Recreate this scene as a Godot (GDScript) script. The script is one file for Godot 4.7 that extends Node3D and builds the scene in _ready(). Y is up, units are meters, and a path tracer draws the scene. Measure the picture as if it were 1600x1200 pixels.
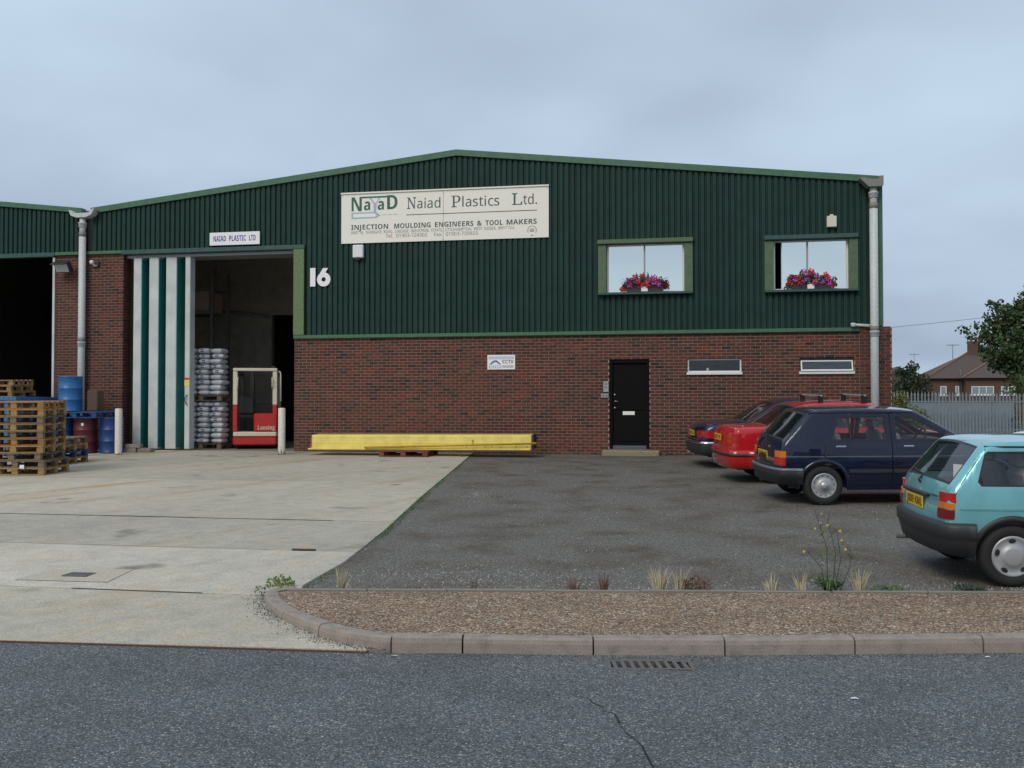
extends Node3D
# A light-industrial unit with green sheeting over brickwork, its yard, car park, kerb and road. Metres, y up; the brick face is the plane z = 0.

var rng := RandomNumberGenerator.new()
var used := {}
var M := {}
var T := Transform3D.IDENTITY
var font_sans: Font
var font_bold: Font
var font_serif: Font
var font_serif_bold: Font

# ---------------------------------------------------------------- shapes
func ST(smooth := false) -> SurfaceTool:
	var st := SurfaceTool.new()
	st.begin(Mesh.PRIMITIVE_TRIANGLES)
	st.set_smooth_group(0 if smooth else -1)
	st.set_color(Color.WHITE)
	return st

func smooth(st: SurfaceTool, on: bool) -> void:
	st.set_smooth_group(0 if on else -1)

func tri(st: SurfaceTool, a: Vector3, b: Vector3, c: Vector3) -> void:
	st.add_vertex(T * a)
	st.add_vertex(T * c)
	st.add_vertex(T * b)

func quad(st: SurfaceTool, a: Vector3, b: Vector3, c: Vector3, d: Vector3) -> void:
	tri(st, a, b, c)
	tri(st, a, c, d)

func face(st: SurfaceTool, p: Array, out: Vector3) -> void:
	var n: Vector3 = (p[1] - p[0]).cross(p[2] - p[0])
	var q := p
	if n.dot(out) < 0:
		q = p.duplicate()
		q.reverse()
	for k in range(1, q.size() - 1):
		tri(st, q[0], q[k], q[k + 1])

func box(st: SurfaceTool, c: Vector3, s: Vector3, bev := 0.0, b := Basis.IDENTITY) -> void:
	var h := s * 0.5
	var e := Vector3(h.x - bev, h.y - bev, h.z - bev)
	var ax := [Vector3.RIGHT, Vector3.UP, Vector3.BACK]
	for a in 3:
		var u: int = (a + 1) % 3
		var v: int = (a + 2) % 3
		for sa in [-1.0, 1.0]:
			var pts := []
			for q in [[-1.0, -1.0], [1.0, -1.0], [1.0, 1.0], [-1.0, 1.0]]:
				pts.append(c + b * (ax[a] * h[a] * sa + ax[u] * e[u] * q[0] + ax[v] * e[v] * q[1]))
			face(st, pts, b * (ax[a] * sa))
			if bev > 0.0:
				for su in [-1.0, 1.0]:
					var p1: Vector3 = ax[a] * h[a] * sa + ax[u] * e[u] * su
					var p2: Vector3 = ax[a] * e[a] * sa + ax[u] * h[u] * su
					var w: Vector3 = ax[v] * e[v]
					face(st, [c + b * (p1 - w), c + b * (p1 + w), c + b * (p2 + w), c + b * (p2 - w)], b * (ax[a] * sa + ax[u] * su))
	if bev > 0.0:
		for sx in [-1.0, 1.0]:
			for sy in [-1.0, 1.0]:
				for sz in [-1.0, 1.0]:
					face(st, [c + b * Vector3(h.x * sx, e.y * sy, e.z * sz), c + b * Vector3(e.x * sx, h.y * sy, e.z * sz), c + b * Vector3(e.x * sx, e.y * sy, h.z * sz)], b * Vector3(sx, sy, sz))

func box2(st: SurfaceTool, a: Vector3, b: Vector3, bev := 0.0) -> void:
	box(st, (a + b) * 0.5, (b - a).abs(), bev)

func tube(st: SurfaceTool, pts: Array, r0: float, r1 := -1.0, n := 8, caps := true) -> void:
	if r1 < 0:
		r1 = r0
	var m := pts.size()
	var side := Vector3.ZERO
	var rings := []
	for i in m:
		var d: Vector3 = (pts[min(i + 1, m - 1)] - pts[max(i - 1, 0)]).normalized()
		if side == Vector3.ZERO:
			side = d.cross(Vector3.UP if absf(d.y) < 0.9 else Vector3.RIGHT).normalized()
		side = (side - d * side.dot(d)).normalized()
		var up := d.cross(side)
		var r := lerpf(r0, r1, float(i) / maxf(1, m - 1))
		var ring := []
		for k in n:
			var a := TAU * k / n
			ring.append(pts[i] + (side * cos(a) + up * sin(a)) * r)
		rings.append(ring)
	for i in m - 1:
		for k in n:
			var k2 := (k + 1) % n
			quad(st, rings[i][k], rings[i][k2], rings[i + 1][k2], rings[i + 1][k])
	if caps:
		var d0: Vector3 = pts[0] - pts[1]
		face(st, rings[0], d0)
		face(st, rings[m - 1], pts[m - 1] - pts[m - 2])

func lathe(st: SurfaceTool, prof: Array, n := 24, ctr := Vector3.ZERO, b := Basis.IDENTITY) -> void:
	# prof: Vector2(radius, height) from bottom to top, turned about the local y axis
	for i in prof.size() - 1:
		var p: Vector2 = prof[i]
		var q: Vector2 = prof[i + 1]
		for k in n:
			var a0 := TAU * k / n
			var a1 := TAU * (k + 1) / n
			var v := func(w: Vector2, a: float) -> Vector3: return ctr + b * Vector3(w.x * cos(a), w.y, w.x * sin(a))
			if p.x < 1e-5:
				tri(st, v.call(p, a0), v.call(q, a0), v.call(q, a1))
			elif q.x < 1e-5:
				tri(st, v.call(p, a0), v.call(q, a0), v.call(p, a1))
			else:
				quad(st, v.call(p, a0), v.call(q, a0), v.call(q, a1), v.call(p, a1))

func prism(st: SurfaceTool, poly: PackedVector2Array, d0: float, d1: float, o := Vector3.ZERO, b := Basis.IDENTITY) -> void:
	# poly in b.x / b.y, pulled from d0 to d1 along b.z
	var idx := Geometry2D.triangulate_polygon(poly)
	var at := func(p: Vector2, d: float) -> Vector3: return o + b.x * p.x + b.y * p.y + b.z * d
	for k in range(0, idx.size(), 3):
		var a := poly[idx[k]]
		var c := poly[idx[k + 1]]
		var e := poly[idx[k + 2]]
		face(st, [at.call(a, d1), at.call(c, d1), at.call(e, d1)], b.z * signf(d1 - d0))
		face(st, [at.call(a, d0), at.call(c, d0), at.call(e, d0)], -b.z * signf(d1 - d0))
	var cw := Geometry2D.is_polygon_clockwise(poly)
	for k in poly.size():
		var p := poly[k]
		var q := poly[(k + 1) % poly.size()]
		var nn := Vector2(q.y - p.y, p.x - q.x) * (-1.0 if cw else 1.0)
		face(st, [at.call(p, d0), at.call(q, d0), at.call(q, d1), at.call(p, d1)], b.x * nn.x + b.y * nn.y)

# ---------------------------------------------------------------- objects
func obj(called: String, st: SurfaceTool, m: Material, parent: Node = null) -> MeshInstance3D:
	st.generate_normals()
	var o := MeshInstance3D.new()
	o.mesh = st.commit()
	o.material_override = m
	return put(called, o, parent)

func put(called: String, o: Node3D, parent: Node = null) -> Node3D:
	if parent == null:
		o.name = numbered(called)
		add_child(o, true)
	else:
		o.name = called
		parent.add_child(o, true)
	return o

func numbered(called: String) -> String:
	var n: int = used.get(called, 0)
	used[called] = n + 1
	return called if n == 0 else "%s_%03d" % [called, n]

func tag(o: Node, label: String, category: String, group := "") -> Node:
	o.set_meta("label", label)
	o.set_meta("category", category)
	if group:
		o.set_meta("group", group)
	return o

func thing(called: String, label: String, category: String, at := Vector3.ZERO, turn := 0.0, group := "") -> Node3D:
	var o := Node3D.new()
	put(called, o)
	o.position = at
	o.rotation.y = turn
	tag(o, label, category, group)
	return o

func dup(o: Node3D, at: Vector3, turn: float, label := "") -> Node3D:
	var c: Node3D = o.duplicate()
	var base := String(o.name)
	var cut := base.rfind("_")
	if cut > 0 and base.substr(cut + 1).is_valid_int():
		base = base.substr(0, cut)
	c.name = numbered(base)
	add_child(c, true)
	c.position = at
	c.rotation = Vector3(0, turn, 0)
	if label:
		c.set_meta("label", label)
	return c

func structure(called: String, st: SurfaceTool, m: Material, parent: Node = null) -> MeshInstance3D:
	var o := obj(called, st, m, parent)
	if parent == null:
		o.set_meta("kind", "structure")
	return o

func text(s: String, f: Font, m: Material, parent: Node, called: String, x0: float, x1: float, y0: float, height: float, z: float, depth := 0.004) -> MeshInstance3D:
	# lettering whose ink runs from x0 to x1 with capitals of the given height standing on y0
	var t := TextMesh.new()
	t.text = s
	t.font = f
	t.font_size = 64
	t.pixel_size = 0.01
	t.depth = 0.02
	t.curve_step = 1.0
	t.horizontal_alignment = HORIZONTAL_ALIGNMENT_LEFT
	t.vertical_alignment = VERTICAL_ALIGNMENT_BOTTOM
	var bb := t.get_aabb()
	var cap := TextMesh.new()
	cap.text = "H"
	cap.font = f
	cap.font_size = 64
	cap.pixel_size = 0.01
	cap.depth = 0.02
	cap.vertical_alignment = VERTICAL_ALIGNMENT_BOTTOM
	var cb := cap.get_aabb()
	var o := MeshInstance3D.new()
	o.mesh = t
	o.material_override = m
	o.name = called
	parent.add_child(o, true)
	var sx := (x1 - x0) / bb.size.x
	var sy := height / cb.size.y
	o.scale = Vector3(sx, sy, depth / 0.02)
	o.position = Vector3(x0 - bb.position.x * sx, y0 - cb.position.y * sy, z)
	return o

# ---------------------------------------------------------------- materials
func lin(r: float, g: float, b: float) -> Color:
	return Color(r, g, b).linear_to_srgb()

func noise_img(size: int, freq: float, kind: int, sd: int, oct := 1, ret := 0) -> Image:
	var n := FastNoiseLite.new()
	n.seed = sd
	n.frequency = freq
	n.noise_type = kind
	n.fractal_type = FastNoiseLite.FRACTAL_FBM if oct > 1 else FastNoiseLite.FRACTAL_NONE
	n.fractal_octaves = oct
	n.cellular_return_type = ret
	n.cellular_jitter = 1.0
	if kind == FastNoiseLite.TYPE_CELLULAR:
		return n.get_image(size, size)      # separate chips: a seam between tiles does not show
	return n.get_seamless_image(size, size)

func ramp_tex(img: Image, stops: Array, mix_img: Image = null, mix := 0.0) -> ImageTexture:
	var g := Gradient.new()
	var offs := PackedFloat32Array()
	var cols := PackedColorArray()
	for s in stops:
		offs.append(s[0])
		cols.append(s[1])
	g.offsets = offs
	g.colors = cols
	var lut := PackedByteArray()
	for k in 256:
		var c := g.sample(k / 255.0)
		lut.append(int(clampf(c.r, 0, 1) * 255))
		lut.append(int(clampf(c.g, 0, 1) * 255))
		lut.append(int(clampf(c.b, 0, 1) * 255))
	var src := img.get_data()
	var msrc := mix_img.get_data() if mix_img else PackedByteArray()
	var n := src.size()
	var out := PackedByteArray()
	out.resize(n * 3)
	for i in n:
		var v := src[i] * 3
		if mix_img:
			var f := 1.0 + mix * (msrc[i] / 127.5 - 1.0)
			out[i * 3] = mini(255, int(lut[v] * f))
			out[i * 3 + 1] = mini(255, int(lut[v + 1] * f))
			out[i * 3 + 2] = mini(255, int(lut[v + 2] * f))
		else:
			out[i * 3] = lut[v]
			out[i * 3 + 1] = lut[v + 1]
			out[i * 3 + 2] = lut[v + 2]
	return ImageTexture.create_from_image(Image.create_from_data(img.get_width(), img.get_height(), false, Image.FORMAT_RGB8, out))

func mat(key: String, c: Color, rough := 0.7, metal := 0.0) -> StandardMaterial3D:
	var m := StandardMaterial3D.new()
	m.resource_name = key
	m.albedo_color = c
	m.roughness = rough
	m.metallic = metal
	M[key] = m
	return m

func grain(m: StandardMaterial3D, tex: Texture2D, scale: float, bump: Texture2D = null, depth := 0.0) -> StandardMaterial3D:
	# a colour texture (and relief of depth centimetres) laid on in world space
	m.uv1_triplanar = true
	m.uv1_world_triplanar = true
	m.uv1_scale = Vector3.ONE * scale
	m.albedo_texture = tex
	if bump:
		m.heightmap_enabled = true
		m.heightmap_texture = bump
		m.heightmap_scale = depth
	return m

func patches(m: StandardMaterial3D, tex: Texture2D, scale: float) -> StandardMaterial3D:
	m.detail_enabled = true
	m.detail_albedo = tex
	m.detail_blend_mode = BaseMaterial3D.BLEND_MODE_MUL
	m.detail_uv_layer = BaseMaterial3D.DETAIL_UV_2
	m.uv2_triplanar = true
	m.uv2_world_triplanar = true
	m.uv2_scale = Vector3.ONE * scale
	return m

func vc(m: StandardMaterial3D) -> StandardMaterial3D:
	m.vertex_color_use_as_albedo = true
	return m

func make_materials() -> void:
	var fine := noise_img(512, 0.12, FastNoiseLite.TYPE_SIMPLEX, 3, 3)
	var cloudy := noise_img(512, 0.012, FastNoiseLite.TYPE_SIMPLEX, 9, 5)
	var blotch := noise_img(512, 0.03, FastNoiseLite.TYPE_SIMPLEX, 21, 4)
	var cells := noise_img(1024, 0.19, FastNoiseLite.TYPE_CELLULAR, 5, 1, FastNoiseLite.RETURN_CELL_VALUE)
	var cell_d := noise_img(1024, 0.19, FastNoiseLite.TYPE_CELLULAR, 5, 1, FastNoiseLite.RETURN_DISTANCE)
	var fine1k := noise_img(1024, 0.2, FastNoiseLite.TYPE_SIMPLEX, 33, 3)
	var g8 := func(v: float) -> Color: return Color(v, v, v)
	var t_fine := ramp_tex(fine, [[0.0, g8.call(0.72)], [0.5, g8.call(0.9)], [1.0, g8.call(1.0)]])
	var t_cloud := ramp_tex(cloudy, [[0.0, g8.call(0.86)], [0.45, g8.call(0.94)], [1.0, g8.call(1.0)]])
	var t_soft := ramp_tex(cloudy, [[0.0, g8.call(0.88)], [1.0, g8.call(1.0)]])
	var t_blotch := ramp_tex(blotch, [[0.0, g8.call(0.78)], [0.4, g8.call(0.93)], [1.0, g8.call(1.0)]])
	var t_dirt := ramp_tex(blotch, [[0.0, Color(0.66, 0.59, 0.50)], [0.18, Color(0.88, 0.85, 0.80)], [0.4, Color(1, 1, 1)], [1.0, Color(1, 1, 1)]])
	var b_fine := ramp_tex(fine1k, [[0.0, g8.call(0.0)], [1.0, g8.call(1.0)]])
	var b_cell := ramp_tex(cell_d, [[0.0, g8.call(1.0)], [0.5, g8.call(0.55)], [1.0, g8.call(0.0)]])
	M.t_fine = t_fine
	M.t_cloud = t_cloud
	M.t_blotch = t_blotch
	M.t_dirt = t_dirt
	M.b_fine = b_fine
	# road: blue-grey chippings in bitumen
	var t_road := ramp_tex(cells, [[0.0, Color(0.20, 0.211, 0.22)], [0.25, Color(0.29, 0.308, 0.32)], [0.6, Color(0.36, 0.38, 0.392)], [0.86, Color(0.43, 0.446, 0.455)], [0.95, Color(0.53, 0.54, 0.545)], [1.0, Color(0.72, 0.70, 0.67)]], fine1k, 0.22)
	var m := mat("road_asphalt", Color(1, 1, 1), 0.88)
	grain(m, t_road, 0.62, b_cell, 0.25)
	patches(m, t_cloud, 0.13)
	# car park: older, browner and finer
	var t_park := ramp_tex(cells, [[0.0, Color(0.23, 0.224, 0.212)], [0.35, Color(0.335, 0.325, 0.308)], [0.7, Color(0.41, 0.396, 0.375)], [0.91, Color(0.48, 0.464, 0.44)], [0.97, Color(0.52, 0.50, 0.48)], [1.0, Color(0.68, 0.67, 0.65)]], fine1k, 0.25)
	m = mat("park_asphalt", Color(1, 1, 1), 0.9)
	grain(m, t_park, 0.55, b_cell, 0.3)
	patches(m, ramp_tex(blotch, [[0.0, Color(0.78, 0.71, 0.62)], [0.3, Color(0.92, 0.89, 0.85)], [0.6, Color(1, 0.99, 0.98)], [1.0, Color(1, 1, 1)]]), 0.05)
	# pavement: brown exposed pea gravel
	var t_pave := ramp_tex(cells, [[0.0, Color(0.23, 0.175, 0.14)], [0.25, Color(0.43, 0.34, 0.265)], [0.5, Color(0.56, 0.44, 0.335)], [0.72, Color(0.66, 0.535, 0.41)], [0.85, Color(0.47, 0.44, 0.42)], [0.94, Color(0.75, 0.69, 0.60)], [1.0, Color(0.86, 0.83, 0.78)]], fine1k, 0.35)
	m = mat("pea_gravel", Color(1, 1, 1), 0.85)
	grain(m, t_pave, 0.42, b_cell, 0.45)
	patches(m, t_cloud, 0.19)
	# yard concrete with stains that run with the traffic
	m = mat("yard_concrete", Color(1, 1, 1), 0.86)
	var t_conc := ramp_tex(fine1k, [[0.0, Color(0.61, 0.58, 0.53)], [0.4, Color(0.735, 0.705, 0.65)], [0.75, Color(0.775, 0.745, 0.69)], [1.0, Color(0.835, 0.805, 0.75)]], cells, 0.08)
	grain(m, t_conc, 0.4, b_fine, 0.18)
	patches(m, yard_stains(), 1.0 / 24.0)
	M.bays = []
	for tint in [Color(0.95, 0.945, 0.93), Color(0.99, 0.985, 0.97), Color(0.96, 0.96, 0.955), Color(1.06, 1.06, 1.06), Color(1.0, 1.0, 0.985)]:
		var bay: StandardMaterial3D = m.duplicate()
		bay.albedo_color = tint
		M.bays.append(bay)
	mat("joint_filler", lin(0.075, 0.068, 0.055), 0.9)
	m = mat("patch_concrete", Color(0.93, 0.925, 0.905), 0.86)
	grain(m, t_conc, 0.4, b_fine, 0.15)
	m = mat("kerb_concrete", lin(0.41, 0.345, 0.30), 0.85)
	grain(m, t_fine, 1.3, b_fine, 0.15)
	patches(m, t_blotch, 0.35)
	m = mat("edging_concrete", lin(0.27, 0.25, 0.23), 0.88)
	grain(m, t_fine, 1.5, b_fine, 0.15)
	m = mat("step_stone", lin(0.34, 0.29, 0.21), 0.88)
	grain(m, t_fine, 1.7, b_fine, 0.3)
	patches(m, t_dirt, 0.9)
	m = mat("verge_earth", lin(0.085, 0.085, 0.055), 0.95)
	grain(m, t_blotch, 0.2)
	m = mat("lawn", lin(0.06, 0.085, 0.028), 0.95)
	grain(m, t_fine, 0.5)
	# building
	m = vc(mat("brick", Color(1, 1, 1), 0.86))
	grain(m, t_fine, 2.1, b_fine, 0.12)
	patches(m, t_cloud, 0.11)
	m = mat("mortar", lin(0.37, 0.28, 0.225), 0.92)
	grain(m, t_fine, 1.9)
	m = vc(mat("sheeting", lin(0.0175, 0.051, 0.044), 0.58))
	m.metallic_specular = 0.3
	grain(m, t_soft, 0.23)
	m = mat("flashing", lin(0.055, 0.15, 0.085), 0.5)
	grain(m, t_cloud, 0.6)
	m = mat("flashing_dark", lin(0.03, 0.085, 0.075), 0.5)
	grain(m, t_cloud, 0.6)
	m = mat("olive_trim", lin(0.125, 0.20, 0.085), 0.55)
	grain(m, t_blotch, 0.7)
	m = mat("frame_green", lin(0.085, 0.145, 0.075), 0.55)
	grain(m, t_cloud, 0.8)
	m = mat("roof_sheet", lin(0.16, 0.17, 0.16), 0.7)
	grain(m, t_blotch, 0.3)
	m = mat("pipe_grey", lin(0.58, 0.61, 0.61), 0.5)
	grain(m, t_blotch, 0.8)
	m = mat("pipe_band", lin(0.20, 0.20, 0.17), 0.6)
	m = mat("galvanised", lin(0.42, 0.44, 0.44), 0.45, 0.5)
	grain(m, t_blotch, 1.4)
	mat("white_frame", lin(0.68, 0.69, 0.67), 0.45)
	mat("dark_frame", lin(0.05, 0.052, 0.055), 0.5)
	mat("mirror_film", lin(0.93, 0.95, 0.88), 0.035, 1.0)
	m = mat("clear_pane", Color(0.12, 0.13, 0.13, 0.10), 0.02)
	m.transparency = BaseMaterial3D.TRANSPARENCY_ALPHA
	m = mat("black_paint", lin(0.007, 0.0065, 0.0065), 0.62)
	m.metallic_specular = 0.2
	grain(m, t_cloud, 0.9)
	mat("steel", lin(0.5, 0.5, 0.5), 0.35, 0.8)
	mat("bright_plate", lin(0.78, 0.78, 0.76), 0.4)
	mat("kick_plate", lin(0.10, 0.115, 0.13), 0.4, 0.3)
	m = mat("door_white", lin(0.58, 0.62, 0.61), 0.5)
	grain(m, t_soft, 0.21)
	m = mat("door_teal", lin(0.015, 0.23, 0.215), 0.5)
	grain(m, t_cloud, 0.5)
	m = mat("inner_wall", lin(0.50, 0.47, 0.40), 0.9)
	grain(m, t_cloud, 0.3)
	m = mat("block_wall", lin(0.30, 0.29, 0.27), 0.9)
	m = mat("inner_floor", lin(0.22, 0.21, 0.19), 0.8)
	grain(m, t_blotch, 0.3)
	# small things
	m = mat("sign_cream", lin(0.80, 0.775, 0.715), 0.45)
	mat("sign_white", lin(0.80, 0.81, 0.82), 0.4)
	mat("ink_green", lin(0.015, 0.115, 0.07), 0.5)
	mat("ink_dark", lin(0.045, 0.085, 0.075), 0.5)
	mat("ink_grey", lin(0.16, 0.18, 0.18), 0.5)
	mat("ink_pale_blue", lin(0.36, 0.43, 0.52), 0.5)
	mat("ink_blue", lin(0.03, 0.045, 0.30), 0.5)
	mat("ink_mid_blue", lin(0.10, 0.16, 0.42), 0.5)
	mat("ink_sky", lin(0.36, 0.48, 0.72), 0.5)
	mat("box_cream", lin(0.62, 0.60, 0.52), 0.5)
	mat("box_white", lin(0.70, 0.71, 0.74), 0.45)
	mat("black_plastic", lin(0.018, 0.018, 0.02), 0.5)
	mat("grey_plastic", lin(0.30, 0.31, 0.32), 0.5)
	m = mat("bollard_white", lin(0.66, 0.64, 0.58), 0.5)
	grain(m, t_dirt, 0.9)
	m = mat("rust", lin(0.11, 0.055, 0.035), 0.9)
	grain(m, t_blotch, 2.0)
	m = vc(mat("timber", Color(1, 1, 1), 0.85))
	grain(m, t_fine, 1.2)
	patches(m, t_dirt, 0.5)
	m = mat("drum_blue", lin(0.022, 0.135, 0.36), 0.42)
	grain(m, t_dirt, 0.8)
	m = mat("drum_navy", lin(0.010, 0.045, 0.19), 0.42)
	grain(m, t_dirt, 0.8)
	m = mat("drum_red", lin(0.085, 0.012, 0.014), 0.5)
	grain(m, t_dirt, 0.8)
	m = mat("skip_blue", lin(0.03, 0.145, 0.33), 0.5)
	grain(m, t_dirt, 0.5)
	m = mat("yellow_paint", lin(0.80, 0.65, 0.15), 0.45)
	grain(m, t_soft, 0.4)
	m = mat("yellow_ochre", lin(0.55, 0.33, 0.03), 0.5)
	grain(m, t_dirt, 0.5)
	mat("orange_red", lin(0.45, 0.08, 0.02), 0.5)
	m = mat("truck_red", lin(0.52, 0.025, 0.022), 0.35)
	grain(m, t_cloud, 0.9)
	m = mat("truck_cream", lin(0.66, 0.62, 0.50), 0.45)
	grain(m, t_dirt, 1.1)
	mat("sack_white", lin(0.60, 0.62, 0.66), 0.6)
	mat("sack_print", lin(0.03, 0.035, 0.16), 0.4)
	m = mat("iron", lin(0.16, 0.157, 0.153), 0.65, 0.4)
	grain(m, t_blotch, 2.0)
	m = mat("palisade", lin(0.27, 0.32, 0.37), 0.55)
	grain(m, t_cloud, 0.5)
	m = mat("pit", lin(0.01, 0.01, 0.01), 0.95)
	m = mat("bark", lin(0.075, 0.06, 0.045), 0.95)
	grain(m, t_blotch, 1.0)
	m = mat("tile_roof", lin(0.105, 0.078, 0.066), 0.9)
	grain(m, t_fine, 0.6)
	m = mat("ridge_tile", lin(0.20, 0.115, 0.075), 0.9)
	m = mat("far_brick", lin(0.13, 0.075, 0.055), 0.9)
	grain(m, t_fine, 0.9)
	mat("mirror_pale", lin(0.30, 0.34, 0.37), 0.1, 0.6)
	m = mat("far_glass", lin(0.10, 0.13, 0.16), 0.05)
	for leaf in [["leaf_dark", 0.026, 0.052, 0.018], ["leaf_yellow", 0.10, 0.115, 0.018], ["leaf_mid", 0.055, 0.10, 0.022], ["leaf_fir", 0.022, 0.048, 0.026], ["leaf_weed", 0.06, 0.125, 0.022], ["leaf_lime", 0.16, 0.22, 0.03], ["straw", 0.46, 0.41, 0.27], ["dock_brown", 0.13, 0.065, 0.03], ["bloom_yellow", 0.72, 0.55, 0.02], ["petal_red", 0.62, 0.02, 0.03], ["petal_pink", 0.70, 0.10, 0.24], ["petal_magenta", 0.58, 0.10, 0.52], ["petal_dark", 0.10, 0.01, 0.02], ["bloom_white", 0.7, 0.7, 0.66]]:
		m = mat(leaf[0], lin(leaf[1], leaf[2], leaf[3]), 0.6)
		m.cull_mode = BaseMaterial3D.CULL_DISABLED
		m.backlight_enabled = true
		m.backlight = Color(0.35, 0.35, 0.35)
	vc(mat("leaf_tint", Color(1, 1, 1), 0.55))
	M.leaf_tint.cull_mode = BaseMaterial3D.CULL_DISABLED
	M.leaf_tint.backlight_enabled = true
	M.leaf_tint.backlight = Color(0.4, 0.4, 0.4)
	vc(mat("chip", Color(1, 1, 1), 0.85))

func yard_stains() -> ImageTexture:
	# tyre marks, rust and oil on the yard: one sheet over 24 m, so that the marks lie where the traffic runs
	var n := 768
	var a := FastNoiseLite.new()
	a.seed = 71
	a.frequency = 1.0
	a.fractal_octaves = 4
	var img := Image.create(n, n, false, Image.FORMAT_RGB8)
	var run := Vector2(0.42, -0.91)      # lorries pull in from the road towards the big door
	var across := Vector2(0.91, 0.42)
	for j in n:
		for i in n:
			var p := Vector2(i, j) * (24.0 / n)
			var s := p.dot(run)
			var c := p.dot(across)
			var streak := a.get_noise_3d(s * 0.11, c * 1.15, 3.0)
			var fine_streak := a.get_noise_3d(s * 0.32, c * 3.6, 8.0)
			var cloud := a.get_noise_3d(p.x * 0.16, p.y * 0.16, 20.0)
			var spot := a.get_noise_3d(p.x * 0.75, p.y * 0.9, 40.0)
			var mott := a.get_noise_3d(p.x * 2.6, p.y * 3.4, 60.0)
			var v := 0.93 + 0.10 * cloud + 0.05 * fine_streak + 0.07 * mott
			var rust := clampf((streak - 0.12) * 2.2, 0, 1) * clampf(0.5 + cloud * 1.6, 0, 1) * 0.75 + clampf((fine_streak - 0.2) * 2.5, 0, 1) * clampf(0.4 + mott * 2.0, 0, 1) * 0.4
			var oil := clampf((spot - 0.42) * 4.0, 0, 1) * 0.30
			v *= 1.0 - oil
			img.set_pixel(i, j, Color(clampf(v * (1.0 - 0.10 * rust), 0, 1), clampf(v * (1.0 - 0.24 * rust), 0, 1), clampf(v * (1.0 - 0.42 * rust), 0, 1)))
	return ImageTexture.create_from_image(img)

# ---------------------------------------------------------------- the lie of the land
func G(z: float) -> float:
	# the yard falls from the building to the road
	if z < 0.0:
		return 0.58
	return maxf(0.58 - 0.0325 * z, 0.0)

func sky_picture() -> ImageTexture:
	# an even layer of stratocumulus: cloud sheet 1 unit up, looked at along each direction
	var w := 1024
	var h := 512
	var n := FastNoiseLite.new()
	n.seed = 12
	n.frequency = 0.55
	n.fractal_octaves = 5
	n.fractal_gain = 0.5
	var img := Image.create(w, h, false, Image.FORMAT_RGBF)
	for j in h:
		var el := (0.5 - (j + 0.5) / h) * PI
		for i in w:
			var az := (i + 0.5) / w * TAU
			var d := Vector3(cos(el) * sin(az), sin(el), -cos(el) * cos(az))
			var up := maxf(d.y, 0.0) + 0.16
			var q := Vector2(d.x, d.z) / up
			var t := n.get_noise_3d(q.x * 1.5, q.y * 1.5, 0.0) * 0.8 + n.get_noise_3d(q.x * 0.4, q.y * 0.4, 9.0) * 1.1
			t = clampf(0.52 + t * 0.66, 0, 1)
			var c := Color(0.315, 0.385, 0.495).lerp(Color(0.50, 0.625, 0.755), t)
			var lift := 1.0 + 0.22 * clampf(d.y, 0, 1)       # an overcast sky is brighter overhead
			if d.y < 0.0:
				c = Color(0.33, 0.35, 0.36)
				lift = 0.6
			img.set_pixel(i, j, Color(c.r * lift, c.g * lift, c.b * lift))
	return ImageTexture.create_from_image(img)

func make_view() -> void:
	var cam := Camera3D.new()
	cam.name = "camera"
	add_child(cam)
	cam.position = Vector3(0, 1.73, 24.41)
	cam.rotation_degrees = Vector3(1.313, 10.7, 0)
	cam.fov = 41.83
	cam.near = 0.05
	cam.far = 2000.0
	cam.current = true
	var we := WorldEnvironment.new()
	we.name = "environment"
	var e := Environment.new()
	e.background_mode = Environment.BG_SKY
	var sky := Sky.new()
	var sm := PanoramaSkyMaterial.new()
	sm.panorama = sky_picture()
	sky.sky_material = sm
	e.sky = sky
	e.tonemap_mode = Environment.TONE_MAPPER_LINEAR
	e.tonemap_exposure = 1.12
	e.background_energy_multiplier = 1.0
	e.sdfgi_enabled = true
	e.ssao_enabled = true
	e.ssil_enabled = true
	we.environment = e
	add_child(we)
	var sun := DirectionalLight3D.new()
	sun.name = "sun"
	sun.light_energy = 0.5
	sun.light_color = Color(1.0, 0.95, 0.86)
	sun.light_angular_distance = 28.0
	sun.shadow_enabled = true
	add_child(sun)
	sun.look_at_from_position(Vector3(-4, 10, 11), Vector3.ZERO)

func make_fonts() -> void:
	for f in [["font_sans", "Droid Sans", 400], ["font_bold", "Droid Sans", 700], ["font_serif", "Droid Serif", 400], ["font_serif_bold", "Droid Serif", 700]]:
		var s := SystemFont.new()
		s.font_names = PackedStringArray([f[1]])
		s.font_weight = f[2]
		set(f[0], s)

# ---------------------------------------------------------------- ground, road, kerb
func sheet_poly(st: SurfaceTool, poly: PackedVector2Array, yf: Callable) -> void:
	var idx := Geometry2D.triangulate_polygon(poly)
	for k in range(0, idx.size(), 3):
		var p := []
		for q in 3:
			var v := poly[idx[k + q]]
			p.append(Vector3(v.x, yf.call(v.y), v.y))
		face(st, p, Vector3.UP)

func slab_poly(st: SurfaceTool, poly: PackedVector2Array, yf: Callable, deep: float) -> void:
	sheet_poly(st, poly, yf)
	var mid := Vector2.ZERO
	for p in poly:
		mid += p / poly.size()
	for k in poly.size():
		var p := poly[k]
		var q := poly[(k + 1) % poly.size()]
		var out := (p + q) * 0.5 - mid
		face(st, [Vector3(p.x, yf.call(p.y), p.y), Vector3(q.x, yf.call(q.y), q.y), Vector3(q.x, yf.call(q.y) - deep, q.y), Vector3(p.x, yf.call(p.y) - deep, p.y)], Vector3(out.x, 0, out.y))

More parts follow.
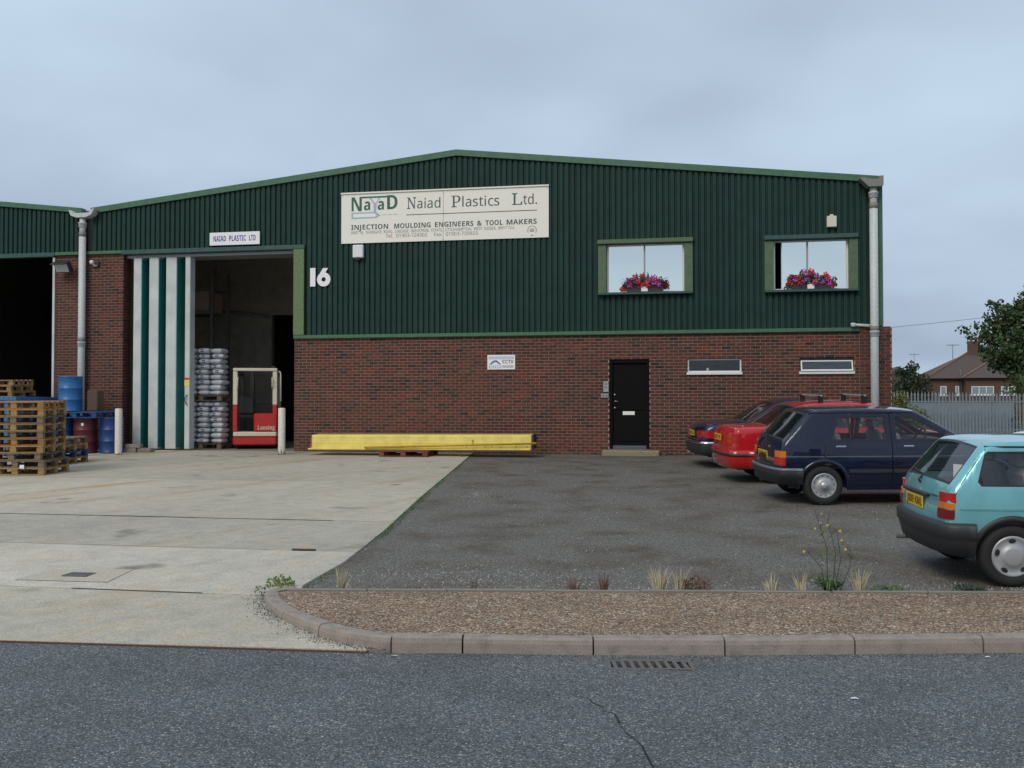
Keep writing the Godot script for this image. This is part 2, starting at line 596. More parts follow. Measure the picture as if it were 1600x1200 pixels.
func pv(a: Array) -> PackedVector2Array:
	var p := PackedVector2Array()
	for k in range(0, a.size(), 2):
		p.append(Vector2(a[k], a[k + 1]))
	return p

func rect2(x0: float, z0: float, x1: float, z1: float) -> PackedVector2Array:
	return pv([x0, z0, x1, z0, x1, z1, x0, z1])

var road_edge := [Vector2(-70, 22.3), Vector2(-5.09, 17.8), Vector2(-2.3, 17.61), Vector2(-1.66, 17.5), Vector2(-0.74, 17.385), Vector2(0.15, 17.22), Vector2(1.05, 17.02), Vector2(1.95, 16.81), Vector2(14, 14.0), Vector2(70, 1.0)]
var edging_line := [Vector2(-3.62, 15.98), Vector2(-2.22, 15.74), Vector2(-0.54, 15.47), Vector2(1.11, 15.19), Vector2(2.76, 14.91), Vector2(13.5, 13.1)]
var kerb_path := [Vector2(-3.66, 15.80), Vector2(-3.80, 16.02), Vector2(-3.71, 16.27), Vector2(-3.53, 16.57), Vector2(-3.28, 16.88), Vector2(-2.81, 17.30), Vector2(-2.50, 17.49), Vector2(-2.16, 17.575), Vector2(-1.66, 17.5), Vector2(-0.74, 17.385), Vector2(0.15, 17.22), Vector2(1.05, 17.02), Vector2(1.95, 16.81), Vector2(14, 14.0)]
var yard_side := [Vector2(-5.62, 0.0), Vector2(-5.5, 0.73), Vector2(-4.43, 8.73), Vector2(-3.91, 12.33), Vector2(-3.66, 14.45), Vector2(-3.63, 15.6), Vector2(-3.45, 16.2)]

func make_ground() -> void:
	var st := ST()
	var rows := [[500.0, -0.10], [60.0, -0.10], [18.5, -0.10], [0.0, 0.46], [-20.0, 0.46], [-70.0, -0.1], [-600.0, -2.0]]
	for k in rows.size() - 1:
		var a: Array = rows[k]
		var b: Array = rows[k + 1]
		quad(st, Vector3(-500, a[1], a[0]), Vector3(500, a[1], a[0]), Vector3(500, b[1], b[0]), Vector3(-500, b[1], b[0]))
	structure("ground", st, M.verge_earth)
	# road, with a hole for the gully
	var poly := PackedVector2Array()
	for p in road_edge:
		poly.append(p)
	poly.append_array(pv([70, 34, -70, 34]))
	var hole := rect2(-0.63, 17.46, -0.07, 17.685)
	st = ST()
	for half in [rect2(-90, -10, -0.35, 50), rect2(-0.35, -10, 90, 50)]:
		for piece in Geometry2D.intersect_polygons(poly, half):
			for left in Geometry2D.clip_polygons(piece, hole):
				sheet_poly(st, left, func(_z: float) -> float: return 0.0)
	var road := structure("road", st, M.road_asphalt)
	# crack running out from the gully
	st = ST()
	var line := [Vector2(-0.78, 18.36), Vector2(-0.66, 18.44), Vector2(-0.63, 18.52), Vector2(-0.57, 18.58), Vector2(-0.56, 18.65), Vector2(-0.49, 18.70), Vector2(-0.45, 18.86), Vector2(-0.40, 19.02), Vector2(-0.31, 19.2), Vector2(-0.24, 19.5), Vector2(-0.10, 19.9), Vector2(0.05, 20.6)]
	for k in line.size() - 1:
		var a: Vector2 = line[k]
		var b: Vector2 = line[k + 1]
		var s := (b - a).orthogonal().normalized() * (0.0018 + 0.0018 * ((k * 7) % 3))
		quad(st, Vector3(a.x - s.x, 0.003, a.y - s.y), Vector3(a.x + s.x, 0.003, a.y + s.y), Vector3(b.x + s.x, 0.003, b.y + s.y), Vector3(b.x - s.x, 0.003, b.y - s.y))
	obj("crack", st, M.pit, road)
	gully()
	# yard: concrete bays with open joints
	var yard := Node3D.new()
	put("concrete_yard", yard)
	yard.set_meta("kind", "structure")
	var yp := PackedVector2Array()
	for p in yard_side:
		yp.append(p)
	yp.append_array(pv([-2.5, 17.3, -2.33, 17.605, -5.09, 17.79, -34, 19.79, -34, 0]))
	var cuts := [0.0, 6.92, 11.64, 13.9, 16.08, 21.0]
	for k in cuts.size() - 1:
		for piece in Geometry2D.intersect_polygons(yp, rect2(-40, cuts[k] + 0.011, 10, cuts[k + 1] - 0.011)):
			st = ST()
			var lift: float = [0.0, 0.003, -0.002, 0.002, 0.0][k]
			slab_poly(st, piece, func(z: float) -> float: return G(z) + 0.012 + lift, 0.14)
			obj("slab", st, M.bays[k], yard)
	for k in range(1, 5):
		# sealant in the joints, worn and broken here and there
		st = ST()
		var x := -30.0
		while x < -3.6:
			var l := rng.randf_range(0.4, 1.6)
			var w := rng.randf_range(0.005, 0.010)
			var edge: float = -5.5 + cuts[k] * 0.125
			if rng.randf() < 0.93 and x + l < edge:
				var z0: float = cuts[k] + 0.004 * sin(x * 1.7)
				quad(st, Vector3(x, G(z0 + w) + 0.0185, z0 + w), Vector3(x + l, G(z0 + w) + 0.0185, z0 + w + 0.002), Vector3(x + l, G(z0 - w) + 0.0185, z0 - w), Vector3(x, G(z0 - w) + 0.0185, z0 - w))
			x += l
		obj("joint", st, M.joint_filler, yard)
	st = ST()
	for k in 2:
		var a: Vector2 = [Vector2(-34, 19.79), Vector2(-5.09, 17.79)][k]
		var b: Vector2 = [Vector2(-5.09, 17.79), Vector2(-2.33, 17.605)][k]
		quad(st, Vector3(a.x, 0.0105, a.y + 0.021), Vector3(b.x, 0.0105, b.y + 0.021), Vector3(b.x, 0.0105, b.y - 0.001), Vector3(a.x, 0.0105, a.y - 0.001))
		quad(st, Vector3(a.x, 0.0, a.y + 0.021), Vector3(b.x, 0.0, b.y + 0.021), Vector3(b.x, 0.0105, b.y + 0.021), Vector3(a.x, 0.0105, a.y + 0.021))
	obj("edge_strip", st, M.rust, yard)
	st = ST()
	sheet_poly(st, pv([-6.40, 15.29, -5.60, 15.19, -5.50, 15.80, -6.46, 15.83]), func(z: float) -> float: return G(z) + 0.019)
	obj("repair_patch", st, M.patch_concrete, yard)
	# car park
	st = ST()
	var cp := PackedVector2Array()
	for k in yard_side.size() - 1:
		cp.append(yard_side[k] + Vector2(0.012, 0))
	for k in range(0, edging_line.size()):
		cp.append(edging_line[k] + Vector2(0.0, -0.02))
	cp.append_array(pv([40, 8, 40, 0]))
	sheet_poly(st, cp, func(z: float) -> float: return G(z) - 0.004)
	sheet_poly(st, rect2(4.36, -15.6, 40, 0.0), func(_z: float) -> float: return 0.576)
	structure("car_park", st, M.park_asphalt)
	st = ST()
	sheet_poly(st, rect2(-30, -60, 80, -15.6), func(_z: float) -> float: return 0.60)
	structure("lawn", st, M.lawn)
	# pavement between kerb and edging
	st = ST()
	var pave := PackedVector2Array()
	var ks := curve_points(kerb_path)
	for k in range(0, ks.size()):
		if ks[k].x < -3.0 and ks[k].y < 16.08:
			continue
		var d: Vector2 = (ks[mini(k + 1, ks.size() - 1)] - ks[maxi(k - 1, 0)]).normalized()
		pave.append(ks[k] + Vector2(d.y, -d.x) * 0.10)
	for k in range(edging_line.size() - 1, -1, -1):
		pave.append(edging_line[k] + Vector2(0.02, 0.04))
	sheet_poly(st, pave, func(_z: float) -> float: return 0.104)
	structure("pavement", st, M.pea_gravel)
	# kerb stones
	var kerb := Node3D.new()
	put("kerb", kerb)
	kerb.set_meta("kind", "structure")
	var joints := [0.0]
	var run := 0.0
	var marks := [Vector2(-3.28, 16.88), Vector2(-2.81, 17.30), Vector2(-2.16, 17.575), Vector2(-1.66, 17.5)]
	var acc := [0.0]
	for k in ks.size() - 1:
		run += ks[k].distance_to(ks[k + 1])
		acc.append(run)
	for mk in marks:
		var best := 0
		for k in ks.size():
			if ks[k].distance_to(mk) < ks[best].distance_to(mk):
				best = k
		joints.append(acc[best])
	while joints[-1] + 0.915 < run:
		joints.append(joints[-1] + 0.917)
	for j in joints.size() - 1:
		var pts := []
		var s0: float = joints[j] + 0.006
		var s1: float = joints[j + 1] - 0.006
		var steps := maxi(1, int((s1 - s0) / 0.1))
		for q in steps + 1:
			pts.append(along(ks, acc, lerpf(s0, s1, float(q) / steps)))
		st = ST()
		var dy := sin(j * 2.7) * 0.003
		kerb_stone(st, pts, 0.114 + dy)
		obj("kerb_stone", st, M.kerb_concrete, kerb)
	# edging
	var edging := Node3D.new()
	put("edging", edging)
	edging.set_meta("kind", "structure")
	for k in edging_line.size() - 1:
		var a: Vector2 = edging_line[k]
		var b: Vector2 = edging_line[k + 1]
		var cnt := maxi(1, int(round(a.distance_to(b) / 0.915)))
		for q in cnt:
			var p := a.lerp(b, (q + 0.006) / cnt)
			var e := a.lerp(b, (q + 0.994) / cnt)
			var mid := (p + e) * 0.5
			st = ST()
			box(st, Vector3(mid.x, 0.03 + 0.003 * sin(q * 3.1 + k), mid.y), Vector3(p.distance_to(e), 0.18, 0.05), 0.006, Basis(Vector3.UP, -atan2(e.y - p.y, e.x - p.x) + 0.004 * sin(q * 1.7)))
			obj("edging_stone", st, M.edging_concrete, edging)

func curve_points(path: Array) -> Array:
	var out := []
	for k in path.size() - 1:
		var a: Vector2 = path[maxi(k - 1, 0)]
		var b: Vector2 = path[k]
		var c: Vector2 = path[k + 1]
		var d: Vector2 = path[mini(k + 2, path.size() - 1)]
		var n := maxi(2, int(b.distance_to(c) / 0.06)) if k < 9 else maxi(2, int(b.distance_to(c) / 0.3))
		for q in n:
			if k >= 8:
				out.append(b.lerp(c, float(q) / n))
			else:
				out.append(b.cubic_interpolate(c, a, d, float(q) / n))
	out.append(path[-1])
	return out

func along(pts: Array, acc: Array, s: float) -> Vector2:
	for k in pts.size() - 1:
		if s <= acc[k + 1]:
			return pts[k].lerp(pts[k + 1], (s - acc[k]) / maxf(1e-6, acc[k + 1] - acc[k]))
	return pts[-1]

func kerb_stone(st: SurfaceTool, pts: Array, top: float) -> void:
	var prof := [Vector2(0.0, -0.10), Vector2(0.004, 0.07), Vector2(0.012, top - 0.014), Vector2(0.026, top - 0.003), Vector2(0.04, top), Vector2(0.118, top), Vector2(0.125, top - 0.006), Vector2(0.125, -0.10)]
	var rings := []
	for k in pts.size():
		var d: Vector2 = (pts[mini(k + 1, pts.size() - 1)] - pts[maxi(k - 1, 0)]).normalized()
		var n := Vector2(d.y, -d.x)
		var ring := []
		for p in prof:
			var w: Vector2 = pts[k] + n * p.x
			ring.append(Vector3(w.x, p.y, w.y))
		rings.append(ring)
	for k in rings.size() - 1:
		for q in prof.size() - 1:
			quad(st, rings[k][q], rings[k + 1][q], rings[k + 1][q + 1], rings[k][q + 1])
	face(st, rings[0], rings[0][0] - rings[1][0])
	face(st, rings[-1], rings[-1][0] - rings[-2][0])

func gully() -> void:
	var t := thing("drain_grate", "slotted iron road gully grate set against the kerb face", "drain", Vector3(-0.35, 0, 17.57), 0.16)
	var st := ST()
	for a in [[-0.29, -0.12, 0.29, -0.10], [-0.29, 0.10, 0.29, 0.12], [-0.29, -0.10, -0.262, 0.10], [0.262, -0.10, 0.29, 0.10]]:
		box2(st, Vector3(a[0], -0.06, a[1]), Vector3(a[2], 0.006, a[3]), 0.003)
	obj("frame", st, M.iron, t)
	for k in 9:
		st = ST()
		box(st, Vector3(-0.235 + k * 0.0588, -0.008, 0), Vector3(0.028, 0.022, 0.199), 0.003, Basis(Vector3.UP, 0.06))
		obj("bar", st, M.iron, t)
	st = ST()
	box2(st, Vector3(-0.29, -0.40, -0.12), Vector3(0.29, -0.36, 0.12))
	for s in [-1.0, 1.0]:
		box2(st, Vector3(s * 0.29, -0.40, -0.12), Vector3(s * 0.30, -0.062, 0.12))
		box2(st, Vector3(-0.29, -0.40, s * 0.12), Vector3(0.29, -0.062, s * 0.13))
	obj("pit", st, M.pit, t)
	t = thing("inspection_cover", "small dark iron inspection cover in the square repair patch of the yard", "cover", Vector3(-5.98, G(15.52) + 0.021, 15.52), 0.05)
	st = ST()
	box(st, Vector3(0, 0.002, 0), Vector3(0.26, 0.008, 0.19), 0.003)
	obj("plate", st, M.iron, t)
	st = ST()
	for k in 4:
		box(st, Vector3(-0.09 + k * 0.06, 0.008, 0), Vector3(0.018, 0.005, 0.14), 0.002)
	obj("rib", st, M.iron, t)
	t = thing("iron_strip", "rusty brown iron strip lying flat across a joint of the concrete yard", "iron strip", Vector3(-4.34, G(13.86) + 0.016, 13.86), 0.05)
	st = ST()
	box(st, Vector3(0, 0.007, 0), Vector3(0.27, 0.013, 0.05), 0.003)
	obj("bar", st, M.rust, t)

# ---------------------------------------------------------------- the unit
const XL := -16.10      # left and right ends of the gable, and its ridge
const XR := 4.06
const XM := -6.02
const EAVE := 7.03
const RIDGE := 8.13

func roof_y(x: float) -> float:
	if x < XL:
		return EAVE + (XL - x) * (RIDGE - EAVE) / (XM - XL)
	return RIDGE - absf(x - XM) * (RIDGE - EAVE) / (XR - XM)

func sheeting(st: SurfaceTool, x0: float, x1: float, lo: Callable, holes: Array) -> void:
	var pitch := 0.142
	var prof := [[0.0, 0.005], [0.028, 0.005], [0.044, 0.047], [0.126, 0.047], [0.142, 0.005]]
	var n := int((x1 - x0) / pitch) + 1
	for k in n:
		var tone := 0.94 + 0.04 * sin(k * 2.7) * sin(k * 0.61) + 0.05 * sin((k / 7) * 2.3)
		st.set_color(Color(tone, tone, tone * (1.0 + 0.05 * sin(k * 1.3))))
		for q in 4:
			var xa: float = minf(x0 + k * pitch + prof[q][0], x1)
			var xb: float = minf(x0 + k * pitch + prof[q + 1][0], x1)
			if xb - xa < 1e-4:
				continue
			var za: float = prof[q][1]
			var zb: float = prof[q + 1][1]
			var xm := (xa + xb) * 0.5
			var spans := [[lo.call(xm), -1.0]]
			for h in holes:
				if xm > h[0] and xm < h[2]:
					spans = [[lo.call(xm), h[1]], [h[3], -1.0]]
			for s in spans:
				var ta: float = s[1] if s[1] > 0 else roof_y(xa)
				var tb: float = s[1] if s[1] > 0 else roof_y(xb)
				quad(st, Vector3(xa, s[0], za), Vector3(xb, s[0], zb), Vector3(xb, tb, zb), Vector3(xa, ta, za))

func brick_color() -> Color:
	var r := rng.randf()
	var c: Color
	if r < 0.50:
		c = Color(0.150, 0.064, 0.050)
	elif r < 0.68:
		c = Color(0.115, 0.058, 0.047)
	elif r < 0.80:
		c = Color(0.080, 0.052, 0.047)
	elif r < 0.92:
		c = Color(0.20, 0.066, 0.045)
	elif r < 0.97:
		c = Color(0.165, 0.082, 0.056)
	else:
		c = Color(0.042, 0.036, 0.040)
	var f := rng.randf_range(0.8, 1.16)
	return Color(c.r * f * 0.95, c.g * f * 0.68, c.b * f * 0.62)

func lay_bricks(x0: float, x1: float, y0: float, y1: float, zf: float, holes: Array, out: Array) -> void:
	# every brick of a stretcher-bond face: [x, y, z, length, height]
	var row := 0
	var y := y0
	while y < y1 - 0.02:
		var h := minf(0.065, y1 - y - 0.003)
		var x := x0 - (0.1125 if row % 2 else 0.0)
		while x < x1:
			var spans := [[maxf(x, x0), minf(x + 0.215, x1)]]
			for o in holes:
				if y + h > o[1] + 0.01 and y < o[3] - 0.01:
					var keep := []
					for s in spans:
						if s[1] <= o[0] or s[0] >= o[2]:
							keep.append(s)
						else:
							if s[0] < o[0] - 0.02:
								keep.append([s[0], o[0]])
							if s[1] > o[2] + 0.02:
								keep.append([o[2], s[1]])
					spans = keep
			for s in spans:
				if s[1] - s[0] > 0.03:
					out.append([(s[0] + s[1]) * 0.5, y + h * 0.5, zf + rng.randf_range(-0.0015, 0.0015), s[1] - s[0], h])
			x += 0.225
		y += 0.075
		row += 1

func brick_shape(st: SurfaceTool, c: Vector3, l: float, h: float) -> void:
	# the outer part of a laid brick: face with worn arrises, and its four sides back into the mortar
	var e := 0.005
	var x := l * 0.5
	var y := h * 0.5
	var o := [Vector3(-x, -y, -e), Vector3(x, -y, -e), Vector3(x, y, -e), Vector3(-x, y, -e)]
	var i := [Vector3(-x + e, -y + e, 0), Vector3(x - e, -y + e, 0), Vector3(x - e, y - e, 0), Vector3(-x + e, y - e, 0)]
	quad(st, c + i[0], c + i[1], c + i[2], c + i[3])
	for k in 4:
		var k2 := (k + 1) % 4
		quad(st, c + o[k], c + o[k2], c + i[k2], c + i[k])
		var b0: Vector3 = o[k] + Vector3(0, 0, -0.03)
		var b1: Vector3 = o[k2] + Vector3(0, 0, -0.03)
		quad(st, c + b0, c + b1, c + o[k2], c + o[k])

func make_unit() -> void:
	var t := Node3D.new()
	put("industrial_unit", t)
	tag(t, "industrial unit with dark green ribbed sheeting over red brick and low gable roof", "building")
	var st: SurfaceTool
	# brickwork: mortar core and bricks
	var door := [-2.21, 0.71, -1.24, 2.885]
	var low1 := [-0.34, 2.51, 0.93, 2.885]
	var low2 := [2.26, 2.51, 3.48, 2.885]
	var wall := Node3D.new()
	put("brick_wall", wall, t)
	st = ST()
	var zf := -0.007
	for r in [[-10.33, 0.3, -2.21, 3.50], [-2.21, 2.885, -1.24, 3.50], [-2.21, 0.3, -1.24, 0.71], [-1.24, 0.3, -0.34, 3.50], [-0.34, 0.3, 0.93, 2.51], [-0.34, 2.885, 0.93, 3.50], [0.93, 0.3, 2.26, 3.50], [2.26, 0.3, 3.48, 2.51], [2.26, 2.885, 3.48, 3.50], [3.48, 0.3, 3.6, 3.50]]:
		box2(st, Vector3(r[0], r[1], -0.26), Vector3(r[2], r[3], zf))
	box2(st, Vector3(3.602, 0.3, -0.3), Vector3(4.29, 3.58, 0.10))
	obj("mortar", st, M.mortar, wall)
	st = ST()
	box2(st, Vector3(-17.20, 0.3, -0.35), Vector3(-15.20, 5.86, zf))
	obj("pier_mortar", st, M.mortar, wall)
	var bricks := []
	lay_bricks(-10.33, 3.595, 0.56, 3.485, 0.0, [door, low1, low2], bricks)
	lay_bricks(3.60, 4.30, 0.56, 3.59, 0.112, [], bricks)
	lay_bricks(-17.21, -15.18, 0.56, 5.86, 0.0, [], bricks)
	var order := []
	for k in bricks.size():
		var b: Array = bricks[k]
		var d := absf(b[0] + 1.0) * 0.8 + absf(b[1] - 1.9)
		if b[3] < 0.2 or b[0] < -9.0:
			d = 100.0 + k * 0.001
		order.append([d, k])
	order.sort_custom(func(a: Array, c: Array) -> bool: return a[0] < c[0])
	var single := {}
	for k in 296:
		single[order[k][1]] = true
	var shared := []
	for k in 14:
		st = ST()
		st.set_color(brick_color())
		brick_shape(st, Vector3.ZERO, 0.215, 0.065)
		st.generate_normals()
		shared.append(st.commit())
	st = ST()
	for k in bricks.size():
		var b: Array = bricks[k]
		if single.has(k):
			var o := MeshInstance3D.new()
			o.mesh = shared[rng.randi() % 14]
			o.material_override = M.brick
			put("brick", o, wall)
			o.position = Vector3(b[0], b[1], b[2])
		else:
			st.set_color(brick_color())
			brick_shape(st, Vector3(b[0], b[1], b[2]), b[3], b[4])
	# end face of the pier at the corner and of the door pier
	for yy in 40:
		st.set_color(brick_color())
		var y := 0.56 + yy * 0.075
		if y < 3.55:
			face(st, [Vector3(4.302, y, -0.28), Vector3(4.302, y + 0.065, -0.28), Vector3(4.302, y + 0.065, 0.10), Vector3(4.302, y, 0.10)], Vector3.RIGHT)
	for yy in 70:
		st.set_color(brick_color())
		var y := 0.56 + yy * 0.075
		face(st, [Vector3(-15.178, y, -0.34), Vector3(-15.178, y + 0.065, -0.34), Vector3(-15.178, y + 0.065, -0.012), Vector3(-15.178, y, -0.012)], Vector3.RIGHT)
	var rest := obj("bricks", st, M.brick, wall)
	rest.set_meta("kind", "stuff")
	# ribbed sheeting
	st = ST()
	var w1 := [-2.44, 4.47, -0.23, 5.74]
	var w2 := [1.50, 4.45, 3.55, 5.72]
	sheeting(st, XL, XR, func(x: float) -> float: return 5.90 if x < -10.03 else 3.56, [w1, w2])
	obj("sheeting", st, M.sheeting, t)
	# flashings: bottom drip, verges, lintel, jamb
	st = ST()
	box2(st, Vector3(-10.33, 3.487, -0.02), Vector3(3.60, 3.575, 0.075), 0.008)
	obj("drip_flashing", st, M.flashing, t)
	st = ST()
	box2(st, Vector3(-15.2, 5.80, -0.10), Vector3(-10.03, 5.915, 0.085), 0.008)
	obj("lintel_flashing", st, M.flashing_dark, t)
	st = ST()
	box2(st, Vector3(XL - 0.1, 5.83, -0.02), Vector3(-15.201, 5.915, 0.075), 0.008)
	obj("pier_flashing", st, M.flashing, t)
	st = ST()
	box2(st, Vector3(-10.335, 3.58, -0.22), Vector3(-10.045, 5.80, 0.080), 0.008)
	obj("door_jamb", st, M.olive_trim, t)
	for s in [-1.0, 1.0]:
		st = ST()
		var x0 := XM
		var x1 := XR + 0.02 if s > 0 else XL - 0.02
		var lo := 0.10
		var pts := pv([x0, RIDGE - lo, x1, EAVE - lo, x1, EAVE + 0.05, x0, RIDGE + 0.05])
		prism(st, pts, -0.12, 0.095)
		obj("verge_flashing", st, M.flashing, t)
	st = ST()
	box2(st, Vector3(3.985, 3.60, -0.1), Vector3(4.125, 6.98, 0.085), 0.01)
	obj("corner_flashing", st, M.flashing, t)
	# roof and closing walls
	for s in [-1.0, 1.0]:
		st = ST()
		var xe := XR + 0.10 if s > 0 else XL - 0.05
		prism(st, pv([XM, RIDGE - 0.06, xe, EAVE - 0.06, xe, EAVE + 0.02, XM, RIDGE + 0.03]), -22.0, -0.125)
		obj("roof_slope", st, M.roof_sheet, t)
	st = ST()
	box2(st, Vector3(3.86, 3.40, -22), Vector3(4.10, 6.95, -0.13))
	obj("side_sheeting", st, M.sheeting, t)
	st = ST()
	box2(st, Vector3(3.9, 0.3, -22), Vector3(4.2, 3.395, -0.31))
	obj("side_wall", st, M.far_brick, t)
	st = ST()
	box2(st, Vector3(XL, 0.3, -22.2), Vector3(XR, 8.0, -22.0))
	obj("back_wall", st, M.inner_wall, t)
	st = ST()
	box2(st, Vector3(-16.3, 0.3, -22), Vector3(-16.1, 7.0, -0.36))
	obj("party_wall", st, M.inner_wall, t)
	st = ST()
	box2(st, Vector3(-16.1, 0.45, -22), Vector3(-10.2, 0.588, -0.005))
	obj("floor", st, M.inner_floor, t)
	st = ST()
	box2(st, Vector3(-10.0, 0.45, -22), Vector3(3.9, 0.588, -0.27))
	obj("office_floor", st, M.inner_floor, t)
	st = ST()
	box2(st, Vector3(-10.2, 0.5, -22), Vector3(-10.0, 7.4, -0.27))
	obj("partition", st, M.inner_wall, t)
	st = ST()
	box2(st, Vector3(-16.1, 0.588, -7.2), Vector3(-14.1, 7.0, -7.0))
	box2(st, Vector3(-14.1, 4.80, -7.2), Vector3(-12.9, 7.0, -7.0))
	box2(st, Vector3(-12.9, 0.588, -7.2), Vector3(-10.2, 7.0, -7.0))
	obj("inner_partition", st, M.inner_wall, t)
	st = ST(true)
	tube(st, [Vector3(-16.0, 4.95, -6.9), Vector3(-15.2, 4.88, -6.9), Vector3(-14.15, 4.72, -6.9)], 0.05)
	obj("pipe", st, M.galvanised, t)
	unit_windows(t, w1, w2)
	low_windows(t, low1, low2)
	entrance(t)
	folding_doors(t)
	rainwater(t)
	# house number
	for d in ["1", "6"]:
		st = ST()
		if d == "1":
			box2(st, Vector3(-9.88, 4.82, 0.05), Vector3(-9.735, 5.30, 0.075), 0.006)
		else:
			var o := Vector3(-9.51, 5.0, 0.05)
			var ring := func(r: float, a: float) -> Vector2: return Vector2(cos(a), sin(a)) * r
			for k in 24:
				var a0 := TAU * k / 24.0
				var a1 := TAU * (k + 1) / 24.0
				prism(st, PackedVector2Array([ring.call(0.058, a0), ring.call(0.182, a0), ring.call(0.182, a1), ring.call(0.058, a1)]), 0.0, 0.025, o)
			prism(st, pv([-0.178, 0.03, -0.02, 0.29, 0.115, 0.29, -0.015, 0.075]), 0.001, 0.0262, o)
		obj("number", st, M.sign_white, t)
	# flue stub on the roof
	st = ST(true)
	tube(st, [Vector3(1.95, 7.2, -0.9), Vector3(1.95, 7.52, -0.9)], 0.07, -1, 10)
	obj("roof_vent", st, M.galvanised, t)

func unit_windows(t: Node3D, w1: Array, w2: Array) -> void:
	for k in 2:
		var w: Array = [w1, w2][k]
		var win := Node3D.new()
		put("window", win, t)
		var x0: float = w[0]
		var x1: float = w[2]
		var y0: float = w[1]
		var y1: float = w[3]
		var st := ST()
		box2(st, Vector3(x0 - 0.04, y1 - 0.055, -0.02), Vector3(x1 + 0.04, y1 + 0.05, 0.13), 0.01)
		obj("head_flashing", st, M.frame_green if k == 0 else M.flashing_dark, win)
		for s in [0, 1]:
			st = ST()
			var a: float = x0 - 0.03 if s == 0 else x1 - 0.17
			box2(st, Vector3(a, y0 + 0.03, -0.12), Vector3(a + 0.20, y1 - 0.057, 0.07), 0.006)
			obj("side_trim", st, M.frame_green, win)
		st = ST()
		box2(st, Vector3(x0 - 0.03, y0 - 0.03, -0.12), Vector3(x1 + 0.03, y0 + 0.028, 0.17), 0.008)
		obj("sill", st, M.flashing_dark, win)
		var gx0 := x0 + 0.172
		var gx1 := x1 - 0.172
		var gy0 := y0 + 0.030
		var gy1 := y1 - 0.059
		st = ST()
		box2(st, Vector3(gx0, gy0, -0.14), Vector3(gx0 + 0.045, gy1, -0.06), 0.004)
		box2(st, Vector3(gx1 - 0.045, gy0, -0.14), Vector3(gx1, gy1, -0.06), 0.004)
		box2(st, Vector3(gx0 + 0.046, gy0, -0.14), Vector3(gx1 - 0.046, gy0 + 0.04, -0.06), 0.004)
		box2(st, Vector3(gx0 + 0.046, gy1 - 0.035, -0.14), Vector3(gx1 - 0.046, gy1, -0.06), 0.004)
		obj("frame", st, M.white_frame, win)
		var mx := -1.355 if k == 0 else 2.455
		st = ST()
		box2(st, Vector3(mx - 0.02, gy0 + 0.041, -0.12), Vector3(mx + 0.02, gy1 - 0.036, -0.075), 0.003)
		obj("mullion", st, M.grey_plastic, win)
		var lefts := gx0 + 0.047 + (0.0 if k == 0 else 0.16)
		for p in [[lefts, mx - 0.021], [mx + 0.021, gx1 - 0.047]]:
			st = ST()
			box2(st, Vector3(p[0], gy0 + 0.041, -0.105), Vector3(p[1], gy1 - 0.036, -0.098))
			obj("pane", st, M.mirror_film, win)
		if k == 1:
			st = ST()
			box2(st, Vector3(lefts - 0.02, gy0 + 0.041, -0.115), Vector3(lefts - 0.001, gy1 - 0.036, -0.09), 0.003)
			obj("sash_stile", st, M.white_frame, win)

func low_windows(t: Node3D, a: Array, b: Array) -> void:
	for k in 2:
		var w: Array = [a, b][k]
		var win := Node3D.new()
		put("low_window", win, t)
		var x0: float = w[0] + 0.004
		var x1: float = w[2] - 0.004
		var y0: float = w[1] + 0.055
		var y1: float = w[3] - 0.004
		var st := ST()
		box2(st, Vector3(x0 - 0.02, w[1] - 0.012, -0.14), Vector3(x1 + 0.02, y0 - 0.002, 0.045), 0.006)
		obj("sill", st, M.white_frame, win)
		st = ST()
		box2(st, Vector3(x0, y0, -0.13), Vector3(x0 + 0.035, y1, -0.05), 0.003)
		box2(st, Vector3(x1 - 0.035, y0, -0.13), Vector3(x1, y1, -0.05), 0.003)
		box2(st, Vector3(x0 + 0.036, y1 - 0.03, -0.13), Vector3(x1 - 0.036, y1, -0.05), 0.003)
		box2(st, Vector3(x0 + 0.036, y0, -0.13), Vector3(x1 - 0.036, y0 + 0.03, -0.05), 0.003)
		obj("frame", st, M.white_frame if k == 0 else M.dark_frame, win)
		st = ST()
		box2(st, Vector3(x0 + 0.036, y0 + 0.031, -0.10), Vector3(x1 - 0.036, y1 - 0.031, -0.095))
		obj("pane", st, M.clear_pane, win)
		if k == 1:
			# top-hung vent tilted out
			st = ST()
			var bb := Basis(Vector3.RIGHT, 0.0) * Basis(Vector3.RIGHT, -0.42)
			var mid := Vector3((x0 + x1) * 0.5, y0 + 0.13, 0.0)
			var hw := (x1 - x0) * 0.5 - 0.02
			for q in [[0.0, 0.12, hw * 2, 0.03], [0.0, -0.12, hw * 2, 0.04], [-hw + 0.015, 0.0, 0.03, 0.21], [hw - 0.015, 0.0, 0.03, 0.21]]:
				box(st, mid + bb * Vector3(q[0], q[1], 0), Vector3(q[2], q[3], 0.03), 0.003, bb)
			obj("vent_frame", st, M.white_frame, win)
			st = ST()
			box(st, mid, Vector3(hw * 2 - 0.06, 0.20, 0.006), 0.0, bb)
			obj("vent_pane", st, M.clear_pane, win)
		if k == 0:
			st = ST(true)
			lathe(st, [Vector2(0, 0), Vector2(0.035, 0.002), Vector2(0.032, 0.05), Vector2(0.022, 0.07), Vector2(0, 0.072)], 12, Vector3(0.14, y0 + 0.0305, -0.16))
			obj("cup", st, M.white_frame, win)

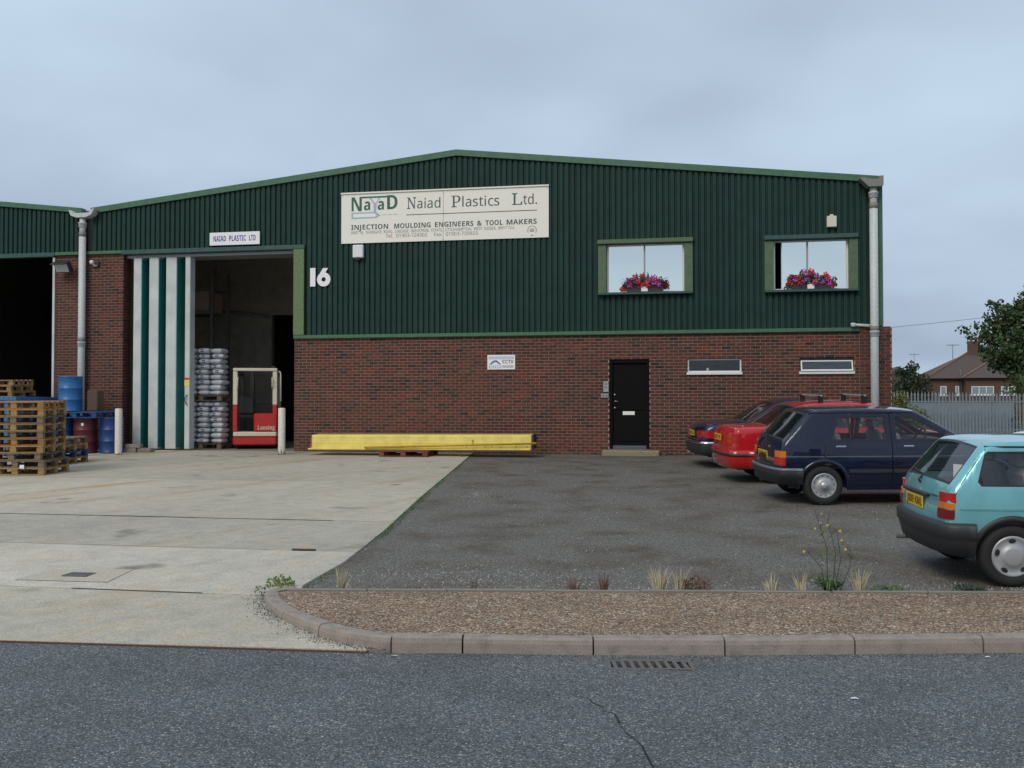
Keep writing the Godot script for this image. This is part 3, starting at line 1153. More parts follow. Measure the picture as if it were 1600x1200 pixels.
func entrance(t: Node3D) -> void:
	var d := Node3D.new()
	put("entrance_door", d, t)
	var st := ST()
	box2(st, Vector3(-2.206, 0.712, -0.2), Vector3(-2.135, 2.88, -0.03), 0.004)
	box2(st, Vector3(-1.315, 0.712, -0.2), Vector3(-1.244, 2.88, -0.03), 0.004)
	box2(st, Vector3(-2.134, 2.80, -0.2), Vector3(-1.316, 2.88, -0.03), 0.004)
	obj("frame", st, M.black_paint, d)
	st = ST()
	box2(st, Vector3(-2.132, 0.80, -0.13), Vector3(-1.318, 2.797, -0.085), 0.003)
	obj("leaf", st, M.black_paint, d)
	for y in [0.905, 1.66]:
		st = ST()
		box2(st, Vector3(-2.08, y, -0.085), Vector3(-1.37, y + 0.03, -0.066), 0.006)
		obj("rail", st, M.black_paint, d)
	st = ST()
	box2(st, Vector3(-2.132, 0.713, -0.15), Vector3(-1.318, 0.797, -0.055), 0.006)
	obj("weather_bar", st, M.kick_plate, d)
	st = ST()
	box2(st, Vector3(-1.89, 1.535, -0.0855), Vector3(-1.60, 1.625, -0.07), 0.006)
	obj("letter_plate", st, M.bright_plate, d)
	st = ST(true)
	tube(st, [Vector3(-2.085, 1.87, -0.085), Vector3(-2.085, 1.87, -0.03), Vector3(-2.0, 1.865, -0.03)], 0.011, -1, 8)
	obj("handle", st, M.steel, d)
	for y in [1.71, 2.03]:
		st = ST(true)
		lathe(st, [Vector2(0.022, 0), Vector2(0.022, 0.008), Vector2(0.0, 0.01)], 14, Vector3(-2.085, y, -0.085), Basis(Vector3.RIGHT, PI / 2))
		obj("lock", st, M.steel, d)

func folding_doors(t: Node3D) -> void:
	# concertina door pushed to one side: closed pairs of leaves stand edge-on behind the opening
	for x in [[-14.93, -14.70], [-14.475, -14.20], [-13.985, -13.68], [-13.43, -13.285]]:
		var fd := Node3D.new()
		put("folding_leaf", fd, t)
		var x0: float = x[0]
		var x1: float = x[1]
		var st := ST()
		box2(st, Vector3(x0, 0.62, -0.33), Vector3(x1, 5.72, -0.06), 0.012)
		obj("leaf", st, M.door_white, fd)
		if x1 - x0 > 0.2:
			st = ST()
			box2(st, Vector3(x1 - 0.05, 0.62, -0.72), Vector3(x1 + 0.004, 5.72, -0.335), 0.008)
			obj("inner_leaf", st, M.door_teal, fd)
			st = ST()
			box2(st, Vector3(x1 + 0.001, 0.66, -0.33), Vector3(x1 + 0.008, 5.68, -0.075), 0.0)
			obj("side_sheet", st, M.door_teal, fd)
		else:
			st = ST()
			box2(st, Vector3(x0 + 0.002, 2.28, -0.059), Vector3(x1 - 0.002, 2.45, -0.056))
			obj("tape", st, M.yellow_paint, fd)
			st = ST()
			box2(st, Vector3(x0 + 0.002, 2.451, -0.059), Vector3(x1 - 0.002, 2.50, -0.056))
			obj("tape", st, M.truck_red, fd)
			st = ST(true)
			var pts := []
			for k in 9:
				var a := PI * 0.5 + PI * k / 8.0
				pts.append(Vector3(x0 + 0.09 + cos(a) * 0.05, 1.92 + sin(a) * 0.13, -0.05 + 0.03 * sin(PI * k / 8.0)))
			tube(st, pts, 0.012, -1, 6)
			obj("handle", st, M.iron, fd)
	var st := ST()
	box2(st, Vector3(-15.17, 5.72, -0.8), Vector3(-10.34, 5.795, -0.12))
	obj("door_track", st, M.galvanised, t)

func rainwater(t: Node3D) -> void:
	for k in 2:
		var pipe := Node3D.new()
		put("downpipe", pipe, t)
		var x := -16.31 if k == 0 else 3.90
		var z := 0.155 if k == 0 else 0.235
		var top := 6.72
		var st := ST(true)
		tube(st, [Vector3(x, G(0.2) + 0.0, z), Vector3(x, 3.3, z), Vector3(x, top - 0.4, z)], 0.092, -1, 16)
		obj("pipe", st, M.pipe_grey, pipe)
		st = ST(true)
		tube(st, [Vector3(x, top - 0.41, z), Vector3(x, top + 0.06, z)], 0.080, -1, 16)
		obj("outlet", st, M.pipe_grey, pipe)
		for y in [top - 0.12, 3.40]:
			st = ST(true)
			lathe(st, [Vector2(0.09, -0.06), Vector2(0.104, -0.05), Vector2(0.104, 0.04), Vector2(0.112, 0.045), Vector2(0.112, 0.075), Vector2(0.085, 0.08)], 16, Vector3(x, y, z))
			obj("collar", st, M.pipe_grey, pipe)
		for y in [top - 0.36, 3.53]:
			st = ST(true)
			tube(st, [Vector3(x, y - 0.06, z), Vector3(x, y + 0.06, z)], 0.097, -1, 16)
			obj("bracket_band", st, M.pipe_band, pipe)
		st = ST()
		if k == 0:
			prism(st, pv([-0.36, 0.20, -0.30, 0.06, -0.14, 0.0, 0.14, 0.0, 0.30, 0.06, 0.40, 0.22, 0.33, 0.22, 0.22, 0.12, -0.22, 0.12, -0.30, 0.20]), 0.0, 0.26, Vector3(x + 0.02, 6.80, 0.02))
		else:
			prism(st, pv([-0.30, 0.20, -0.10, 0.0, 0.16, 0.0, 0.22, 0.03, 0.22, 0.24, 0.14, 0.24, 0.13, 0.17, -0.06, 0.17, -0.20, 0.22]), 0.0, 0.30, Vector3(x - 0.02, 6.78, 0.098))
		obj("gutter_end", st, M.pipe_band if k == 1 else M.pipe_grey, pipe)
	var st := ST(true)
	tube(st, [Vector3(3.45, 3.63, 0.14), Vector3(3.60, 3.62, 0.14), Vector3(3.81, 3.60, 0.20)], 0.035, -1, 10)
	lathe(st, [Vector2(0, 0), Vector2(0.06, 0.01), Vector2(0.06, 0.09), Vector2(0, 0.1)], 10, Vector3(3.45, 3.58, 0.14))
	obj("overflow_pipe", st, M.pipe_grey, t)

func make_step() -> void:
	var st := ST()
	box2(st, Vector3(-2.36, 0.45, 0.006), Vector3(-1.0, 0.688, 0.33), 0.02)
	tag(obj("door_step", st, M.step_stone), "worn sandy stone step below the black entrance door", "step")

# ---------------------------------------------------------------- the neighbouring unit
func make_neighbour() -> void:
	var t := Node3D.new()
	put("neighbouring_unit", t)
	tag(t, "neighbouring green sheeted unit with a dark open doorway beside the brick pier", "building")
	var st := ST()
	sheeting(st, -30.0, XL - 0.32, func(_x: float) -> float: return 5.90, [])
	obj("sheeting", st, M.sheeting, t)
	st = ST()
	var yl := roof_y(-30.0)
	prism(st, pv([-30, yl - 0.10, XL - 0.30, EAVE - 0.07, XL - 0.30, EAVE + 0.06, -30, yl + 0.05]), -0.12, 0.095)
	obj("verge_flashing", st, M.flashing, t)
	st = ST()
	box2(st, Vector3(-30, 5.80, -0.10), Vector3(-17.21, 5.915, 0.085), 0.008)
	obj("lintel_flashing", st, M.flashing_dark, t)
	st = ST()
	box2(st, Vector3(-17.205, 5.83, -0.02), Vector3(XL - 0.102, 5.915, 0.075), 0.008)
	obj("pier_flashing", st, M.flashing, t)
	st = ST()
	box2(st, Vector3(-30, 0.3, -0.30), Vector3(-22.4, 5.799, 0.0))
	obj("brick_wall", st, M.far_brick, t)
	st = ST()
	box2(st, Vector3(-17.285, 0.57, -0.30), Vector3(-17.215, 5.795, 0.03), 0.006)
	obj("door_frame", st, M.door_white, t)
	st = ST()
	box2(st, Vector3(-17.50, 0.57, -0.45), Vector3(-17.46, 3.2, -0.35), 0.006)
	obj("door_post", st, M.door_white, t)
	st = ST()
	box2(st, Vector3(-17.45, 0.57, -0.40), Vector3(-17.30, 5.795, -0.32), 0.004)
	obj("door_leaf", st, M.door_teal, t)
	st = ST()
	box2(st, Vector3(-30, 0.45, -30), Vector3(-16.31, 0.588, -0.005))
	obj("floor", st, M.inner_floor, t)
	st = ST()
	box2(st, Vector3(-30, 0.3, -30.2), Vector3(-16.31, 8.6, -30.0))
	obj("back_wall", st, M.block_wall, t)
	st = ST()
	box2(st, Vector3(-30.2, 0.3, -30.2), Vector3(-30.0, 8.6, 0.0))
	obj("far_wall", st, M.block_wall, t)
	st = ST()
	prism(st, pv([-30.2, yl - 0.05, XL - 0.20, EAVE - 0.06, XL - 0.20, EAVE + 0.02, -30.2, yl + 0.03]), -30.2, -0.125)
	obj("roof_slope", st, M.roof_sheet, t)
	st = ST()
	box2(st, Vector3(-16.48, 0.3, -30), Vector3(-16.32, 7.0, -0.36))
	obj("party_wall", st, M.block_wall, t)

# ---------------------------------------------------------------- cars
# A car is drawn in its own axes: x forward from the tail, y up from the ground, z to its right-hand side.
var C := {}

func path_y(x: float) -> float:
	var best := -1.0
	var p: Array = C.path
	for k in p.size() - 1:
		var a: Array = p[k]
		var b: Array = p[k + 1]
		if (x - a[0]) * (x - b[0]) <= 0.0 and absf(a[0] - b[0]) > 1e-6:
			best = maxf(best, lerpf(a[1], b[1], (x - a[0]) / (b[0] - a[0])))
	return best

func path_dist(x: float, y: float) -> float:
	var best := 9.0
	var q := Vector2(x, y)
	var p: Array = C.path
	for k in p.size() - 1:
		var a := Vector2(p[k][0], p[k][1])
		var b := Vector2(p[k + 1][0], p[k + 1][1])
		best = minf(best, q.distance_to(Geometry2D.get_closest_point_to_segment(q, a, b)))
	return best

func bottom_y(x: float) -> float:
	var y: float = C.sill
	if x < C.wheels[0] - C.arch or x > C.wheels[1] + C.arch:
		y = 0.36
	for w in C.wheels:
		var d: float = absf(x - w)
		if d < C.arch:
			y = maxf(y, C.wy + sqrt(C.arch * C.arch - d * d))
	return y

func half_width(x: float, y: float) -> float:
	var w: float = C.W
	var e: float = C.L
	w -= 0.07 * pow(clampf((0.7 - x) / 0.7, 0, 1), 2.0) + 0.13 * pow(clampf((x - e + 1.0) / 1.0, 0, 1), 2.0)
	var b: float = C.belt
	if y < b:
		var m := 0.56
		if y < m:
			w -= 0.06 * pow((m - y) / 0.36, 2.0)
		else:
			w -= 0.03 * pow((y - m) / (b - m), 1.6)
	else:
		w -= 0.03 + (y - b) * C.tumble
	return w

func side_z(x: float, y: float) -> float:
	var r: float = C.round
	var d := minf(path_dist(x, y), r)
	return half_width(x, y) - (r - sqrt(maxf(0.0, r * r - (r - d) * (r - d))))

func poly_span(poly: PackedVector2Array, x: float) -> Array:
	var lo := 99.0
	var hi := -99.0
	for k in poly.size():
		var a := poly[k]
		var b := poly[(k + 1) % poly.size()]
		if (x - a.x) * (x - b.x) <= 0.0 and absf(a.x - b.x) > 1e-7:
			var y := lerpf(a.y, b.y, (x - a.x) / (b.x - a.x))
			lo = minf(lo, y)
			hi = maxf(hi, y)
	return [lo, hi]

func side_patch(st: SurfaceTool, base: Variant, holes: Array, s: float, inset := 0.0, rows := 6) -> void:
	# the car's side (s = 1 right, -1 left) inside a polygon, or inside the whole outline if base is null, with holes left out
	var xs := []
	var lox := 0.0
	var hix: float = C.L
	var polys := holes.duplicate()
	if base != null:
		polys.append(base)
		lox = 99.0
		hix = -99.0
		for p in base:
			lox = minf(lox, p.x)
			hix = maxf(hix, p.x)
	else:
		lox = 99.0
		hix = -99.0
		for p in C.path:
			xs.append(p[0])
			lox = minf(lox, p[0])
			hix = maxf(hix, p[0])
		for w in C.wheels:
			for k in 25:
				xs.append(w - C.arch * cos(PI * k / 24.0))
	for poly in polys:
		for p in poly:
			xs.append(p.x)
	var x := lox
	while x < hix:
		xs.append(x)
		x += 0.06
	xs.append(hix)
	xs.sort()
	var clean := []
	for v in xs:
		if v >= lox - 1e-6 and v <= hix + 1e-6 and (clean.is_empty() or v - clean[-1] > 0.002):
			clean.append(v)
	for k in clean.size() - 1:
		var xa: float = clean[k]
		var xb: float = clean[k + 1]
		var e := (xb - xa) * 0.002
		var xm := (xa + xb) * 0.5
		var ends := []
		for q in [xa + e, xb - e]:
			var span: Array
			if base == null:
				span = [bottom_y(q), path_y(q)]
			else:
				span = poly_span(base, q)
			var segs := []
			var hs := []
			for h in holes:
				var hm := poly_span(h, xm)
				if hm[1] > hm[0]:
					hs.append(poly_span(h, q))
			hs.sort_custom(func(a: Array, b: Array) -> bool: return a[0] < b[0])
			var lo: float = span[0]
			for h in hs:
				segs.append([lo, clampf(h[0], lo, span[1])])
				lo = clampf(h[1], lo, span[1])
			segs.append([lo, span[1]])
			ends.append(segs)
		for g in ends[0].size():
			var a: Array = ends[0][g]
			var b: Array = ends[1][g]
			if a[1] - a[0] < 1e-4 and b[1] - b[0] < 1e-4:
				continue
			for r in rows:
				var t0 := 1.0 - pow(1.0 - float(r) / rows, 1.5)
				var t1 := 1.0 - pow(1.0 - float(r + 1) / rows, 1.5)
				var pts := []
				for c in [[xa, a, t0], [xb, b, t0], [xb, b, t1], [xa, a, t1]]:
					var y: float = lerpf(c[1][0], c[1][1], c[2])
					pts.append(Vector3(c[0], y, s * (side_z(c[0], y) - inset)))
				if s > 0:
					quad(st, pts[0], pts[1], pts[2], pts[3])
				else:
					quad(st, pts[3], pts[2], pts[1], pts[0])

func top_strip(sts: Dictionary) -> void:
	# the skin over the middle of the car from tail to nose; each stretch of the path goes to the surface its letter names
	var pts := []
	var p: Array = C.path
	for k in p.size() - 1:
		var a: Array = p[k]
		var b: Array = p[k + 1]
		var n := maxi(1, int(Vector2(a[0], a[1]).distance_to(Vector2(b[0], b[1])) / 0.12))
		for q in n:
			pts.append([lerpf(a[0], b[0], float(q) / n), lerpf(a[1], b[1], float(q) / n), a[2]])
	pts.append([p[-1][0], p[-1][1], "b"])
	var fr := [-1.0, -0.93, -0.90, -0.6, -0.3, 0.0, 0.3, 0.6, 0.90, 0.93, 1.0]
	var rings := []
	for k in pts.size():
		var a: Array = pts[maxi(k - 1, 0)]
		var b: Array = pts[mini(k + 1, pts.size() - 1)]
		var d := Vector2(b[0] - a[0], b[1] - a[1]).normalized()
		var n := Vector2(-d.y, d.x)
		if n.y < -0.2:
			n = -n
		var ze := side_z(pts[k][0], pts[k][1])
		var steep := absf(d.y)
		var crown := lerpf(0.028, 0.07, steep * steep)
		var ring := []
		for f in fr:
			var o: float = crown * (1.0 - f * f)
			ring.append(Vector3(pts[k][0] + n.x * o, pts[k][1] + n.y * o, f * ze))
		rings.append(ring)
	for k in rings.size() - 1:
		for q in fr.size() - 1:
			var g: String = pts[k][2]
			var fore: bool = pts[k][0] > C.L * 0.45
			if g == "g":
				if q == 0 or q == fr.size() - 2:
					g = "b"
				elif q == 1 or q == fr.size() - 3:
					g = "s"
			elif g == "s" and (q == 0 or q == fr.size() - 2):
				g = "b"
			if fore and g == "g":
				g = "w"
			elif fore and g == "s":
				g = "t"
			quad(sts[g], rings[k][q], rings[k + 1][q], rings[k + 1][q + 1], rings[k][q + 1])

func inset_poly(p: PackedVector2Array, d: float) -> PackedVector2Array:
	var r := Geometry2D.offset_polygon(p, d, Geometry2D.JOIN_MITER)
	return r[0] if r.size() else p

func paint(key: String, c: Color, metal := 0.0, rough := 0.32) -> StandardMaterial3D:
	var m := mat(key, c, rough, metal)
	m.clearcoat_enabled = true
	m.clearcoat = 1.0
	m.metallic_specular = 0.25
	m.clearcoat_roughness = 0.04
	grain(m, M.t_soft_paint, 0.35)
	return m

func car_materials() -> void:
	M.t_soft_paint = ramp_tex(noise_img(256, 0.02, FastNoiseLite.TYPE_SIMPLEX, 55, 4), [[0.0, Color(0.86, 0.86, 0.86)], [1.0, Color(1, 1, 1)]])
	paint("paint_navy", lin(0.008, 0.0105, 0.034))
	paint("paint_deep_blue", lin(0.007, 0.012, 0.055), 0.2)
	paint("paint_red", lin(0.50, 0.012, 0.018))
	paint("paint_teal", lin(0.20, 0.52, 0.57), 0.35, 0.3)
	paint("paint_white", lin(0.68, 0.72, 0.70))
	var m := mat("car_glass", Color(0.16, 0.19, 0.19, 0.14), 0.02)
	m.transparency = BaseMaterial3D.TRANSPARENCY_ALPHA
	m = mat("rubber", lin(0.018, 0.018, 0.018), 0.8)
	grain(m, M.t_fine, 3.0)
	m = mat("bumper_black", lin(0.028, 0.03, 0.034), 0.55)
	grain(m, M.t_fine, 3.0)
	mat("seal", lin(0.010, 0.010, 0.011), 0.5)
	mat("cabin", lin(0.05, 0.05, 0.055), 0.85)
	mat("cabin_pale", lin(0.28, 0.28, 0.29), 0.85)
	mat("underbody", lin(0.008, 0.008, 0.008), 0.95)
	mat("wheel_silver", lin(0.42, 0.43, 0.44), 0.4, 0.5)
	mat("lamp_red", lin(0.42, 0.015, 0.015), 0.15)
	mat("lamp_dark_red", lin(0.16, 0.008, 0.012), 0.15)
	mat("lamp_amber", lin(0.62, 0.16, 0.01), 0.15)
	mat("lamp_clear", lin(0.55, 0.55, 0.55), 0.12)
	mat("plate_yellow", lin(0.68, 0.42, 0.015), 0.45)
	mat("chrome", lin(0.75, 0.75, 0.76), 0.15, 1.0)
	mat("grey_trim", lin(0.12, 0.13, 0.15), 0.45)

func wheel(parent: Node3D, x: float, s: float, r: float, style: int) -> void:
	var w := Node3D.new()
	put("wheel", w, parent)
	w.position = Vector3(x, r, s * (C.W - 0.105))
	w.rotation.y = 0.0 if s > 0 else PI
	var b := Basis(Vector3.RIGHT, PI / 2)
	var st := ST(true)
	lathe(st, [Vector2(0.17, -0.085), Vector2(r * 0.86, -0.09), Vector2(r * 0.97, -0.075), Vector2(r, -0.05), Vector2(r, 0.05), Vector2(r * 0.97, 0.075), Vector2(r * 0.87, 0.09), Vector2(0.185, 0.085), Vector2(0.175, 0.06)], 40, Vector3.ZERO, b)
	obj("tyre", st, M.rubber, w)
	st = ST(true)
	lathe(st, [Vector2(0.183, 0.07), Vector2(0.187, 0.088), Vector2(0.172, 0.094), Vector2(0.155, 0.080), Vector2(0.10, 0.088), Vector2(0.085, 0.10), Vector2(0.07, 0.103), Vector2(0.0, 0.104)], 36, Vector3.ZERO, b)
	obj("rim", st, M.wheel_silver, w)
	st = ST()
	var n := 5 if style == 1 else 12
	for k in n:
		var a := TAU * (k + 0.3) / n
		var rr := 0.142 if style == 1 else 0.148
		var hs := Vector2(0.032, 0.020) if style == 1 else Vector2(0.013, 0.006)
		var o := []
		for q in 12:
			var t := TAU * q / 12.0
			var loc := Vector2(cos(t) * hs.x, sin(t) * hs.y)
			var dirt := Vector2(-sin(a), cos(a)) * loc.x + Vector2(cos(a), sin(a)) * (rr + loc.y)
			o.append(Vector3(dirt.x, dirt.y, 0.0945 if style == 1 else 0.0935))
		face(st, o, Vector3.BACK)
	obj("vent_hole", st, M.seal, w)
	if style == 0:
		st = ST(true)
		lathe(st, [Vector2(0.066, 0.104), Vector2(0.062, 0.118), Vector2(0.0, 0.122)], 24, Vector3.ZERO, b)
		obj("hub_cap", st, M.wheel_silver, w)

func sweep_bumper(st: SurfaceTool, front: bool, reach: float, prof: Array, off := 0.0) -> void:
	# prof: Vector2(outward, y); runs from one wheel arch round the end of the car to the other
	var x0 := rear_face(0.5)
	var w := half_width(x0 + 0.12, 0.5)
	if front:
		x0 = C.L - front_face(0.5)
		w = half_width(C.L - x0 - 0.12, 0.5)
	var wr: float = half_width(C.L - reach if front else reach, 0.5)
	var plan := [Vector2(reach, wr), Vector2(lerpf(x0 + 0.09, reach, 0.5), lerpf(w, wr, 0.6)), Vector2(x0 + 0.10, w - 0.002), Vector2(x0 + 0.045, w - 0.016), Vector2(x0 + 0.012, w - 0.045), Vector2(x0 - 0.006, w - 0.10)]
	for f in [0.75, 0.5, 0.25, 0.0]:
		plan.append(Vector2(x0 - 0.070 * (1.0 - f * f), f * w))
	var m := plan.size()
	for k in range(m - 2, -1, -1):
		plan.append(Vector2(plan[k].x, -plan[k].y))
	var rings := []
	for k in plan.size():
		var d: Vector2 = (plan[mini(k + 1, plan.size() - 1)] - plan[maxi(k - 1, 0)]).normalized()
		var n := Vector2(d.y, -d.x)
		if n.dot(plan[k] - Vector2(1.2, 0)) < 0:
			n = -n
		var ring := []
		for p in prof:
			var q: Vector2 = plan[k] + n * (p.x + off)
			ring.append(Vector3(C.L - q.x if front else q.x, p.y, q.y))
		rings.append(ring)
	for k in rings.size() - 1:
		for q in prof.size() - 1:
			if front:
				quad(st, rings[k][q], rings[k][q + 1], rings[k + 1][q + 1], rings[k + 1][q])
			else:
				quad(st, rings[k][q], rings[k + 1][q], rings[k + 1][q + 1], rings[k][q + 1])
	face(st, rings[0], Vector3.RIGHT if not front else Vector3.LEFT)
	face(st, rings[-1], Vector3.RIGHT if not front else Vector3.LEFT)

func side_strip(st: SurfaceTool, x0: float, x1: float, y: float, h: float, out: float, s: float) -> void:
	var n := maxi(2, int((x1 - x0) / 0.15))
	for k in n:
		var xa := lerpf(x0, x1, float(k) / n)
		var xb := lerpf(x0, x1, float(k + 1) / n)
		var za := side_z(xa, y)
		var zb := side_z(xb, y)
		var pr := [[-h * 0.5, -0.01], [-h * 0.35, out], [h * 0.35, out], [h * 0.5, -0.01]]
		for q in 3:
			var a := Vector3(xa, y + pr[q][0], s * (za + pr[q][1]))
			var b := Vector3(xb, y + pr[q][0], s * (zb + pr[q][1]))
			var c := Vector3(xb, y + pr[q + 1][0], s * (zb + pr[q + 1][1]))
			var d := Vector3(xa, y + pr[q + 1][0], s * (za + pr[q + 1][1]))
			face(st, [a, b, c, d], Vector3(0, 0.2 * (q - 1), s))
		if k == 0 or k == n - 1:
			var xe := xa if k == 0 else xb
			var ze := za if k == 0 else zb
			var ring := []
			for q in 4:
				ring.append(Vector3(xe, y + pr[q][0], s * (ze + pr[q][1])))
			face(st, ring, Vector3.LEFT if k == 0 else Vector3.RIGHT)

func build_car(called: String, label: String, spec: Dictionary, body: Material, at: Vector3, turn: float) -> Node3D:
	C = spec
	C.wy = C.wr
	var t := thing(called, label, "car", at, turn)
	t.rotation = Vector3(0, turn, 0)
	t.transform.basis = Basis(Vector3.RIGHT, 0.0325) * t.transform.basis
	var bs := ST(true)
	var gs := ST(true)
	var ss := ST(true)
	var ws := ST(true)
	var ts := ST(true)
	top_strip({"b": bs, "g": gs, "s": ss, "w": ws, "t": ts})
	var in_door := []
	for s in [1.0, -1.0]:
		var holes := []
		for d in C.doors:
			holes.append(inset_poly(d, 0.005))
		for w in C.quarter:
			holes.append(w)
		side_patch(bs, null, holes, s, 0.0, 9)
	obj("body", bs, body, t)
	obj("windscreen", ws, M.car_glass, t)
	obj("windscreen_seal", ts, M.seal, t)
	obj("rear_window", gs, M.car_glass, t)
	obj("rear_window_seal", ss, M.seal, t)
	for s in [1.0, -1.0]:
		for k in C.doors.size():
			var dn := Node3D.new()
			put("door", dn, t)
			var st := ST(true)
			var holes := []
			for w in C.door_windows[k]:
				holes.append(w)
			side_patch(st, C.doors[k], holes, s, 0.0, 6)
			obj("skin", st, body, dn)
			for w in C.door_windows[k]:
				car_window(dn, w, s)
			var hp: Vector2 = C.handles[k]
			st = ST()
			box(st, Vector3(hp.x, hp.y, s * (side_z(hp.x, hp.y) + 0.012)), Vector3(0.15, 0.028, 0.026), 0.006)
			obj("handle", st, C.handle_mat, dn)
		for w in C.quarter:
			car_window(t, w, s)
		for wx in C.wheels:
			wheel(t, wx, s, C.wr, C.style)
	# dark linings, floor and seats
	var st := ST()
	var e: float = C.L
	box2(st, Vector3(0.22, C.sill + 0.03, -(C.W - 0.30)), Vector3(e - 0.22, 0.50, C.W - 0.30))
	box2(st, Vector3(C.wheels[0] + C.arch + 0.02, C.sill + 0.02, -(C.W - 0.10)), Vector3(C.wheels[1] - C.arch - 0.02, C.sill + 0.14, C.W - 0.10))
	obj("underbody", st, M.underbody, t)
	st = ST(true)
	var lining := PackedVector2Array()
	var bx0: float = C.path[2][0] + 0.12
	for s in [1.0, -1.0]:
		for span in [[bx0, C.wheels[0] - C.arch], [C.wheels[0] - C.arch, C.wheels[0] + C.arch], [C.wheels[0] + C.arch, C.wheels[1] - C.arch]]:
			if span[1] - span[0] < 0.05:
				continue
			var lo: float = 0.62 if span[0] == C.wheels[0] - C.arch else C.sill + 0.03
			side_patch(st, pv([span[0], lo, span[1], lo, span[1], C.belt - 0.05, span[0], C.belt - 0.05]), [], s, 0.05, 2)
	obj("lining", st, M.cabin, t)
	st = ST()
	for sx in C.seats:
		for z in [-0.36, 0.36]:
			var tilt := Basis(Vector3.BACK, 0.25)
			box(st, Vector3(sx, 0.78, z), Vector3(0.13, 0.56, 0.46), 0.05, tilt)
			box(st, Vector3(sx + 0.28, 0.50, z), Vector3(0.50, 0.14, 0.46), 0.05)
			box(st, Vector3(sx - 0.10, 1.13, z), Vector3(0.08, 0.16, 0.25), 0.03, tilt)
	obj("seat", st, M.cabin_pale, t)
	st = ST()
	box(st, Vector3(C.dash, 0.83, 0), Vector3(0.40, 0.22, C.W * 1.7), 0.06)
	obj("dashboard", st, M.cabin, t)
	st = ST(true)
	var ring := []
	for k in 17:
		var a := TAU * k / 16.0
		ring.append(Vector3(C.dash - 0.30 + 0.07 * sin(a), 0.92 + 0.17 * sin(a), 0.36 + 0.18 * cos(a)))
	tube(st, ring, 0.015, -1, 6, false)
	obj("steering_wheel", st, M.seal, t)
	return t

func car_window(parent: Node3D, w: PackedVector2Array, s: float) -> void:
	var win := Node3D.new()
	put("window", win, parent)
	var inner := inset_poly(w, -0.016)
	var st := ST(true)
	side_patch(st, w, [inner], s, 0.004, 1)
	obj("seal", st, M.seal, win)
	st = ST(true)
	side_patch(st, inner, [], s, 0.010, 4)
	obj("glass", st, M.car_glass, win)

func plate(parent: Node3D, pos: Vector3, tilt: float, chars: String) -> void:
	var n := Node3D.new()
	put("number_plate", n, parent)
	n.position = pos
	n.rotation = Vector3(0, -PI / 2, 0)
	n.transform.basis = Basis(Vector3.BACK, tilt) * n.transform.basis
	var st := ST()
	box(st, Vector3.ZERO, Vector3(0.52, 0.115, 0.008), 0.003)
	obj("plate", st, M.plate_yellow, n)
	text(chars, font_bold, M.seal, n, "characters", -0.235, 0.235, -0.038, 0.076, 0.0048, 0.001)

func rear_face(y: float) -> float:
	var p: Array = C.path
	for k in p.size() - 1:
		if p[k][1] <= y and p[k + 1][1] >= y:
			return lerpf(p[k][0], p[k + 1][0], (y - p[k][1]) / maxf(1e-5, p[k + 1][1] - p[k][1]))
	return p[0][0]

func front_face(y: float) -> float:
	var p: Array = C.path
	for k in range(p.size() - 1, 0, -1):
		if p[k][1] <= y and p[k - 1][1] >= y:
			return lerpf(p[k][0], p[k - 1][0], (y - p[k][1]) / maxf(1e-5, p[k - 1][1] - p[k][1]))
	return p[-1][0]

func corner_lamp(t: Node3D, y0: float, y1: float, wide: float, wrap: float, bands: Array) -> void:
	# a rear lamp cluster that wraps round the corner of the tail, in stacked lenses
	for s in [1.0, -1.0]:
		var n := Node3D.new()
		put("rear_lamp", n, t)
		var total := 0.0
		for b in bands:
			total += b[0]
		var y := y0
		for b in bands:
			var h: float = (y1 - y0) * b[0] / total
			var ym := y + h * 0.5
			var xr := rear_face(ym)
			var ze := side_z(xr, ym)
			var st := ST()
			var out := PackedVector2Array()
			for q in 5:
				var z := lerpf(ze - wide, ze - 0.01, q / 4.0)
				out.append(Vector2(xr - 0.07 * (1.0 - z * z / (ze * ze)) - 0.012, z))
			for q in 5:
				var xx := lerpf(xr + 0.006, xr + wrap, pow(q / 4.0, 1.5))
				out.append(Vector2(xx, side_z(xx, ym) + 0.009))
			out.append(Vector2(xr + wrap, ze - 0.06))
			out.append(Vector2(xr + 0.10, ze - wide))
			# plan outline (x, z) pulled upwards
			prism(st, out, y + 0.003, y + h - 0.003, Vector3.ZERO, Basis(Vector3.RIGHT, Vector3(0, 0, s), Vector3.UP))
			obj("lens", st, b[1], n)
			y += h

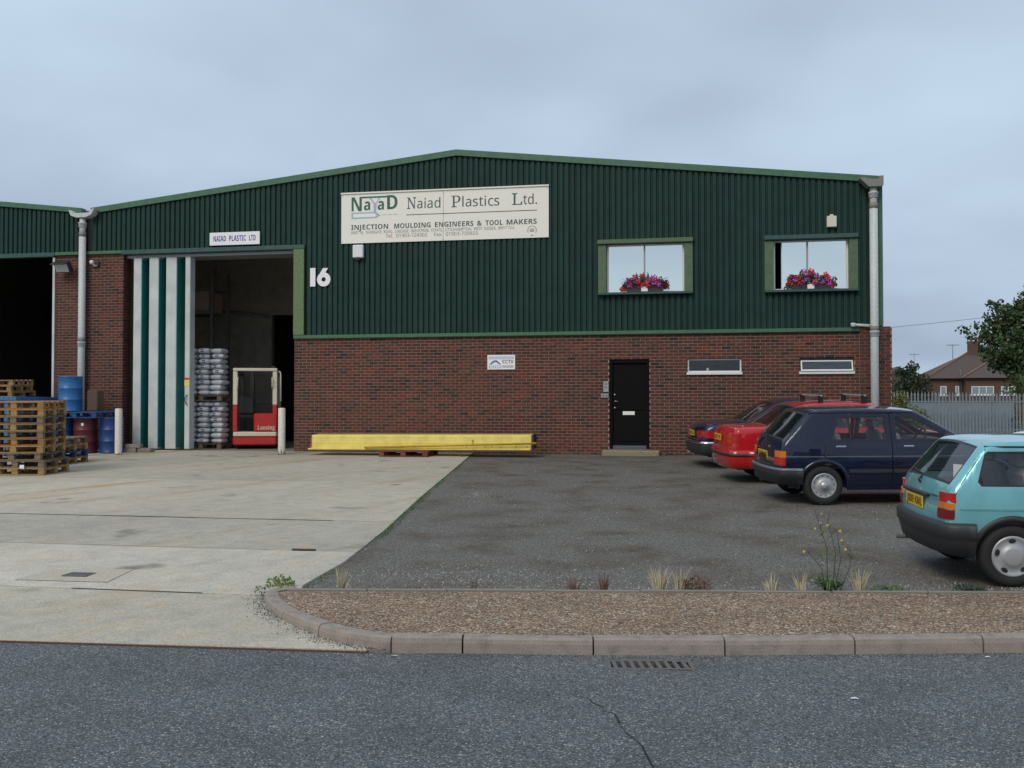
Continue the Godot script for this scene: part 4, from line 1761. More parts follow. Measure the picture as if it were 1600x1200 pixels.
func make_cars() -> void:
	car_materials()
	var turn := deg_to_rad(11.5)
	# navy five-door hatchback
	var golf := {"L": 3.985, "W": 0.832, "belt": 0.93, "tumble": 0.34, "round": 0.05, "sill": 0.22, "wheels": [0.73, 3.205], "wr": 0.288, "arch": 0.345, "style": 0, "dash": 2.62, "seats": [1.05, 1.95], "handle_mat": M.chrome,
		"path": [[0.14, 0.30, "b"], [0.10, 0.46, "b"], [0.105, 0.70, "b"], [0.135, 0.88, "b"], [0.175, 0.945, "s"], [0.19, 0.965, "g"], [0.515, 1.315, "s"], [0.535, 1.335, "b"], [0.60, 1.372, "b"], [0.75, 1.398, "b"], [1.0, 1.410, "b"], [1.5, 1.412, "b"], [1.95, 1.394, "b"], [2.14, 1.372, "s"], [2.165, 1.362, "g"], [2.83, 0.965, "s"], [2.86, 0.947, "b"], [2.95, 0.925, "b"], [3.3, 0.88, "b"], [3.7, 0.80, "b"], [3.84, 0.745, "b"], [3.885, 0.66, "b"], [3.89, 0.46, "b"], [3.86, 0.30, "b"]],
		"doors": [pv([0.745, 0.63, 0.745, 0.80, 0.90, 1.27, 0.94, 1.318, 1.735, 1.338, 1.735, 0.30, 1.13, 0.30, 1.06, 0.47, 0.95, 0.60]), pv([1.747, 0.30, 1.747, 1.338, 2.10, 1.326, 2.74, 0.95, 2.80, 0.90, 2.82, 0.60, 2.74, 0.30])],
		"door_windows": [[pv([0.845, 0.95, 0.955, 1.25, 0.985, 1.285, 1.68, 1.30, 1.68, 0.95])], [pv([1.80, 0.95, 1.80, 1.30, 2.08, 1.290, 2.60, 0.985, 2.625, 0.95])]],
		"quarter": [], "handles": [Vector2(0.98, 0.86), Vector2(1.98, 0.86)]}
	var p0 := Vector3(1.74, 0, 8.95)
	var t := build_car("navy_hatchback", "dark navy five-door hatchback with silver wheel trims between red and turquoise cars", golf, M.paint_navy, car_place(p0, 0.73, 0.73, turn), turn)
	golf_trim(t)
	# turquoise three-door hatchback
	var polo := {"L": 3.765, "W": 0.79, "belt": 0.90, "tumble": 0.33, "round": 0.05, "sill": 0.22, "wheels": [0.66, 2.995], "wr": 0.278, "arch": 0.325, "style": 1, "dash": 2.42, "seats": [0.95, 1.75], "handle_mat": M.bumper_black,
		"path": [[0.14, 0.300, "b"], [0.10, 0.460, "b"], [0.10, 0.660, "b"], [0.125, 0.820, "b"], [0.165, 0.905, "s"], [0.178, 0.923, "g"], [0.425, 1.233, "s"], [0.44, 1.249, "b"], [0.50, 1.280, "b"], [0.62, 1.299, "b"], [0.9, 1.308, "b"], [1.4, 1.305, "b"], [1.8, 1.287, "b"], [1.95, 1.267, "s"], [1.975, 1.256, "g"], [2.57, 0.931, "s"], [2.60, 0.916, "b"], [2.7, 0.900, "b"], [3.1, 0.850, "b"], [3.5, 0.770, "b"], [3.64, 0.700, "b"], [3.675, 0.620, "b"], [3.68, 0.460, "b"], [3.65, 0.300, "b"]],
		"doors": [pv([1.325, 0.300, 1.325, 1.240, 1.860, 1.231, 2.470, 0.909, 2.530, 0.860, 2.560, 0.580, 2.480, 0.300])],
		"door_windows": [[pv([1.375, 0.905, 1.375, 1.211, 1.840, 1.204, 2.360, 0.931, 2.385, 0.905])]],
		"quarter": [pv([0.395, 0.905, 0.370, 0.945, 0.455, 1.193, 0.485, 1.215, 1.270, 1.222, 1.270, 0.905])], "handles": [Vector2(1.47, 0.79)]}
	t = build_car("turquoise_hatchback", "metallic turquoise three-door hatchback with black bumper parked by the pavement edging", polo, M.paint_teal, car_place(Vector3(2.74, 0, 14.55), 0.66, 0.685, deg_to_rad(5.5)), deg_to_rad(5.5))
	polo_trim(t)
	# red saloon with roof bars
	var red := {"L": 4.36, "W": 0.845, "belt": 0.955, "tumble": 0.36, "round": 0.07, "sill": 0.21, "wheels": [0.86, 3.40], "wr": 0.290, "arch": 0.34, "style": 0, "dash": 3.15, "seats": [1.55, 2.45], "handle_mat": M.bumper_black,
		"path": [[0.140, 0.26, "b"], [0.070, 0.42, "b"], [0.055, 0.55, "b"], [0.075, 0.70, "b"], [0.105, 0.88, "b"], [0.135, 0.95, "b"], [0.190, 0.983, "b"], [0.600, 0.998, "b"], [0.700, 1.006, "s"], [0.730, 1.012, "g"], [1.220, 1.325, "s"], [1.250, 1.343, "b"], [1.400, 1.385, "b"], [1.700, 1.415, "b"], [2.100, 1.420, "b"], [2.500, 1.400, "b"], [2.660, 1.378, "s"], [2.690, 1.366, "g"], [3.320, 0.99, "s"], [3.350, 0.972, "b"], [3.300, 0.95, "b"], [3.800, 0.875, "b"], [4.100, 0.80, "b"], [4.240, 0.70, "b"], [4.280, 0.55, "b"], [4.240, 0.28, "b"]],
		"doors": [pv([1.200, 0.660, 1.180, 0.820, 1.340, 1.290, 1.380, 1.325, 2.190, 1.345, 2.190, 0.280, 1.500, 0.280, 1.420, 0.480, 1.320, 0.600]), pv([2.203, 0.280, 2.203, 1.345, 2.620, 1.330, 3.260, 0.955, 3.300, 0.910, 3.320, 0.600, 3.220, 0.280])],
		"door_windows": [[pv([1.270, 0.975, 1.400, 1.270, 1.430, 1.295, 2.130, 1.312, 2.130, 0.975])], [pv([2.260, 0.975, 2.260, 1.312, 2.600, 1.298, 3.100, 1.010, 3.130, 0.975])]],
		"quarter": [], "handles": [Vector2(1.42, 0.87), Vector2(2.42, 0.87)]}
	t = build_car("red_saloon", "bright red saloon with two roof bars and black bumper strip", red, M.paint_red, car_place(Vector3(0.46, 0, 6.35), 0.0, 0.845, turn), turn)
	red_trim(t)
	# dark blue saloon against the wall
	var blue := {"L": 4.95, "W": 0.89, "belt": 0.905, "tumble": 0.40, "round": 0.08, "sill": 0.20, "wheels": [1.05, 3.85], "wr": 0.305, "arch": 0.345, "style": 1, "dash": 3.25, "seats": [1.65, 2.55], "handle_mat": M.chrome,
		"path": [[0.16, 0.26, "b"], [0.06, 0.40, "b"], [0.045, 0.52, "b"], [0.055, 0.66, "b"], [0.09, 0.79, "b"], [0.15, 0.865, "b"], [0.26, 0.900, "b"], [0.6, 0.935, "b"], [0.95, 0.955, "s"], [0.98, 0.962, "g"], [1.56, 1.305, "s"], [1.60, 1.325, "b"], [1.8, 1.375, "b"], [2.1, 1.402, "b"], [2.45, 1.398, "b"], [2.75, 1.365, "s"], [2.79, 1.35, "g"], [3.46, 0.958, "s"], [3.50, 0.942, "b"], [3.9, 0.895, "b"], [4.4, 0.81, "b"], [4.75, 0.70, "b"], [4.87, 0.58, "b"], [4.88, 0.44, "b"], [4.80, 0.28, "b"]],
		"doors": [pv([1.30, 0.62, 1.27, 0.80, 1.56, 1.20, 1.62, 1.252, 2.33, 1.278, 2.33, 0.28, 1.50, 0.28, 1.42, 0.46, 1.36, 0.58]), pv([2.343, 0.28, 2.343, 1.278, 2.72, 1.262, 3.40, 0.93, 3.45, 0.88, 3.46, 0.60, 3.38, 0.28])],
		"door_windows": [[pv([1.36, 0.925, 1.60, 1.205, 1.64, 1.226, 2.27, 1.246, 2.27, 0.925])], [pv([2.40, 0.925, 2.40, 1.246, 2.70, 1.232, 3.22, 0.96, 3.26, 0.925])]],
		"quarter": [], "handles": [Vector2(1.52, 0.82), Vector2(2.56, 0.82)]}
	t = build_car("blue_saloon", "dark blue saloon with chrome bumper parked closest to the brick wall", blue, M.paint_deep_blue, car_place(Vector3(-0.02, 0, 3.55), 0.0, 0.89, turn), turn)
	blue_trim(t)
	# white car nose to nose with the row
	var white := polo.duplicate(true)
	white.wheels = [0.66, 2.995]
	t = build_car("white_hatchback", "white hatchback of which little shows beyond the turquoise roof", white, M.paint_white, Vector3(9.5, G(3.6), 3.35), turn + PI)

func car_place(p: Vector3, lx: float, lz: float, turn: float) -> Vector3:
	# where a car's own origin lies when the point (lx, lz) of it stands at p
	var b := Basis(Vector3.UP, turn)
	var o := Vector3(p.x, 0, p.z) - b * Vector3(lx, 0, lz)
	return Vector3(o.x, G(o.z), o.z)

func golf_trim(t: Node3D) -> void:
	var st := ST(true)
	sweep_bumper(st, false, 0.42, [Vector2(-0.04, 0.30), Vector2(0.0, 0.31), Vector2(0.012, 0.40), Vector2(0.035, 0.42), Vector2(0.035, 0.52), Vector2(0.015, 0.545), Vector2(-0.06, 0.55)])
	obj("rear_bumper", st, M.bumper_black, t)
	st = ST(true)
	sweep_bumper(st, false, 0.41, [Vector2(0.034, 0.505), Vector2(0.042, 0.508), Vector2(0.042, 0.528), Vector2(0.022, 0.548)])
	obj("bumper_insert", st, M.grey_trim, t)
	st = ST(true)
	sweep_bumper(st, true, 0.40, [Vector2(-0.04, 0.28), Vector2(0.0, 0.30), Vector2(0.035, 0.40), Vector2(0.035, 0.50), Vector2(-0.06, 0.54)])
	obj("front_bumper", st, M.bumper_black, t)
	for s in [1.0, -1.0]:
		for span in [[1.10, 1.73], [1.752, 2.80]]:
			st = ST()
			side_strip(st, span[0], span[1], 0.50, 0.065, 0.014, s)
			obj("side_moulding", st, M.bumper_black, t)
		for span in [[0.13, 0.738], [0.752, 1.73], [1.752, 2.80]]:
			st = ST()
			side_strip(st, span[0], span[1], 0.715, 0.016, 0.006, s)
			obj("pin_strip", st, M.grey_trim, t)
		for wx in C_wheels([0.73, 3.205]):
			arch_flare(t, wx, 0.288, 0.35, s, M.paint_navy)
		st = ST()
		box(st, Vector3(1.13, 1.115, s * (side_z_of(0.832, 1.115) + 0.002)), Vector3(0.028, 0.345, 0.012), 0.003, Basis(Vector3.RIGHT, -s * 0.33))
		obj("quarter_divider", st, M.seal, t)
		st = ST()
		box(st, Vector3(2.52, 0.99, s * 0.92), Vector3(0.10, 0.12, 0.18), 0.03)
		obj("door_mirror", st, M.bumper_black, t)
		st = ST()
		side_strip(st, 0.54, 2.1, 1.355, 0.014, 0.010, s)
		obj("roof_gutter", st, M.seal, t)
		st = ST()
		box(st, Vector3(0.60, 0.76, s * 0.822), Vector3(0.16, 0.15, 0.006), 0.002)
		obj("fuel_flap", st, M.paint_navy, t)
	corner_lamp(t, 0.585, 0.80, 0.16, 0.065, [[0.45, M.lamp_red], [0.42, M.lamp_amber]])
	plate(t, Vector3(0.045, 0.71, 0.0), 0.05, "G342 LPO")
	st = ST()
	box(st, Vector3(0.135, 0.93, 0.0), Vector3(0.03, 0.03, 0.5), 0.008)
	obj("plate_light", st, M.bumper_black, t)
	st = ST(true)
	tube(st, [Vector3(0.16, 0.965, 0.06), Vector3(0.10, 1.0, 0.05), Vector3(0.17, 1.03, -0.3)], 0.009, -1, 6)
	obj("wiper", st, M.seal, t)
	st = ST(true)
	tube(st, [Vector3(0.10, 0.27, -0.38), Vector3(0.35, 0.27, -0.38)], 0.025, -1, 10)
	obj("exhaust", st, M.iron, t)

func C_wheels(a: Array) -> Array:
	return a

func side_z_of(_w: float, y: float) -> float:
	return side_z(1.13, y)

func arch_flare(t: Node3D, wx: float, wy: float, r: float, s: float, m: Material) -> void:
	var st := ST(true)
	var n := 20
	var rings := []
	for k in n + 1:
		var a := lerpf(-0.12, PI + 0.12, float(k) / n)
		var ring := []
		for p in [[r - 0.012, -0.06], [r - 0.010, 0.006], [r + 0.008, 0.012], [r + 0.040, 0.006], [r + 0.045, -0.02]]:
			var x: float = wx + cos(a) * p[0]
			var y: float = wy + sin(a) * p[0]
			ring.append(Vector3(x, y, s * (half_width(x, y) + p[1])))
		rings.append(ring)
	for k in n:
		for q in 4:
			if s > 0:
				quad(st, rings[k][q], rings[k][q + 1], rings[k + 1][q + 1], rings[k + 1][q])
			else:
				quad(st, rings[k][q], rings[k + 1][q], rings[k + 1][q + 1], rings[k][q + 1])
	obj("wheel_arch", st, m, t)

func polo_trim(t: Node3D) -> void:
	var st := ST(true)
	sweep_bumper(st, false, 0.34, [Vector2(-0.05, 0.27), Vector2(-0.01, 0.28), Vector2(0.02, 0.40), Vector2(0.028, 0.43), Vector2(0.045, 0.45), Vector2(0.048, 0.535), Vector2(0.025, 0.57), Vector2(-0.06, 0.578)])
	obj("rear_bumper", st, M.bumper_black, t)
	st = ST(true)
	sweep_bumper(st, true, 0.34, [Vector2(-0.05, 0.27), Vector2(-0.01, 0.28), Vector2(0.045, 0.42), Vector2(0.045, 0.51), Vector2(-0.06, 0.55)])
	obj("front_bumper", st, M.bumper_black, t)
	for s in [1.0, -1.0]:
		for span in [[0.985, 1.318], [1.332, 2.54]]:
			st = ST()
			side_strip(st, span[0], span[1], 0.55, 0.06, 0.014, s)
			obj("side_moulding", st, M.bumper_black, t)
		for span in [[0.21, 1.318], [1.332, 2.54]]:
			st = ST()
			side_strip(st, span[0], span[1], 0.70, 0.022, 0.008, s)
			obj("body_crease", st, M.paint_teal, t)
		st = ST()
		side_strip(st, 0.47, 1.9, 1.258, 0.016, 0.010, s)
		obj("roof_gutter", st, M.seal, t)
		for wx in [0.66, 2.995]:
			arch_flare(t, wx, 0.278, 0.33, s, M.bumper_black)
		st = ST()
		box(st, Vector3(2.30, 0.95, s * 0.88), Vector3(0.10, 0.11, 0.17), 0.03)
		obj("door_mirror", st, M.bumper_black, t)
		# cut line of the tailgate
		st = ST(true)
		var line := []
		for q in [[0.16, 0.62], [0.165, 0.80], [0.235, 0.93], [0.36, 1.10], [0.47, 1.236]]:
			line.append(Vector3(q[0], q[1], s * (side_z(q[0], q[1]) - 0.001)))
		tube(st, line, 0.004, -1, 5)
		obj("tailgate_gap", st, M.seal, t)
	corner_lamp(t, 0.60, 0.845, 0.12, 0.055, [[0.38, M.lamp_dark_red], [0.24, M.lamp_amber], [0.38, M.lamp_red]])
	plate(t, Vector3(0.032, 0.70, 0.0), 0.0, "J889 KML")
	st = ST()
	box(st, Vector3(0.045, 0.785, 0.0), Vector3(0.05, 0.035, 0.72), 0.012)
	obj("handle_strip", st, M.bumper_black, t)
	st = ST(true)
	tube(st, [Vector3(0.085, 0.86, 0.04), Vector3(0.06, 0.90, 0.04), Vector3(0.125, 0.945, -0.02), Vector3(0.15, 0.965, -0.38)], 0.011, -1, 6)
	obj("wiper", st, M.seal, t)
	st = ST(true)
	tube(st, [Vector3(-0.02, 0.27, -0.42), Vector3(0.35, 0.27, -0.42)], 0.024, -1, 10)
	obj("exhaust", st, M.iron, t)
	st = ST()
	box(st, Vector3(0.055, 0.80, 0.50), Vector3(0.012, 0.022, 0.16), 0.003, Basis(Vector3.UP, 0.1))
	obj("badge", st, M.ink_dark, t)
	# a paper notice lies behind the rear glass
	st = ST()
	box(st, Vector3(0.42, 0.95, 0.12), Vector3(0.006, 0.20, 0.15), 0.0, Basis(Vector3.UP, 0.5))
	obj("paper", st, M.sign_cream, t)

func red_trim(t: Node3D) -> void:
	var st := ST(true)
	sweep_bumper(st, false, 0.50, [Vector2(-0.04, 0.26), Vector2(-0.005, 0.28), Vector2(0.02, 0.40), Vector2(0.025, 0.50), Vector2(0.02, 0.58), Vector2(-0.03, 0.60)])
	obj("rear_bumper", st, M.paint_red, t)
	st = ST(true)
	sweep_bumper(st, false, 0.49, [Vector2(0.015, 0.475), Vector2(0.034, 0.48), Vector2(0.034, 0.53), Vector2(0.015, 0.535)])
	obj("bumper_strip", st, M.bumper_black, t)
	st = ST(true)
	sweep_bumper(st, true, 0.50, [Vector2(-0.04, 0.26), Vector2(0.0, 0.28), Vector2(0.03, 0.42), Vector2(0.025, 0.56), Vector2(-0.03, 0.58)])
	obj("front_bumper", st, M.paint_red, t)
	for s in [1.0, -1.0]:
		st = ST()
		side_strip(st, 1.42, 2.18, 0.52, 0.06, 0.014, s)
		side_strip(st, 2.21, 3.20, 0.52, 0.06, 0.014, s)
		obj("side_moulding", st, M.bumper_black, t)
		st = ST()
		box(st, Vector3(3.05, 1.0, s * 0.93), Vector3(0.10, 0.12, 0.18), 0.03)
		obj("door_mirror", st, M.paint_red, t)
	corner_lamp(t, 0.70, 0.88, 0.24, 0.14, [[0.5, M.lamp_red], [0.5, M.lamp_red]])
	plate(t, Vector3(-0.005, 0.79, 0.0), 0.0, "M317 FPX")
	for k in 2:
		var bar := Node3D.new()
		put("roof_bar", bar, t)
		var x := 1.72 + k * 0.78
		st = ST()
		box(st, Vector3(x, 1.535, 0), Vector3(0.045, 0.03, 1.18), 0.008)
		obj("bar", st, M.galvanised, bar)
		for s in [1.0, -1.0]:
			st = ST()
			prism(st, pv([-0.05, 0.0, 0.05, 0.0, 0.035, 0.14, 0.04, 0.20, -0.04, 0.20, -0.035, 0.14]), s * 0.50, s * 0.57, Vector3(x, 1.345, 0))
			obj("foot", st, M.seal, bar)
	st = ST(true)
	tube(st, [Vector3(0.30, 0.30, 0), Vector3(0.02, 0.30, 0), Vector3(-0.07, 0.32, 0), Vector3(-0.08, 0.42, 0)], 0.02, -1, 8)
	lathe(st, [Vector2(0, -0.03), Vector2(0.025, -0.015), Vector2(0.027, 0.01), Vector2(0.0, 0.03)], 12, Vector3(-0.08, 0.44, 0))
	obj("tow_ball", st, M.iron, t)

func blue_trim(t: Node3D) -> void:
	var st := ST(true)
	sweep_bumper(st, false, 0.62, [Vector2(-0.04, 0.26), Vector2(0.0, 0.28), Vector2(0.03, 0.38), Vector2(0.04, 0.47), Vector2(0.035, 0.53), Vector2(-0.03, 0.56)])
	obj("rear_bumper", st, M.bumper_black, t)
	st = ST(true)
	sweep_bumper(st, false, 0.60, [Vector2(0.034, 0.50), Vector2(0.05, 0.505), Vector2(0.052, 0.525), Vector2(0.042, 0.548), Vector2(0.01, 0.555)])
	obj("chrome_strip", st, M.chrome, t)
	st = ST(true)
	sweep_bumper(st, true, 0.58, [Vector2(-0.04, 0.26), Vector2(0.0, 0.28), Vector2(0.03, 0.40), Vector2(0.025, 0.52), Vector2(-0.03, 0.56)])
	obj("front_bumper", st, M.bumper_black, t)
	for s in [1.0, -1.0]:
		st = ST()
		box(st, Vector3(3.15, 0.98, s * 0.97), Vector3(0.11, 0.12, 0.18), 0.03)
		obj("door_mirror", st, M.paint_deep_blue, t)
	corner_lamp(t, 0.62, 0.77, 0.30, 0.24, [[1.0, M.lamp_red]])
	plate(t, Vector3(-0.015, 0.70, 0.0), 0.0, "N651 GYJ")
	st = ST(true)
	tube(st, [Vector3(-0.02, 0.25, -0.55), Vector3(0.4, 0.25, -0.55)], 0.028, -1, 10)
	obj("exhaust", st, M.chrome, t)

# ---------------------------------------------------------------- signs and wall fittings
func make_signs() -> void:
	var t := thing("company_sign", "large cream sign board with green company lettering high on the sheeting", "sign", Vector3(-6.36, 5.90, 0.05))
	var st: SurfaceTool
	var ox := 6.36
	for p in [[-9.04, -6.356], [-6.348, -3.68]]:
		st = ST()
		box2(st, Vector3(p[0] + ox, 0, 0), Vector3(p[1] + ox, 1.29, 0.025), 0.003)
		obj("panel", st, M.sign_cream, t)
	st = ST()
	box2(st, Vector3(-9.05 + ox, 1.262, 0.0255), Vector3(-3.67 + ox, 1.30, 0.055), 0.004)
	obj("top_lip", st, M.sign_cream, t)
	var z := 0.0265
	var X := func(u: float) -> float: return -9.04 + (u - 535.0) * 0.016594 + ox
	var put_text := func(s: String, f: Font, m: Material, u0: float, u1: float, y0: float, h: float) -> void: text(s, f, m, t, "lettering", X.call(u0), X.call(u1), y0 - 5.90, h, z, 0.002)
	put_text.call("N", font_bold, M.ink_green, 551.5, 568.0, 6.72, 0.36)
	put_text.call("a", font_bold, M.ink_green, 571.5, 581.5, 6.735, 0.29)
	put_text.call("a", font_bold, M.ink_green, 593.5, 603.5, 6.735, 0.29)
	put_text.call("D", font_bold, M.ink_green, 608.5, 625.0, 6.74, 0.36)
	st = ST()
	box2(st, Vector3(X.call(566.0), 1.145, z), Vector3(X.call(612.0), 1.185, z + 0.002))
	obj("logo_bar", st, M.ink_green, t)
	# funnel and barrel of the moulding machine
	st = ST()
	prism(st, pv([X.call(580.0), 1.14, X.call(583.0), 1.14, X.call(588.6), 1.02, X.call(591.0), 1.02, X.call(595.0), 1.14, X.call(597.0), 1.14, X.call(591.8), 1.0, X.call(590.8), 0.78, X.call(587.2), 0.78, X.call(586.8), 1.0]), z, z + 0.002)
	obj("logo_funnel", st, M.ink_pale_blue, t)
	st = ST()
	var bar := pv([X.call(551.5), 0.625, X.call(551.5), 0.785, X.call(585.0), 0.785, X.call(591.5), 0.775, X.call(598.0), 0.70, X.call(591.0), 0.63])
	var inner := pv([X.call(554.2), 0.66, X.call(554.2), 0.75, X.call(588.0), 0.75, X.call(592.0), 0.70, X.call(589.0), 0.66])
	prism(st, bar, z, z + 0.0015)
	obj("logo_barrel", st, M.ink_pale_blue, t)
	st = ST()
	prism(st, inner, z + 0.0016, z + 0.003)
	obj("logo_barrel_face", st, M.sign_white, t)
	for k in 3:
		st = ST()
		box2(st, Vector3(X.call(600.0 + k * 9.0), 0.70, z), Vector3(X.call(607.0 + k * 9.0), 0.712, z + 0.002))
		obj("logo_dash", st, M.ink_pale_blue, t)
	put_text.call("N", font_serif, M.ink_dark, 640.0, 654.5, 6.73, 0.29)
	put_text.call("aiad", font_sans, M.ink_dark, 656.0, 692.5, 6.735, 0.25)
	put_text.call("P", font_serif, M.ink_dark, 709.5, 723.5, 6.73, 0.29)
	put_text.call("lastics", font_sans, M.ink_dark, 726.5, 783.5, 6.735, 0.25)
	put_text.call("L", font_serif, M.ink_dark, 802.5, 818.0, 6.73, 0.29)
	put_text.call("td.", font_sans, M.ink_dark, 819.5, 840.5, 6.735, 0.25)
	st = ST()
	box2(st, Vector3(X.call(639.0), 0.672, z), Vector3(X.call(840.5), 0.690, z + 0.002))
	obj("rule", st, M.ink_dark, t)
	for w in [["INJECTION", 551.0, 610.3], ["MOULDING", 620.0, 677.2], ["ENGINEERS", 684.0, 743.6], ["&", 749.5, 756.5], ["TOOL", 762.2, 788.4], ["MAKERS", 794.5, 840.0]]:
		put_text.call(w[0], font_bold, M.ink_dark, w[1], w[2], 6.245, 0.125)
	put_text.call("UNIT 16,  THORGATE  ROAD,  LINESIDE  INDUSTRIAL  ESTATE,  LITTLEHAMPTON,  WEST  SUSSEX,  BN17 7LU.", font_sans, M.ink_grey, 551.0, 806.5, 6.135, 0.075)
	put_text.call("Tel.  01903-724302", font_sans, M.ink_grey, 606.5, 672.0, 6.02, 0.088)
	put_text.call("Fax.  01903-730925", font_sans, M.ink_grey, 683.0, 750.5, 6.02, 0.088)
	st = ST()
	for k in 20:
		var a0 := -0.6 + (PI + 1.2) * k / 20.0
		var a1 := -0.6 + (PI + 1.2) * (k + 0.75) / 20.0
		var c := Vector2(X.call(833.0), 0.185)
		var ring := PackedVector2Array()
		for q in [[0.10, a0], [0.115, a0], [0.115, a1], [0.10, a1]]:
			ring.append(c + Vector2(cos(q[1]), sin(q[1])) * q[0])
		prism(st, ring, z, z + 0.002)
	for q in [[-0.05, 0.21, 0.05, 0.225], [-0.06, 0.18, 0.06, 0.195], [-0.05, 0.15, 0.05, 0.165], [-0.03, 0.055, 0.03, 0.075]]:
		box2(st, Vector3(X.call(833.0) + q[0], q[1], z), Vector3(X.call(833.0) + q[2], q[3], z + 0.002))
	obj("emblem", st, M.ink_grey, t)
	for k in 6:
		st = ST(true)
		lathe(st, [Vector2(0.012, 0.0), Vector2(0.01, 0.004), Vector2(0.0, 0.005)], 8, Vector3(-2.64 + (k % 3) * 2.64, 0.04 if k < 3 else 1.225, 0.0252), Basis(Vector3.RIGHT, PI / 2))
		obj("screw", st, M.steel, t)
	# small sign over the big door
	t = thing("door_sign", "small white sign with blue capital letters above the open goods door", "sign", Vector3(-11.95, 5.955, 0.088))
	st = ST()
	box2(st, Vector3(-0.70, 0, 0), Vector3(0.70, 0.335, 0.03), 0.004)
	obj("panel", st, M.sign_white, t)
	text("NAIAD", font_bold, M.ink_blue, t, "lettering", -0.59, -0.24, 0.10, 0.145, 0.0305, 0.003)
	text("PLASTIC", font_bold, M.ink_blue, t, "lettering", -0.15, 0.32, 0.10, 0.145, 0.0305, 0.003)
	text("LTD", font_bold, M.ink_blue, t, "lettering", 0.41, 0.59, 0.10, 0.145, 0.0305, 0.003)
	# camera warning notice on the bricks
	t = thing("notice_plate", "small white and blue security camera notice fixed to the brick wall", "sign", Vector3(-4.88, 2.66, 0.004))
	st = ST()
	box2(st, Vector3(-0.35, 0, 0), Vector3(0.35, 0.36, 0.02), 0.003)
	obj("panel", st, M.sign_white, t)
	st = ST()
	box2(st, Vector3(-0.32, 0.255, 0.0205), Vector3(0.32, 0.325, 0.022))
	obj("heading_band", st, M.ink_sky, t)
	M.ink_sky.albedo_color = lin(0.50, 0.55, 0.66)
	st = ST()
	prism(st, pv([-0.30, 0.125, -0.21, 0.215, -0.12, 0.235, 0.0, 0.125, -0.05, 0.125, -0.13, 0.185, -0.19, 0.17, -0.24, 0.125]), 0.0205, 0.022)
	obj("emblem", st, M.ink_mid_blue, t)
	for q in [[-0.31, -0.19], [-0.16, 0.0]]:
		st = ST()
		for e in [[q[0], 0.035, q[1], 0.045], [q[0], 0.085, q[1], 0.095], [q[0], 0.046, q[0] + 0.012, 0.084], [q[1] - 0.012, 0.046, q[1], 0.084]]:
			box2(st, Vector3(e[0], e[1], 0.0205), Vector3(e[2], e[3], 0.022))
		obj("outline_box", st, M.ink_mid_blue, t)
	text("CCTV", font_bold, M.ink_dark, t, "lettering", 0.03, 0.31, 0.15, 0.085, 0.0205, 0.0015)
	for k in 2:
		st = ST()
		box2(st, Vector3(0.03, 0.05 + k * 0.03, 0.0205), Vector3(0.31, 0.065 + k * 0.03, 0.022))
		obj("text_line", st, M.ink_grey, t)

